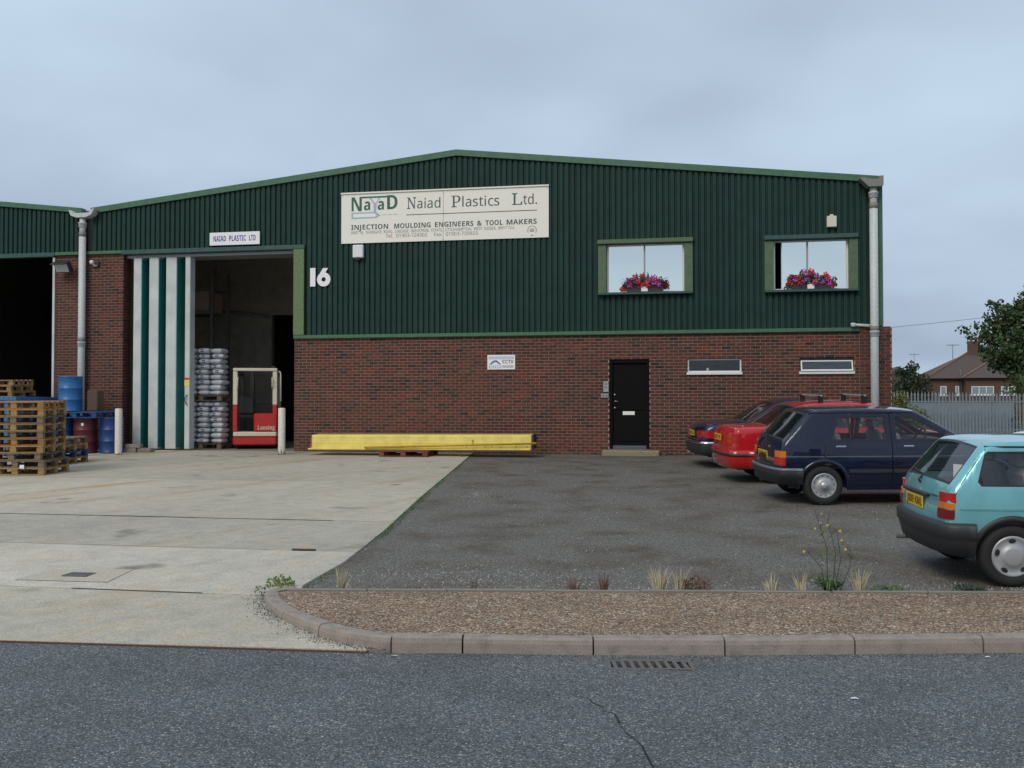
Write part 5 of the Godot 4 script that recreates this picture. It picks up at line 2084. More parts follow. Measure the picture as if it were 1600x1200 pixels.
func make_fittings() -> void:
	var st: SurfaceTool
	var t := thing("alarm_box", "white alarm bell box with dark lamp fixed below the large sign", "alarm box", Vector3(-8.57, 5.52, 0.05))
	st = ST()
	box2(st, Vector3(-0.14, 0.0, 0), Vector3(0.14, 0.33, 0.11), 0.02)
	obj("cover", st, M.box_white, t)
	st = ST(true)
	lathe(st, [Vector2(0, -0.07), Vector2(0.05, -0.055), Vector2(0.075, -0.002), Vector2(0.075, 0.0)], 14, Vector3(0, -0.001, 0.055))
	obj("lamp", st, M.ink_dark, t)
	t = thing("sounder_box", "small cream box fixed to the sheeting above an upper window", "alarm box", Vector3(2.99, 5.92, 0.05))
	st = ST()
	box2(st, Vector3(-0.11, 0.0, 0), Vector3(0.11, 0.26, 0.10), 0.012)
	obj("cover", st, M.box_cream, t)
	st = ST()
	box2(st, Vector3(-0.04, 0.261, 0.01), Vector3(0.04, 0.30, 0.07), 0.006)
	obj("cap", st, M.box_cream, t)
	t = thing("floodlight", "black hooded floodlight bracketed to the brick pier by the doorway", "floodlight", Vector3(-16.82, 5.50, 0.0))
	st = ST()
	var tilt := Basis(Vector3.RIGHT, 0.55)
	box(st, Vector3(0, 0, 0.24), Vector3(0.44, 0.30, 0.16), 0.02, tilt)
	obj("housing", st, M.black_plastic, t)
	st = ST()
	box(st, Vector3(0, 0, 0.24) + tilt * Vector3(0, -0.01, 0.084), Vector3(0.37, 0.23, 0.006), 0.0, tilt)
	obj("glass", st, M.lamp_clear, t)
	st = ST()
	box(st, Vector3(0, 0, 0.24) + tilt * Vector3(0, 0.15, 0.14), Vector3(0.46, 0.012, 0.16), 0.002, tilt)
	obj("hood", st, M.black_plastic, t)
	st = ST()
	box2(st, Vector3(-0.04, -0.05, 0.005), Vector3(0.04, 0.05, 0.17), 0.006)
	obj("bracket", st, M.black_plastic, t)
	t = thing("movement_sensor", "small white ball sensor on a bracket beside the rainwater pipe", "sensor", Vector3(-15.99, 5.58, 0.004))
	st = ST(true)
	lathe(st, [Vector2(0, -0.06), Vector2(0.045, -0.04), Vector2(0.062, 0), Vector2(0.045, 0.04), Vector2(0, 0.06)], 14, Vector3(-0.06, 0.03, 0.12))
	obj("head", st, M.box_white, t)
	st = ST(true)
	tube(st, [Vector3(-0.05, 0.0, 0.12), Vector3(0.02, -0.07, 0.08), Vector3(0.06, -0.02, 0.002)], 0.016, -1, 8)
	obj("arm", st, M.box_cream, t)
	st = ST()
	box2(st, Vector3(0.02, -0.08, 0), Vector3(0.10, 0.06, 0.05), 0.01)
	obj("base", st, M.black_plastic, t)
	t = thing("intercom", "grey metal entry intercom panel beside the black door", "intercom", Vector3(-2.285, 2.09, 0.004))
	st = ST()
	box2(st, Vector3(-0.065, 0, 0), Vector3(0.065, 0.26, 0.045), 0.006)
	obj("case", st, M.galvanised, t)
	for y in [0.10, 0.18]:
		st = ST()
		box2(st, Vector3(-0.03, y, 0.0455), Vector3(0.03, y + 0.045, 0.05), 0.002)
		obj("button", st, M.ink_grey, t)
	t = thing("key_pad", "small grey switch plate below the intercom panel", "switch", Vector3(-2.31, 1.955, 0.004))
	st = ST()
	box2(st, Vector3(-0.095, 0, 0), Vector3(0.085, 0.10, 0.03), 0.006)
	obj("case", st, M.grey_plastic, t)
	for x in [-0.04, 0.04]:
		st = ST()
		box2(st, Vector3(x - 0.022, 0.035, 0.0305), Vector3(x + 0.022, 0.06, 0.036), 0.002)
		obj("switch", st, M.black_plastic, t)

# ---------------------------------------------------------------- plants
func leaf_quad(st: SurfaceTool, p: Vector3, size: float, aspect := 0.6, droop := 0.0) -> void:
	var n := Vector3(rng.randf_range(-1, 1), rng.randf_range(-0.4, 1), rng.randf_range(-1, 1)).normalized()
	var a := n.cross(Vector3(rng.randf_range(-1, 1), rng.randf_range(-1, 1), rng.randf_range(-1, 1))).normalized()
	a = (a - Vector3(0, droop, 0)).normalized()
	var b := n.cross(a).normalized()
	var l := a * size * 0.5
	var w := b * size * 0.5 * aspect
	var k := n * size * 0.10
	tri(st, p - l, p + w + k, p + l)
	tri(st, p - l, p + l, p - w + k)

func blade(st: SurfaceTool, p: Vector3, h: float, lean: Vector2, w: float) -> void:
	var a := rng.randf() * TAU
	var s := Vector3(cos(a), 0, sin(a)) * w * 0.5
	var m := p + Vector3(lean.x * 0.35, h * 0.55, lean.y * 0.35)
	var e := p + Vector3(lean.x, h, lean.y)
	quad(st, p - s, p + s, m + s * 0.8, m - s * 0.8)
	tri(st, m - s * 0.8, m + s * 0.8, e)

func window_box(x: float, y: float, label: String, sd: int) -> void:
	rng.seed = sd
	var t := thing("window_box", label, "window box", Vector3(x, y, 0.06), 0.0)
	var st := ST()
	prism(st, pv([-0.42, 0.0, 0.42, 0.0, 0.45, 0.14, -0.45, 0.14]), 0.0, 0.15, Vector3(0, 0.001, -0.05))
	obj("trough", st, M.ink_dark if false else M.black_plastic, t)
	st = ST()
	box2(st, Vector3(-0.07, 0.012, 0.1005), Vector3(0.085, 0.12, 0.106))
	obj("tag", st, M.sign_white, t)
	var green := ST()
	for k in 420:
		var px := rng.randf_range(-0.5, 0.5)
		var top := 0.34 - 0.5 * px * px
		leaf_quad(green, Vector3(px, rng.randf_range(0.10, top), rng.randf_range(-0.06, 0.11)), rng.randf_range(0.04, 0.08), 0.75)
	obj("foliage", green, M.leaf_mid, t)
	var fir := ST()
	for c in [-0.19, -0.02, 0.17, 0.08]:
		for k in 60:
			var h := rng.randf()
			leaf_quad(fir, Vector3(c + rng.randf_range(-0.06, 0.06) * (1.0 - h), 0.25 + h * (0.22 if c < 0.1 else 0.15), rng.randf_range(-0.03, 0.03)), 0.05, 0.4)
	obj("upright_foliage", fir, M.leaf_fir if sd % 2 else M.leaf_mid, t)
	var kinds := ["petal_red", "petal_pink", "petal_magenta", "petal_red", "petal_magenta", "petal_dark"]
	for k in 36:
		var px := rng.randf_range(-0.55, 0.55)
		var py := rng.randf_range(0.13, 0.44 - 0.6 * px * px)
		if absf(px) > 0.45:
			py = rng.randf_range(0.03, 0.24)
		var pz := rng.randf_range(0.06, 0.15)
		st = ST()
		var n := 22
		for q in n:
			var d := Vector3(rng.randfn(), rng.randfn(), rng.randfn()).normalized()
			leaf_quad(st, Vector3(px, py, pz) + d * 0.046, 0.050, 0.85)
		obj("flower_head", st, M[kinds[k % 6] if absf(px) < 0.45 else ("petal_dark" if k % 2 else "petal_red")], t)
	st = ST(true)
	for k in 14:
		var s := -1.0 if k % 2 else 1.0
		var p0 := Vector3(s * rng.randf_range(0.2, 0.4), 0.13, 0.07)
		var p2 := Vector3(s * rng.randf_range(0.46, 0.60), rng.randf_range(0.03, 0.36), 0.12)
		tube(st, [p0, (p0 + p2) * 0.5 + Vector3(0, 0.06, 0.02), p2], 0.006, 0.003, 5, false)
	obj("stems", st, M.leaf_fir, t)

func tuft(called: String, label: String, p: Vector3, n: int, h: float, spread: float, m: Material, w := 0.006, group := "") -> Node3D:
	var st := ST()
	for k in n:
		var a := rng.randf() * TAU
		var r := spread * 0.35 * sqrt(rng.randf())
		var hh := h * rng.randf_range(0.45, 1.0)
		var ln := Vector2(cos(a), sin(a)) * spread * rng.randf_range(0.2, 0.9)
		blade(st, Vector3(cos(a) * r, -0.01, sin(a) * r * 0.5), hh, Vector2(ln.x, ln.y * 0.5), w)
	var o := obj(called, st, m)
	o.position = p
	tag(o, label, "plant", group)
	return o

func edging_at(u: float) -> Vector3:
	# a spot just behind the edging, u metres along it from its left end
	var s := u
	for k in edging_line.size() - 1:
		var a: Vector2 = edging_line[k]
		var b: Vector2 = edging_line[k + 1]
		var l := a.distance_to(b)
		if s <= l:
			var p := a.lerp(b, s / l) + Vector2(-0.01, -0.06)
			return Vector3(p.x, G(p.y), p.y)
		s -= l
	return Vector3(13, G(13), 13)

func make_weeds() -> void:
	rng.seed = 77
	var g := "dry grass tufts along the pavement edging"
	for a in [[3.30, 34, 0.23, 0.10], [3.47, 26, 0.22, 0.08], [4.28, 16, 0.17, 0.10], [4.55, 12, 0.19, 0.07], [5.06, 44, 0.19, 0.09]]:
		tuft("dry_grass", "pale straw coloured dry grass tuft growing behind the pavement edging", edging_at(a[0]), int(a[1] * 1.8), a[2] * 1.22, a[3] * 1.2, M.straw, 0.011, g)
	tuft("tall_dry_grass", "pale green and straw grass tuft at the corner of concrete and asphalt", edging_at(0.46) + Vector3(0, 0, -0.04), 40, 0.26, 0.09, M.straw, 0.012)
	for a in [[2.55, 34, 0.13, 0.10, "low spreading reddish brown seeding weed behind the pavement edging"], [2.80, 40, 0.18, 0.07, "upright reddish brown seeding weed next to the low spreading brown one"], [1.65, 12, 0.15, 0.05, "single thin brown wisp of weed standing alone behind the edging"]]:
		tuft("brown_weed", a[4], edging_at(a[0]), a[1], a[2] * 1.25, a[3] * 1.2, M.dock_brown, 0.009, "brown weeds along the edging")
	# leafy clumps
	for a in [["brown_green_clump", "low brown and olive bushy weed beside the pale dry grass", 3.62, 190, 0.20, 0.15, "dock_brown"], ["low_green_weed", "low spreading green leafy weed between dry grass and turquoise car", 5.32, 90, 0.06, 0.16, "leaf_weed"], ["grey_green_weed", "grey green feathery weed in front of the turquoise car's wheel", 6.02, 120, 0.08, 0.14, "leaf_fir"]]:
		var st := ST()
		for k in a[3]:
			var an := rng.randf() * TAU
			var r: float = a[5] * sqrt(rng.randf())
			leaf_quad(st, Vector3(cos(an) * r, 0.01 + rng.randf() * a[4] * (1.0 - r / a[5] * 0.5), sin(an) * r * 0.5), rng.randf_range(0.03, 0.055), 0.4, -0.4)
		for k in 25:
			blade(st, Vector3(rng.randf_range(-0.5, 0.5) * a[5], -0.01, 0), a[4] * rng.randf_range(0.6, 1.1), Vector2(rng.randf_range(-0.08, 0.08), 0), 0.007)
		var o := obj(a[0], st, M[a[6]])
		o.position = edging_at(a[2])
		tag(o, a[1], "plant")
	# tall flowering weed
	var t := thing("flowering_weed", "tall thin weed with yellow flowers and a leafy green base", "plant", edging_at(4.80) + Vector3(0, 0, 0.0))
	var st := ST(true)
	var tips := []
	for a in [[-0.02, 0.74, -0.13], [0.03, 0.55, 0.06], [0.07, 0.42, 0.17], [-0.04, 0.38, -0.20], [0.02, 0.66, -0.02]]:
		var p0 := Vector3(a[0], -0.01, 0)
		var p3 := Vector3(a[2], a[1], rng.randf_range(-0.05, 0.05))
		var mid := p0.lerp(p3, 0.5) + Vector3(0.05, 0.03, 0)
		tube(st, [p0, p0.lerp(mid, 0.6), mid, p3], 0.005, 0.002, 5, false)
		for k in 5:
			var b := mid.lerp(p3, rng.randf_range(0.2, 1.0))
			var e := b + Vector3(rng.randf_range(-0.07, 0.07), rng.randf_range(0.02, 0.08), rng.randf_range(-0.04, 0.04))
			tube(st, [b, e], 0.002, 0.0015, 4, false)
			tips.append(e)
	obj("stem", st, M.leaf_fir, t)
	st = ST()
	for k in 80:
		var an := rng.randf() * TAU
		var l := rng.randf_range(0.08, 0.2)
		var d := Vector3(cos(an), 0, sin(an) * 0.6)
		var s := Vector3(-d.z, 0, d.x) * 0.016
		var p0 := d * 0.015
		var m1 := d * l * 0.6 + Vector3(0, l * rng.randf_range(0.3, 0.9), 0)
		var e := d * l + Vector3(0, l * rng.randf_range(0.1, 0.8), 0)
		quad(st, p0 - s * 0.4, p0 + s * 0.4, m1 + s, m1 - s)
		tri(st, m1 - s, m1 + s, e)
	for k in 60:
		var p: Vector3 = tips[rng.randi() % tips.size()] * Vector3(1, rng.randf_range(0.3, 1.0), 1)
		leaf_quad(st, p, rng.randf_range(0.025, 0.05), 0.35)
	obj("leaves", st, M.leaf_weed, t)
	for k in 12:
		st = ST()
		for q in 12:
			var d := Vector3(rng.randfn(), rng.randfn(), rng.randfn()).normalized()
			leaf_quad(st, tips[k * 2] + d * 0.009, 0.016, 0.6)
		obj("flower", st, M.bloom_yellow if k % 3 else M.leaf_lime, t)
	# bright weed at the end of the kerb
	st = ST()
	for k in 110:
		var an := rng.randf() * TAU
		var r := 0.13 * sqrt(rng.randf())
		leaf_quad(st, Vector3(cos(an) * r, 0.01 + rng.randf() * 0.12 * (1.0 - r * 4.0), sin(an) * r * 0.7), rng.randf_range(0.03, 0.06), 0.5, -0.3)
	var o := obj("bright_weed", st, M.leaf_lime)
	o.position = Vector3(-3.80, G(15.8) + 0.012, 15.72)
	tag(o, "bright yellow green leafy weed at the end of the curved kerb", "plant")
	st = ST()
	for k in 26:
		leaf_quad(st, Vector3(rng.randf_range(-0.05, 0.05), rng.randf_range(0.0, 0.06), rng.randf_range(-0.05, 0.05)), 0.03, 0.5)
	o = obj("kerb_weed", st, M.leaf_weed)
	o.position = Vector3(-3.86, G(16.0) + 0.014, 16.0)
	tag(o, "tiny green weed in the gutter of the curved kerb", "plant")
	# weeds by the door step and under the yellow beam
	for a in [[-0.86, 0.12, 0.11, "small green weed growing beside the stone door step by the low window side"], [-2.46, 0.10, 0.07, "small green weed growing beside the stone door step below the intercom"], [-5.60, 1.15, 0.10, "small green weed where the concrete meets the asphalt under the yellow beam"]]:
		o = tuft("wall_weed", a[3], Vector3(a[0], G(a[1]), a[1]), 30, a[2], 0.11, M.leaf_weed, 0.012)
	# grass and moss in the seam between concrete and asphalt
	st = ST()
	for k in yard_side.size() - 1:
		var a: Vector2 = yard_side[k]
		var b: Vector2 = yard_side[k + 1]
		var n := int(a.distance_to(b) * 110)
		for q in n:
			var p := a.lerp(b, rng.randf())
			var dense := 0.5 + 0.5 * sin(p.y * 2.1) + (0.5 if p.y > 8.0 and p.y < 12.6 else -0.25)
			if rng.randf() > dense:
				continue
			p.x += rng.randf_range(0.0, 0.09)
			blade(st, Vector3(p.x, G(p.y) - 0.008, p.y), rng.randf_range(0.012, 0.05), Vector2(rng.randf_range(-0.02, 0.03), rng.randf_range(-0.02, 0.02)), 0.012)
	o = obj("seam_grass", st, M.leaf_weed)
	tag(o, "moss and short grass in the seam between concrete and asphalt", "grass")
	o.set_meta("kind", "stuff")
	st = ST()
	for k in 340:
		var s := rng.randf_range(0.6, 7.5)
		var p := edging_at(s) + Vector3(0, -0.008, rng.randf_range(-0.05, 0.03))
		blade(st, p, rng.randf_range(0.012, 0.05), Vector2(rng.randf_range(-0.03, 0.03), 0), 0.006)
	o = obj("edging_grass", st, M.dock_brown)
	tag(o, "sparse dry wisps in the joint behind the pavement edging", "grass")
	o.set_meta("kind", "stuff")

func make_chips() -> void:
	# loose stone chippings over the car park, thickest along the edging, and a few on the concrete by the kerb
	rng.seed = 5
	var st := ST()
	var p := [Vector3(0.5, 0, 0.1), Vector3(-0.4, 0, 0.42), Vector3(-0.3, 0, -0.45), Vector3(0.05, 0.62, 0.0)]
	tri(st, p[0], p[3], p[1])
	tri(st, p[1], p[3], p[2])
	tri(st, p[2], p[3], p[0])
	st.generate_normals()
	var mesh := st.commit()
	var mm := MultiMesh.new()
	mm.transform_format = MultiMesh.TRANSFORM_3D
	mm.use_colors = true
	mm.mesh = mesh
	var spots := []
	for k in 6000:
		var q: Vector3
		var r := rng.randf()
		if r < 0.30:
			q = edging_at(rng.randf_range(0.3, 9.0)) + Vector3(0, 0, -absf(rng.randfn()) * 0.20)
		elif r < 0.42:
			q = Vector3(-2.2 + rng.randfn() * 0.75, 0, 14.9 + rng.randfn() * 0.28)
		elif r < 0.47:
			q = Vector3(-3.55 + rng.randfn() * 0.25, 0, 8.6 + rng.randfn() * 0.35)
		elif r < 0.60:
			var seg := rng.randi_range(1, 6)
			var ka: Vector2 = kerb_path[seg].lerp(kerb_path[seg + 1], rng.randf())
			var kd: Vector2 = (kerb_path[seg + 1] - kerb_path[seg]).normalized()
			ka += Vector2(-kd.y, kd.x) * absf(rng.randfn()) * 0.07
			q = Vector3(ka.x, 0, ka.y)
		else:
			q = Vector3(rng.randf_range(-5.0, 6.0), 0, rng.randf_range(0.5, 15.2))
		if q.z > 15.9 - 0.165 * (q.x + 3.6) and r >= 0.60 or (q.x < -5.5 + q.z * 0.135 and r >= 0.30 and r < 0.42):
			continue
		var y := G(q.z) - 0.004
		if r >= 0.47 and r < 0.60:
			y = G(q.z) + 0.012
		spots.append([Vector3(q.x, y, q.z), r])
	for k in 700:
		# grit washed along the gutter
		var seg := rng.randi_range(8, 12)
		var f := rng.randf()
		if seg == 12:
			f *= 0.25
		var ka: Vector2 = kerb_path[seg].lerp(kerb_path[seg + 1], f) + Vector2(0.2, 1.0).normalized() * (0.01 + absf(rng.randfn()) * 0.05)
		spots.append([Vector3(ka.x, 0.0, ka.y), 0.5])
	mm.instance_count = spots.size()
	for k in spots.size():
		var s := rng.randf_range(0.006, 0.017)
		mm.set_instance_transform(k, Transform3D(Basis(Vector3.UP, rng.randf() * TAU).scaled(Vector3(s, s, s)), spots[k][0]))
		var v := rng.randf_range(0.12, 0.50)
		if spots[k][1] >= 0.47 and spots[k][1] < 0.60:
			v *= 0.45
		mm.set_instance_color(k, Color(v, v * 0.97, v * 0.92))
	var o := MultiMeshInstance3D.new()
	o.multimesh = mm
	o.material_override = M.chip
	put("loose_chippings", o)
	o.set_meta("kind", "stuff")
	o.set_meta("label", "loose stone chippings scattered over the car park asphalt")
	o.set_meta("category", "gravel")
	# litter
	for a in [[0.88, 18.15, 0.022, "small white paper scrap lying on the road asphalt"], [1.93, 16.95, 0.018, "tiny white paper scrap in the gutter against the kerb"], [-2.1, 17.68, 0.025, "small pale leaf scrap lying where concrete meets the road"]]:
		st = ST()
		var c := Vector3(a[0], 0.006, a[1])
		var s: float = a[2]
		quad(st, c + Vector3(-s, 0, s * 0.3), c + Vector3(0.1 * s, 0.004, s * 0.5), c + Vector3(0.1 * s, 0.006, -s * 0.4), c + Vector3(-s, 0.0, -s * 0.4))
		quad(st, c + Vector3(0.1 * s, 0.004, s * 0.5), c + Vector3(s, 0.0, s * 0.3), c + Vector3(s, 0.001, -s * 0.3), c + Vector3(0.1 * s, 0.006, -s * 0.4))
		tag(obj("litter", st, M.sign_white if a[0] > 0 else M.straw), a[3], "litter")

# ---------------------------------------------------------------- goods in the yard
func wood(st: SurfaceTool, kind: int) -> void:
	var c: Color = [Color(0.50, 0.32, 0.13), Color(0.24, 0.185, 0.13), Color(0.42, 0.22, 0.075), Color(0.02, 0.085, 0.26), Color(0.24, 0.075, 0.055)][kind]
	var f := rng.randf_range(0.75, 1.15)
	st.set_color(Color(c.r * f, c.g * f, c.b * f))

var pallet_kinds := {}

func pallet(kind: int, at: Vector3, turn: float, label: String, group := "") -> Node3D:
	var t: Node3D
	if pallet_kinds.has(kind):
		t = dup(pallet_kinds[kind], at, turn, label)
	else:
		t = thing("pallet", label, "pallet", at, turn)
		pallet_kinds[kind] = t
		var st: SurfaceTool
		for k in 5:
			st = ST()
			wood(st, kind)
			box(st, Vector3(0, 0.133, -0.44 + k * 0.22), Vector3(1.2, 0.022, 0.125), 0.003, Basis(Vector3.UP, rng.randf_range(-0.008, 0.008)))
			obj("deck_board", st, M.timber, t)
		for k in 3:
			st = ST()
			wood(st, kind)
			box(st, Vector3(-0.54 + k * 0.54, 0.111, 0), Vector3(0.115, 0.020, 1.0), 0.003)
			obj("cross_board", st, M.timber, t)
			for j in 3:
				st = ST()
				wood(st, kind)
				box(st, Vector3(-0.535 + k * 0.535, 0.061, -0.45 + j * 0.45), Vector3(0.125, 0.078, 0.095), 0.004)
				obj("block", st, M.timber, t)
		for j in 3:
			st = ST()
			wood(st, kind)
			box(st, Vector3(0, 0.011, -0.45 + j * 0.45), Vector3(1.2, 0.020, 0.095), 0.003)
			obj("bottom_board", st, M.timber, t)
	if group:
		t.set_meta("group", group)
	else:
		t.remove_meta("group")
	t.position = at
	t.basis = Basis(Vector3.RIGHT, 0.0325 if at.z > 0.05 else 0.0) * Basis(Vector3.UP, turn)
	return t

func make_yard_goods() -> void:
	rng.seed = 41
	var st: SurfaceTool
	var t: Node3D
	# stack of loose pallets by the yard edge
	var base := Vector3(-13.43, G(6.17) + 0.014, 6.17)
	var kinds := [0, 1, 1, 0, 2, 1, 0, 1, 0, 2]
	for k in 10:
		var low := k < 2
		var off := Vector3(0, 0, 0) if low else Vector3(-0.09 + rng.randf_range(-0.02, 0.02), 0, -0.03 + rng.randf_range(-0.02, 0.02))
		var turn := 0.12 if low else 0.17 + rng.randf_range(-0.025, 0.025)
		var lab := "%s pallet %s the tall stack of empty wooden pallets" % [["bottom", "second", "third", "fourth", "fifth", "sixth", "seventh", "eighth", "ninth", "topmost"][k], "of" if k == 0 or k == 9 else "up in"]
		pallet(kinds[k], base + off + Vector3(0, 0.1455 * k, 0), turn, lab, "tall stack of empty pallets")
	var wedge := base + Vector3(0, 0.1455 * 2, 0)
	st = ST()
	box(st, Vector3(-13.18, base.y + 0.16, 6.705), Vector3(0.09, 0.07, 0.006), 0.0, Basis(Vector3.UP, 0.12))
	tag(obj("paper_label", st, M.sign_white), "white paper label tacked to the lower part of the tall pallet stack", "label")
	base = Vector3(-14.47, G(4.0) + 0.014, 4.0)
	for k in 4:
		pallet([2, 3, 0, 1][k], base + Vector3(rng.randf_range(-0.02, 0.02), 0.1455 * k, 0), 0.05 + rng.randf_range(-0.03, 0.03), ["lowest pallet of the short stack beside the red drum", "blue painted pallet in the short stack beside the red drum", "pale pallet above the blue one in the short stack", "grey pallet on top of the short stack beside the red drum"][k])
	# blue steel container in the neighbour's doorway, with pallets on it
	t = thing("steel_container", "blue steel skip container standing behind the tall pallet stack", "container", Vector3(-18.05, G(1.6), 1.6), 0.06)
	st = ST()
	prism(st, pv([-1.30, 0.0, 1.10, 0.0, 1.38, 1.42, -1.55, 1.42]), -0.85, 0.85)
	obj("hopper", st, M.skip_blue, t)
	st = ST()
	for a in [[-1.62, 0.85, 1.45, 0.92], [-1.62, -0.92, 1.45, -0.85], [-1.62, -0.85, -1.55, 0.85], [1.38, -0.85, 1.45, 0.85]]:
		box2(st, Vector3(a[0], 1.36, a[1]), Vector3(a[2], 1.46, a[3]), 0.008)
	obj("rim", st, M.skip_blue, t)
	for x in [-0.9, 0.0, 0.8]:
		st = ST()
		box2(st, Vector3(x - 0.05, 0.1, 0.851), Vector3(x + 0.05, 1.355, 0.90), 0.006)
		obj("rib", st, M.skip_blue, t)
	for k in 3:
		pallet([2, 0, 0][k], Vector3(-18.02 + [0.06, -0.02, 0.0][k], G(1.6) + 1.475 + 0.1455 * k, 1.05), 0.04 + 0.05 * k, ["lowest of three pallets lying on the blue skip container", "middle one of three pallets lying on the blue skip container", "topmost of three pallets lying on the blue skip container"][k])
	t = thing("white_hose", "coil of white plastic hose hung over the blue container's rim", "hose", Vector3(-18.45, G(1.6) + 1.46, 2.48), 0.0)
	for k in 3:
		st = ST(true)
		var pts := []
		for q in 15:
			var a := PI * q / 14.0
			pts.append(Vector3(cos(a) * (0.30 + 0.03 * k), sin(a) * (0.22 + 0.03 * k) - 0.12, 0.035 * k))
		tube(st, pts, 0.028, -1, 8)
		obj("turn", st, M.box_white, t)
	# drums
	drum("red_drum", "dark red steel drum with a small white sticker under the dark pallet", Vector3(-15.50, G(1.15) + 0.013, 1.15), M.drum_red, true)
	drum("blue_drum", "royal blue steel drum on the ground between red drum and white bollard", Vector3(-14.86, G(1.0) + 0.013, 1.0), M.drum_navy, false)
	drum("under_drum", "blue drum on the ground half hidden behind the short pallet stack", Vector3(-16.15, G(1.12) + 0.013, 1.12), M.drum_navy, false)
	pallet(3, Vector3(-15.55, G(1.05) + 0.925, 1.08), 0.02, "dark blue pallet lying across the tops of the drums")
	drum("top_drum", "scuffed light blue drum standing on the pallet above the other drums", Vector3(-16.0, G(1.05) + 1.074, 1.06), M.drum_blue, false)
	st = ST()
	box(st, Vector3(0, 0.27, 0), Vector3(0.30, 0.54, 0.30), 0.02)
	var tin := obj("dark_carton", st, M.far_brick)
	tin.position = Vector3(-15.42, G(1.05) + 1.074, 0.86)
	tag(tin, "dull brown upright carton on the pallet behind the light blue drum", "carton")
	# bollards
	for a in [[-14.34, 1.52, "white painted steel bollard beside the blue drum"], [-10.2, 1.06, "white painted steel bollard with rusty foot between forklift and brick wall"]]:
		t = thing("bollard", a[2], "bollard", Vector3(a[0], G(a[1]) + 0.012, a[1]), 0.0, "white bollards guarding the goods door")
		st = ST(true)
		lathe(st, [Vector2(0.088, 0.0), Vector2(0.088, 1.13), Vector2(0.082, 1.145)], 24)
		obj("post", st, M.bollard_white, t)
		st = ST(true)
		lathe(st, [Vector2(0.082, 1.145), Vector2(0.05, 1.152), Vector2(0.0, 1.153)], 24)
		obj("cap", st, M.bollard_white, t)
		st = ST()
		for k in 60:
			var an := rng.randf_range(-0.3, PI + 0.3)
			var h := absf(rng.randfn()) * (0.07 if a[0] > -12 else 0.02)
			var w := rng.randf_range(0.1, 0.3)
			var p := func(an2: float, y: float) -> Vector3: return Vector3(cos(an2) * 0.0886, y, sin(an2) * 0.0886)
			quad(st, p.call(an, 0.0), p.call(an + w, 0.0), p.call(an + w * 0.6, h), p.call(an + w * 0.2, h * 1.1))
		obj("rust_patch", st, M.rust, t)
	# loose blocks by the folded door
	for a in [[-14.52, 0.72, 0.0, 0.1, "lower"], [-14.10, 0.66, 0.0, -0.12, "end"], [-14.42, 0.70, 0.105, 0.2, "upper"]]:
		st = ST()
		box(st, Vector3(0, 0.05, 0), Vector3(0.40, 0.10, 0.20), 0.008)
		var o := obj("concrete_block", st, M.kerb_concrete)
		o.position = Vector3(a[0], G(a[1]) + 0.014 + a[2], a[1])
		o.rotation.y = a[3]
		tag(o, {"lower": "grey concrete block lying under another at the folded door", "end": "single grey concrete block lying flat nearest the folded door leaves", "upper": "grey concrete block lying on top of another block"}[a[4]], "block")
	st = ST(true)
	lathe(st, [Vector2(0.0, 0), Vector2(0.075, 0.002), Vector2(0.09, 0.2), Vector2(0.092, 0.21), Vector2(0.08, 0.205), Vector2(0.066, 0.012), Vector2(0.0, 0.012)], 16)
	var pot := obj("black_tub", st, M.black_plastic)
	pot.position = Vector3(-14.78, G(0.75) + 0.014, 0.75)
	tag(pot, "small black plastic tub beside the concrete blocks", "tub")
	beams()
	goods_inside()

func drum(called: String, label: String, at: Vector3, m: Material, sticker: bool) -> void:
	var t := thing(called, label, "drum", at, rng.randf() * TAU)
	var r := 0.288
	var st := ST(true)
	var prof := [Vector2(r - 0.02, 0.012), Vector2(r + 0.006, 0.0), Vector2(r + 0.008, 0.018), Vector2(r, 0.03)]
	for y in [0.30, 0.59]:
		prof.append_array([Vector2(r, y - 0.02), Vector2(r + 0.010, y - 0.006), Vector2(r + 0.010, y + 0.006), Vector2(r, y + 0.02)])
	prof.append_array([Vector2(r, 0.87), Vector2(r + 0.008, 0.882), Vector2(r + 0.006, 0.90), Vector2(r - 0.008, 0.90), Vector2(r - 0.012, 0.882)])
	lathe(st, prof, 36)
	obj("shell", st, m, t)
	st = ST(true)
	lathe(st, [Vector2(r - 0.012, 0.882), Vector2(0.10, 0.880), Vector2(0.0, 0.880)], 36)
	obj("lid", st, m, t)
	st = ST(true)
	lathe(st, [Vector2(0.035, 0.880), Vector2(0.035, 0.895), Vector2(0.0, 0.896)], 12, Vector3(0.17, 0, 0))
	obj("bung", st, M.iron, t)
	if sticker:
		st = ST()
		var a0 := 1.15 - t.rotation.y * -1.0
		for k in 3:
			var a := a0 + k * 0.07
			var b := a + 0.07
			quad(st, Vector3(cos(a) * (r + 0.002), 0.70, sin(a) * (r + 0.002)), Vector3(cos(b) * (r + 0.002), 0.70, sin(b) * (r + 0.002)), Vector3(cos(b) * (r + 0.002), 0.77, sin(b) * (r + 0.002)), Vector3(cos(a) * (r + 0.002), 0.77, sin(a) * (r + 0.002)))
		obj("sticker", st, M.sign_white, t)

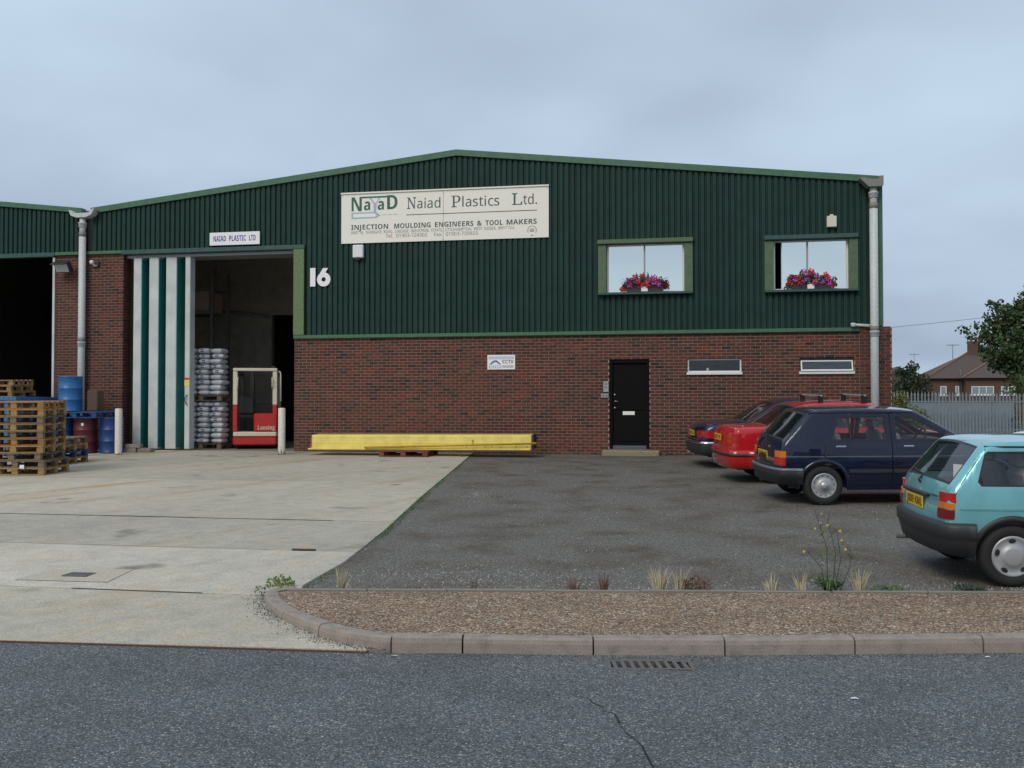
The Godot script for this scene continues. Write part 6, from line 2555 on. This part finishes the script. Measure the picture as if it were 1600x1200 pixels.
func beams() -> void:
	pallet(4, Vector3(-6.97, G(0.95) + 0.014, 0.95), 0.0, "reddish pallet under the long yellow steel beam")
	var t := thing("yellow_beam", "long yellow painted steel channel lying on a pallet along the wall", "steel beam", Vector3(-6.66, G(0.95) + 0.164, 0.86), 0.0)
	t.basis = Basis(Vector3.RIGHT, 0.0325) * Basis(Vector3.BACK, 0.004)
	var ax := Basis(Vector3.BACK, Vector3.UP, Vector3.RIGHT)      # section in (z, y), pulled along x
	var st := ST()
	prism(st, pv([-0.22, 0.012, 0.30, 0.012, 0.30, 0.055, 0.274, 0.062, 0.262, 0.155, 0.266, 0.160, 0.258, 0.20, 0.246, 0.29, 0.249, 0.295, 0.235, 0.355, -0.22, 0.355]), -2.72, 2.72, Vector3.ZERO, ax)
	obj("channel", st, M.yellow_paint, t)
	st = ST()
	box2(st, Vector3(-2.80, 0.0, 0.20), Vector3(2.70, 0.035, 0.345), 0.006)
	obj("lower_flange", st, M.yellow_paint, t)
	st = ST()
	prism(st, pv([-0.22, 0.012, 0.31, 0.012, 0.235, 0.358, -0.22, 0.358]), -2.745, -2.722, Vector3.ZERO, ax)
	obj("end_plate", st, M.orange_red, t)
	st = ST()
	prism(st, pv([-0.22, 0.02, 0.27, 0.02, 0.22, 0.36, -0.22, 0.36]), 2.722, 2.77, Vector3.ZERO, ax)
	obj("end_plate", st, M.black_plastic, t)
	st = ST()
	box2(st, Vector3(1.30, 0.13, 0.255), Vector3(1.325, 0.25, 0.285), 0.003)
	obj("cleat", st, M.yellow_ochre, t)
	for x in [0.20, 1.16, 1.62, 1.78, 2.0, 2.35, 2.62]:
		st = ST(true)
		lathe(st, [Vector2(0.018, 0.0), Vector2(0.016, 0.012), Vector2(0.0, 0.013)], 6, Vector3(x, 0.06 + 0.05 * fmod(x * 7.0, 1.0), 0.262), Basis(Vector3.RIGHT, PI / 2))
		obj("bolt", st, M.iron, t)
	st = ST(true)
	tube(st, [Vector3(-8.0, G(1.2) + 0.215, 1.245), Vector3(-3.80, G(1.2) + 0.34, 1.235)], 0.024, -1, 8)
	tag(obj("yellow_bar", st, M.yellow_ochre), "thin yellow steel bar resting slantwise against the front of the long beam", "steel bar")

func sack_mesh() -> ArrayMesh:
	var st := ST(true)
	var n := 8
	var P := func(i: int, j: int, s: float) -> Vector3:
		var x := -1.0 + 2.0 * i / n
		var z := -1.0 + 2.0 * j / n
		var f := pow(maxf(0.0, (1.0 - pow(absf(x), 3.5)) * (1.0 - pow(absf(z), 3.5))), 0.42)
		var bump := 0.006 * sin(x * 7.0 + z * 3.0) + 0.005 * sin(z * 9.0 - x * 4.0)
		return Vector3(x * 0.185, 0.072 + s * (0.068 * f + bump * f), z * 0.27)
	for i in n:
		for j in n:
			quad(st, P.call(i, j, 1.0), P.call(i, j + 1, 1.0), P.call(i + 1, j + 1, 1.0), P.call(i + 1, j, 1.0))
			quad(st, P.call(i, j, -1.0), P.call(i + 1, j, -1.0), P.call(i + 1, j + 1, -1.0), P.call(i, j + 1, -1.0))
	st.generate_normals()
	return st.commit()

func goods_inside() -> void:
	rng.seed = 63
	# two pallet loads of sacks
	var sack0: Node3D = null
	var mesh := sack_mesh()
	for lot in 2:
		var y0 := 0.588 + (0.0 if lot == 0 else 1.31)
		pallet(1, Vector3(-13.42, y0 + 0.001, -1.42), 0.0, ["pallet on the floor under the lower load of white sacks", "pallet between the lower and upper loads of white sacks"][lot])
		for layer in (8 if lot == 0 else 9):
			for k in 3:
				var x := -13.78 + (k % 3) * 0.385 + rng.randf_range(-0.035, 0.035)
				var z := -1.20 - 0.55 * (k / 3) + rng.randf_range(-0.025, 0.025)
				var at := Vector3(x, y0 + 0.148 + layer * 0.143, z)
				var lab: String = ["plump white plastic sack with dark print in the lower pallet load", "plump white plastic sack with dark print in the upper pallet load"][lot]
				if sack0 == null:
					sack0 = thing("plastic_sack", lab, "sack", at, 0.0)
					var o := MeshInstance3D.new()
					o.mesh = mesh
					o.material_override = M.sack_white
					put("bag", o, sack0)
					var st := ST()
					box2(st, Vector3(-0.06, 0.035, 0.243), Vector3(0.035, 0.11, 0.258), 0.003)
					obj("print", st, M.sack_print, sack0)
					sack0.set_meta("group", "sacks of the lower load")
				else:
					var c := dup(sack0, at, rng.randf_range(-0.16, 0.16) + (PI if rng.randf() < 0.4 else 0.0), lab)
					c.scale = Vector3(rng.randf_range(0.9, 1.04), rng.randf_range(0.97, 1.1), rng.randf_range(0.92, 1.06))
					c.set_meta("group", ["sacks of the lower load", "sacks of the upper load"][lot])
	# lift truck
	var t := thing("forklift_truck", "red and cream forklift truck standing just inside the goods door", "forklift", Vector3(-11.92, 0.588, -1.10), 0.34)
	var st := ST()
	box2(st, Vector3(-0.585, 0.10, -2.1), Vector3(0.585, 0.34, 0.0), 0.04)
	obj("chassis", st, M.truck_red, t)
	st = ST()
	box2(st, Vector3(-0.575, 0.343, -2.05), Vector3(0.575, 0.465, 0.012), 0.02)
	obj("stripe", st, M.truck_cream, t)
	st = ST()
	box2(st, Vector3(-0.03, 0.468, -0.75), Vector3(0.585, 0.97, 0.004), 0.03)
	obj("battery_cover", st, M.truck_red, t)
	text("Lansing", font_serif_bold, M.truck_cream, t, "lettering", 0.07, 0.53, 0.53, 0.11, 0.005, 0.004)
	for s in [-1.0, 1.0]:
		st = ST()
		box2(st, Vector3(s * 0.525 - 0.06, 0.468, -0.16), Vector3(s * 0.525 + 0.06, 1.20, -0.01), 0.012)
		obj("rear_pillar", st, M.truck_red, t)
		st = ST()
		box2(st, Vector3(s * 0.525 - 0.06, 1.202, -0.15), Vector3(s * 0.525 + 0.06, 2.12, -0.02), 0.012)
		obj("guard_post", st, M.truck_cream, t)
		st = ST()
		box2(st, Vector3(s * 0.525 - 0.05, 0.468, -1.75), Vector3(s * 0.525 + 0.05, 2.10, -1.65), 0.012)
		obj("front_post", st, M.iron, t)
		st = ST()
		box2(st, Vector3(s * 0.525 - 0.05, 2.05, -1.65), Vector3(s * 0.525 + 0.05, 2.13, -0.15), 0.01)
		obj("guard_rail", st, M.iron, t)
		st = ST(true)
		tube(st, [Vector3(s * 0.44, 1.68, -0.015), Vector3(s * 0.455, 1.70, 0.03), Vector3(s * 0.455, 1.92, 0.03), Vector3(s * 0.44, 1.94, -0.015)], 0.014, -1, 6)
		obj("grab_handle", st, M.truck_cream, t)
		for z in [-0.35, -1.75]:
			st = ST(true)
			lathe(st, [Vector2(0.0, -0.09), Vector2(0.15, -0.09), Vector2(0.17, -0.07), Vector2(0.17, 0.07), Vector2(0.15, 0.09), Vector2(0.0, 0.09)], 20, Vector3(s * 0.44, 0.171, z), Basis(Vector3.BACK, PI / 2))
			obj("wheel", st, M.rubber, t)
	st = ST()
	box2(st, Vector3(-0.585, 2.122, -0.16), Vector3(0.585, 2.20, 0.0), 0.012)
	obj("guard_header", st, M.truck_cream, t)
	for k in 5:
		st = ST()
		box2(st, Vector3(-0.5, 2.135, -0.42 - k * 0.26), Vector3(0.5, 2.165, -0.39 - k * 0.26), 0.004)
		obj("guard_bar", st, M.iron, t)
	st = ST()
	box(st, Vector3(-0.28, 0.90, -0.75), Vector3(0.46, 0.14, 0.46), 0.04)
	box(st, Vector3(-0.28, 1.20, -0.52), Vector3(0.44, 0.5, 0.12), 0.04)
	obj("seat", st, M.black_plastic, t)
	st = ST()
	box2(st, Vector3(-0.40, 0.466, -1.5), Vector3(0.50, 1.25, -1.2), 0.03)
	obj("console", st, M.black_plastic, t)
	for s in [-1.0, 1.0]:
		st = ST()
		box2(st, Vector3(s * 0.30 - 0.06, 0.12, -2.35), Vector3(s * 0.30 + 0.06, 2.35, -2.2), 0.01)
		obj("mast", st, M.iron, t)
	st = ST(true)
	tube(st, [Vector3(0.585, 2.12, -0.1), Vector3(0.65, 2.10, -0.1), Vector3(0.67, 2.06, -0.1), Vector3(0.68, 1.30, -0.1)], 0.022, -1, 8)
	obj("mirror_arm", st, M.truck_cream, t)
	# racking against the side wall
	t = thing("storage_rack", "dark steel storage rack against the inner wall behind the sacks", "rack", Vector3(-15.12, 0.588, -3.6))
	for x in [-0.9, 0.9]:
		for z in [-0.5, 0.5]:
			st = ST()
			box2(st, Vector3(x - 0.04, 0, z - 0.04), Vector3(x + 0.04, 5.2, z + 0.04))
			obj("upright", st, M.iron, t)
	for y in [1.4, 2.8, 3.9, 4.6]:
		for z in [-0.5, 0.5]:
			st = ST()
			box2(st, Vector3(-0.86, y, z - 0.03), Vector3(0.86, y + 0.09, z + 0.03))
			obj("beam", st, M.iron, t)
	for a in [[-0.4, 2.9, 0.5], [0.35, 4.0, 0.6]]:
		st = ST()
		box(st, Vector3(-15.12 + a[0], 0.588 + a[1] + a[2] * 0.5 - 0.008, -3.6), Vector3(0.8, a[2], 0.9), 0.02)
		tag(obj("stored_carton", st, M.mortar), "dull brown carton stored on the %s shelf of the dark rack" % ("lower" if a[0] < 0 else "upper"), "carton")

# ---------------------------------------------------------------- beyond the car park
func foliage(st: SurfaceTool, blobs: Array, n: int, size: float, tint: Array) -> void:
	# blobs: [centre, radii]; leaves lie mostly in the outer half of each clump
	var total := 0.0
	for b in blobs:
		total += b[1].x * b[1].y
	for b in blobs:
		var cnt := int(n * b[1].x * b[1].y / total)
		var base: Color = tint[rng.randi() % tint.size()]
		for k in cnt:
			var d := Vector3(rng.randfn(), rng.randfn(), rng.randfn()).normalized()
			var r := pow(rng.randf(), 0.45) * rng.randf_range(0.85, 1.12)
			var f := rng.randf_range(0.75, 1.3)
			st.set_color(Color(base.r * f, base.g * f, base.b * f))
			leaf_quad(st, b[0] + d * b[1] * r, size * rng.randf_range(0.6, 1.25), 0.75)

func tree(called: String, label: String, at: Vector3, height: float, blobs: Array, n: int, size: float, tint: Array, trunk_r: float) -> void:
	var t := thing(called, label, "tree", at)
	var st := ST(true)
	tube(st, [Vector3(0, -0.1, 0), Vector3(0.05, height * 0.3, 0), Vector3(-0.05, height * 0.6, 0.05), Vector3(0, height * 0.9, 0)], trunk_r, trunk_r * 0.3, 8)
	obj("trunk", st, M.bark, t)
	for k in mini(blobs.size(), 7):
		st = ST(true)
		var c: Vector3 = blobs[k][0]
		var y0 := minf(c.y * 0.6, height * 0.6)
		tube(st, [Vector3(0, y0, 0), Vector3(c.x * 0.5, lerpf(y0, c.y, 0.6), c.z * 0.5), c], trunk_r * 0.45, trunk_r * 0.1, 6, false)
		obj("limb", st, M.bark, t)
	st = ST()
	foliage(st, blobs, n, size, tint)
	obj("crown", st, M.leaf_tint, t)

func make_far() -> void:
	rng.seed = 90
	var st: SurfaceTool
	# palisade fence
	var t := thing("palisade_fence", "grey blue steel palisade fence with pointed pales beyond the car park", "fence", Vector3.ZERO)
	var a := Vector3(5.6, 0.60, -16.6)
	var b := Vector3(17.5, 0.45, -21.5)
	var n := int(a.distance_to(b) / 0.152)
	st = ST()
	prism(st, pv([-0.035, 0.0, 0.035, 0.0, 0.035, 1.68, 0.018, 1.72, 0.0, 1.80, -0.018, 1.72, -0.035, 1.68]), -0.003, 0.003)
	box2(st, Vector3(-0.006, 0.0, 0.003), Vector3(0.006, 1.66, 0.018))
	st.generate_normals()
	var pale := st.commit()
	var ry := -atan2(b.z - a.z, b.x - a.x)
	for k in n:
		var o := MeshInstance3D.new()
		o.mesh = pale
		o.material_override = M.palisade
		put("pale", o, t)
		o.position = a.lerp(b, float(k) / n) + Vector3(0, 0.02 * sin(k * 1.9) * 0.3, 0.03)
		o.rotation = Vector3(0, ry, 0.006 * sin(k * 2.3))
	for y in [0.28, 1.42]:
		st = ST()
		T = Transform3D(Basis(Vector3.UP, ry), (a + b) * 0.5)
		box(st, Vector3(0, y, -0.02), Vector3(a.distance_to(b), 0.05, 0.04), 0.003)
		T = Transform3D.IDENTITY
		obj("rail", st, M.palisade, t)
	for k in 5:
		st = ST()
		box(st, a.lerp(b, (k + 0.5) / 5.0) + Vector3(0, 0.85, -0.06), Vector3(0.08, 1.75, 0.06), 0.003)
		obj("post", st, M.palisade, t)
	st = ST()
	box(st, Vector3(9.6, 1.25, -19.2), Vector3(6.6, 1.3, 0.08), 0.0, Basis(Vector3.UP, ry))
	tag(obj("board_wall", st, M.palisade), "grey boarded garden fence standing right behind the palisade pales", "fence")
	st = ST()
	for k in 900:
		var p := a.lerp(b, rng.randf()) + Vector3(0, -0.02, rng.randf_range(0.0, 0.9))
		blade(st, p, rng.randf_range(0.08, 0.22), Vector2(rng.randf_range(-0.06, 0.06), 0), 0.03)
	var gr := obj("fence_grass", st, M.leaf_mid)
	tag(gr, "rough grass growing along the foot of the palisade fence", "grass")
	gr.set_meta("kind", "stuff")
	# trees and shrubs
	var dark := [Color(0.030, 0.062, 0.020), Color(0.045, 0.085, 0.026), Color(0.060, 0.095, 0.028), Color(0.052, 0.068, 0.026)]
	var syc := []
	for k in 46:
		# sprays: shoots that run outwards and up from the trunk
		var an := rng.randf() * TAU
		var h := rng.randf_range(2.2, 6.2)
		var reach := (2.9 - 0.42 * absf(h - 3.6)) * rng.randf_range(0.55, 1.08)
		for q in 3:
			var f := 0.62 + 0.19 * q
			var r := 0.62 - 0.15 * q
			syc.append([Vector3(cos(an) * reach * f, h + (0.35 + 0.28 * f) * reach * f * 0.7, sin(an) * reach * f * 0.8), Vector3(r, r * 0.8, r)])
	for q in [[0.2, 7.3, 0.2, 0.45], [0.0, 6.6, 0.1, 0.7], [0.1, 5.6, 0.2, 1.0]]:
		syc.append([Vector3(q[0], q[1], q[2]), Vector3(q[3], q[3] * 0.85, q[3])])
	for q in [[-0.5, 4.6, 0.3, 1.1], [0.4, 4.9, 0.4, 1.2], [-0.4, 3.3, 0.6, 1.2], [0.6, 3.4, 0.6, 1.3], [-0.5, 2.2, 0.5, 1.0], [0.6, 2.1, 0.6, 1.2], [1.9, 3.6, 0.3, 1.3], [1.6, 5.2, 0.2, 1.1]]:
		syc.append([Vector3(q[0], q[1], q[2]), Vector3(q[3], q[3] * 0.85, q[3])])
	tree("broadleaf_tree", "large dark green broadleaf tree rising behind the palisade fence", Vector3(15.9, 0.45, -29.2), 7.2, syc, 11500, 0.21, dark, 0.20)
	var yel := []
	for q in [[0.0, 4.2, 0, 0.9], [0.5, 3.3, 0.3, 1.0], [-0.1, 2.4, 0.2, 0.9], [0.6, 1.5, 0.1, 1.0], [1.2, 4.0, 0, 1.0], [1.5, 2.4, 0, 1.2]]:
		yel.append([Vector3(q[0], q[1], q[2]), Vector3(q[3], q[3], q[3])])
	tree("yellowing_tree", "yellow green young tree overlapping the dark broadleaf tree", Vector3(15.1, 0.45, -24.6), 4.6, yel, 3600, 0.15, [Color(0.10, 0.115, 0.016), Color(0.075, 0.10, 0.018), Color(0.05, 0.075, 0.016)], 0.09)
	var cyp := []
	for q in [[0.0, 3.0, 0, 0.75], [-0.5, 2.6, 0.2, 0.75], [0.45, 2.5, 0.1, 0.8], [0.0, 2.0, 0.3, 1.1], [-0.6, 1.5, 0.2, 0.9], [0.7, 1.4, 0.2, 0.95], [0.1, 0.9, 0.3, 1.2], [-0.6, 3.5, 0, 0.4], [0.15, 3.8, 0, 0.4], [0.75, 3.1, 0, 0.4], [-0.1, 3.5, 0, 0.5]]:
		cyp.append([Vector3(q[0], q[1], q[2]), Vector3(q[3], q[3] * 0.95, q[3])])
	tree("evergreen_tree", "dense dark evergreen tree standing between brick corner and house", Vector3(12.25, 0.3, -39.0), 4.2, cyp, 5200, 0.17, [Color(0.018, 0.042, 0.020), Color(0.026, 0.052, 0.022), Color(0.035, 0.05, 0.018)], 0.12)
	var bush := []
	for q in [[0.5, 0.8, 0.3, 0.55], [-0.3, 0.7, 0.2, 0.6], [1.0, 0.5, 0.2, 0.5]]:
		bush.append([Vector3(q[0], q[1], q[2]), Vector3(q[3], q[3] * 0.6, q[3])])
	tree("garden_bush", "olive green garden bush below the dark evergreen tree", Vector3(13.1, 0.4, -36.5), 1.5, bush, 1600, 0.13, [Color(0.05, 0.07, 0.018), Color(0.075, 0.075, 0.02)], 0.04)
	var shr := []
	for q in [[-0.1, 1.35, 0, 0.36], [-0.15, 1.0, 0.1, 0.5], [0.2, 0.8, 0.1, 0.5], [0.1, 0.45, 0.2, 0.6], [0.55, 0.4, 0.1, 0.5], [0.5, 0.75, 0.1, 0.35]]:
		shr.append([Vector3(q[0], q[1], q[2]), Vector3(q[3], q[3], q[3])])
	tree("yellow_shrub", "bushy yellow green shrub growing against the corner of the unit", Vector3(6.45, 0.58, -10.3), 1.5, shr, 2600, 0.085, [Color(0.13, 0.17, 0.02), Color(0.16, 0.18, 0.025), Color(0.09, 0.13, 0.018)], 0.05)
	var wf := []
	for q in [[0.0, 0.5, 0, 0.45], [0.3, 0.9, 0.1, 0.4], [0.9, 0.6, 0, 0.6]]:
		wf.append([Vector3(q[0], q[1], q[2]), Vector3(q[3], q[3], q[3])])
	tree("flowering_shrub", "green shrub with white blossom seen through the palisade pales", Vector3(11.75, 0.5, -20.8), 1.2, wf, 1300, 0.10, [Color(0.04, 0.075, 0.02), Color(0.03, 0.06, 0.02)], 0.03)
	for k in 30:
		if k == 0:
			st = ST()
		leaf_quad(st, Vector3(11.75 + rng.randf_range(-0.35, 0.35), 0.5 + rng.randf_range(0.15, 1.1), -20.8 + rng.randf_range(0.25, 0.45)), 0.10, 0.9)
	obj("blossom", st, M.bloom_white, get_node("flowering_shrub")).position = -Vector3(11.75, 0.5, -20.8)
	house()
	# telephone wire and poles out of sight of one another
	st = ST(true)
	var pts := []
	for k in 21:
		var f := k / 20.0
		pts.append(Vector3(lerpf(4.0, 32.0, f), lerpf(5.9, 9.4, f) - 1.6 * f * (1.0 - f), lerpf(-37.5, -42.5, f)))
	tube(st, pts, 0.012, -1, 4, false)
	tag(obj("overhead_wire", st, M.iron), "thin overhead wire sloping across the sky behind the unit", "wire")

func hip_roof(st: SurfaceTool, x0: float, x1: float, z0: float, z1: float, y: float, rise: float, ov: float) -> Array:
	# z0 is the near edge; returns the two ends of the ridge
	x0 -= ov
	x1 += ov
	z0 += ov
	z1 -= ov
	var d := (z0 - z1) * 0.5
	var ra := Vector3(x0 + d, y + rise, (z0 + z1) * 0.5)
	var rb := Vector3(x1 - d, y + rise, (z0 + z1) * 0.5)
	if rb.x < ra.x:
		ra.x = (x0 + x1) * 0.5
		rb.x = ra.x
	var c := [Vector3(x0, y, z0), Vector3(x1, y, z0), Vector3(x1, y, z1), Vector3(x0, y, z1)]
	face(st, [c[0], c[1], rb, ra], Vector3(0, 1, 1))
	face(st, [c[2], c[3], ra, rb], Vector3(0, 1, -1))
	face(st, [c[3], c[0], ra], Vector3(-1, 1, 0))
	face(st, [c[1], c[2], rb], Vector3(1, 1, 0))
	face(st, c, Vector3.DOWN)
	return [ra, rb]

func house() -> void:
	var t := thing("brick_house", "brown brick house with hipped tile roof and chimney half hidden by the tree", "house", Vector3(21.0, -0.6, -66.0))
	var st := ST()
	box2(st, Vector3(-2.0, 0, -8.0), Vector3(11.0, 4.75, 0.0))
	obj("wall", st, M.far_brick, t)
	st = ST()
	box2(st, Vector3(0.6, 0, 0.0), Vector3(5.2, 4.75, 1.3))
	obj("front_bay", st, M.far_brick, t)
	st = ST()
	var r1 := hip_roof(st, -2.0, 11.0, 0.0, -8.0, 4.75, 2.35, 0.35)
	var roof := obj("roof", st, M.tile_roof, t)
	st = ST()
	var r2 := hip_roof(st, 0.6, 5.2, 1.3, -4.0, 4.74, 1.35, 0.35)
	obj("bay_roof", st, M.tile_roof, t)
	st = ST(true)
	tube(st, [Vector3(0.25, 4.75, 1.65), r2[0] + Vector3(0, 0.02, 0)], 0.09, -1, 6)
	tube(st, [Vector3(-2.35, 4.76, 0.35), r1[0] + Vector3(0, 0.02, 0), r1[1] + Vector3(0, 0.02, 0)], 0.09, -1, 6)
	obj("ridge_tiles", st, M.ridge_tile, t)
	st = ST()
	box2(st, r1[0] + Vector3(0.1, -0.6, -0.4), r1[0] + Vector3(0.95, 1.0, 0.4))
	obj("chimney", st, M.far_brick, roof)
	for k in 2:
		st = ST(true)
		lathe(st, [Vector2(0.12, 0), Vector2(0.10, 0.3), Vector2(0.12, 0.32), Vector2(0, 0.32)], 8, r1[0] + Vector3(0.33 + k * 0.4, 1.0, 0))
		obj("chimney_pot", st, M.ridge_tile, roof)
	for w in [[1.0, 3.35, 2.75, 4.05, 1.3, 3], [-1.15, 3.35, -0.65, 4.1, 0.0, 1], [0.05, 3.35, 0.35, 4.1, 0.0, 1], [3.3, 3.35, 4.4, 4.05, 1.3, 2]]:
		var win := Node3D.new()
		put("window", win, t)
		st = ST()
		box2(st, Vector3(w[0] - 0.06, w[1] - 0.10, w[4] - 0.02), Vector3(w[2] + 0.06, w[1], w[4] + 0.10))
		obj("sill", st, M.white_frame, win)
		st = ST()
		box2(st, Vector3(w[0], w[3] - 0.07, w[4] + 0.002), Vector3(w[2], w[3], w[4] + 0.05))
		box2(st, Vector3(w[0], w[1] + 0.001, w[4] + 0.002), Vector3(w[2], w[1] + 0.07, w[4] + 0.05))
		for k in w[5] + 1:
			var x: float = lerpf(w[0], w[2] - 0.07, float(k) / w[5])
			box2(st, Vector3(x, w[1] + 0.071, w[4] + 0.002), Vector3(x + 0.07, w[3] - 0.071, w[4] + 0.05))
		obj("frame", st, M.white_frame, win)
		for k in w[5]:
			var xa: float = lerpf(w[0], w[2] - 0.07, float(k) / w[5]) + 0.071
			var xb: float = lerpf(w[0], w[2] - 0.07, float(k + 1) / w[5]) - 0.001
			st = ST()
			box2(st, Vector3(xa, w[1] + 0.072, w[4] + 0.004), Vector3(xb, w[3] - 0.072, w[4] + 0.02))
			obj("pane", st, M.mirror_pale, win)
	st = ST(true)
	tube(st, [Vector3(0.52, 0, 0.1), Vector3(0.52, 4.7, 0.1), Vector3(0.40, 5.5, 0.2)], 0.07, -1, 6)
	obj("soil_pipe", st, M.iron, t)
	aerial(t, r1[0] + Vector3(-1.2, -0.55, 0), 1.3)
	# a gable further off, and its aerials
	t = thing("distant_house", "distant tiled roof showing beside the dark evergreen tree", "house", Vector3(22.5, -1.0, -92.0))
	st = ST()
	box2(st, Vector3(-4.0, 0, -6), Vector3(1.5, 4.6, 0))
	obj("wall", st, M.far_brick, t)
	st = ST()
	prism(st, pv([-4.3, 4.6, 1.8, 4.6, -1.2, 7.2]), -6.2, 0.2)
	obj("roof", st, M.tile_roof, t)
	aerial(t, Vector3(0.6, 5.6, -1.0), 3.0)
	aerial(t, Vector3(-3.2, 5.3, -1.0), 4.2)

func aerial(t: Node3D, p: Vector3, h: float) -> void:
	var st := ST(true)
	tube(st, [p, p + Vector3(0, h, 0)], 0.025, -1, 5)
	tube(st, [p + Vector3(-0.5, h - 0.05, 0), p + Vector3(0.5, h - 0.05, 0)], 0.018, -1, 5)
	for k in 6:
		tube(st, [p + Vector3(-0.45 + k * 0.18, h - 0.05, -0.22), p + Vector3(-0.45 + k * 0.18, h - 0.05, 0.22)], 0.012, -1, 4)
		tube(st, [p + Vector3(-0.45 + k * 0.18, h - 0.12, 0), p + Vector3(-0.45 + k * 0.18, h + 0.05, 0)], 0.012, -1, 4)
	obj("aerial", st, M.iron, t)

func _ready() -> void:
	rng.seed = 20
	make_view()
	make_materials()
	make_fonts()
	make_ground()
	make_unit()
	make_neighbour()
	make_far()
	make_step()
	make_cars()
	make_signs()
	make_fittings()
	window_box(-1.35, 4.498, "window box of red and magenta flowers on the upper sill above the entrance door", 101)
	window_box(2.50, 4.478, "window box of red and magenta flowers on the upper sill by the corner pipe", 102)
	make_yard_goods()
	make_weeds()
	make_chips()
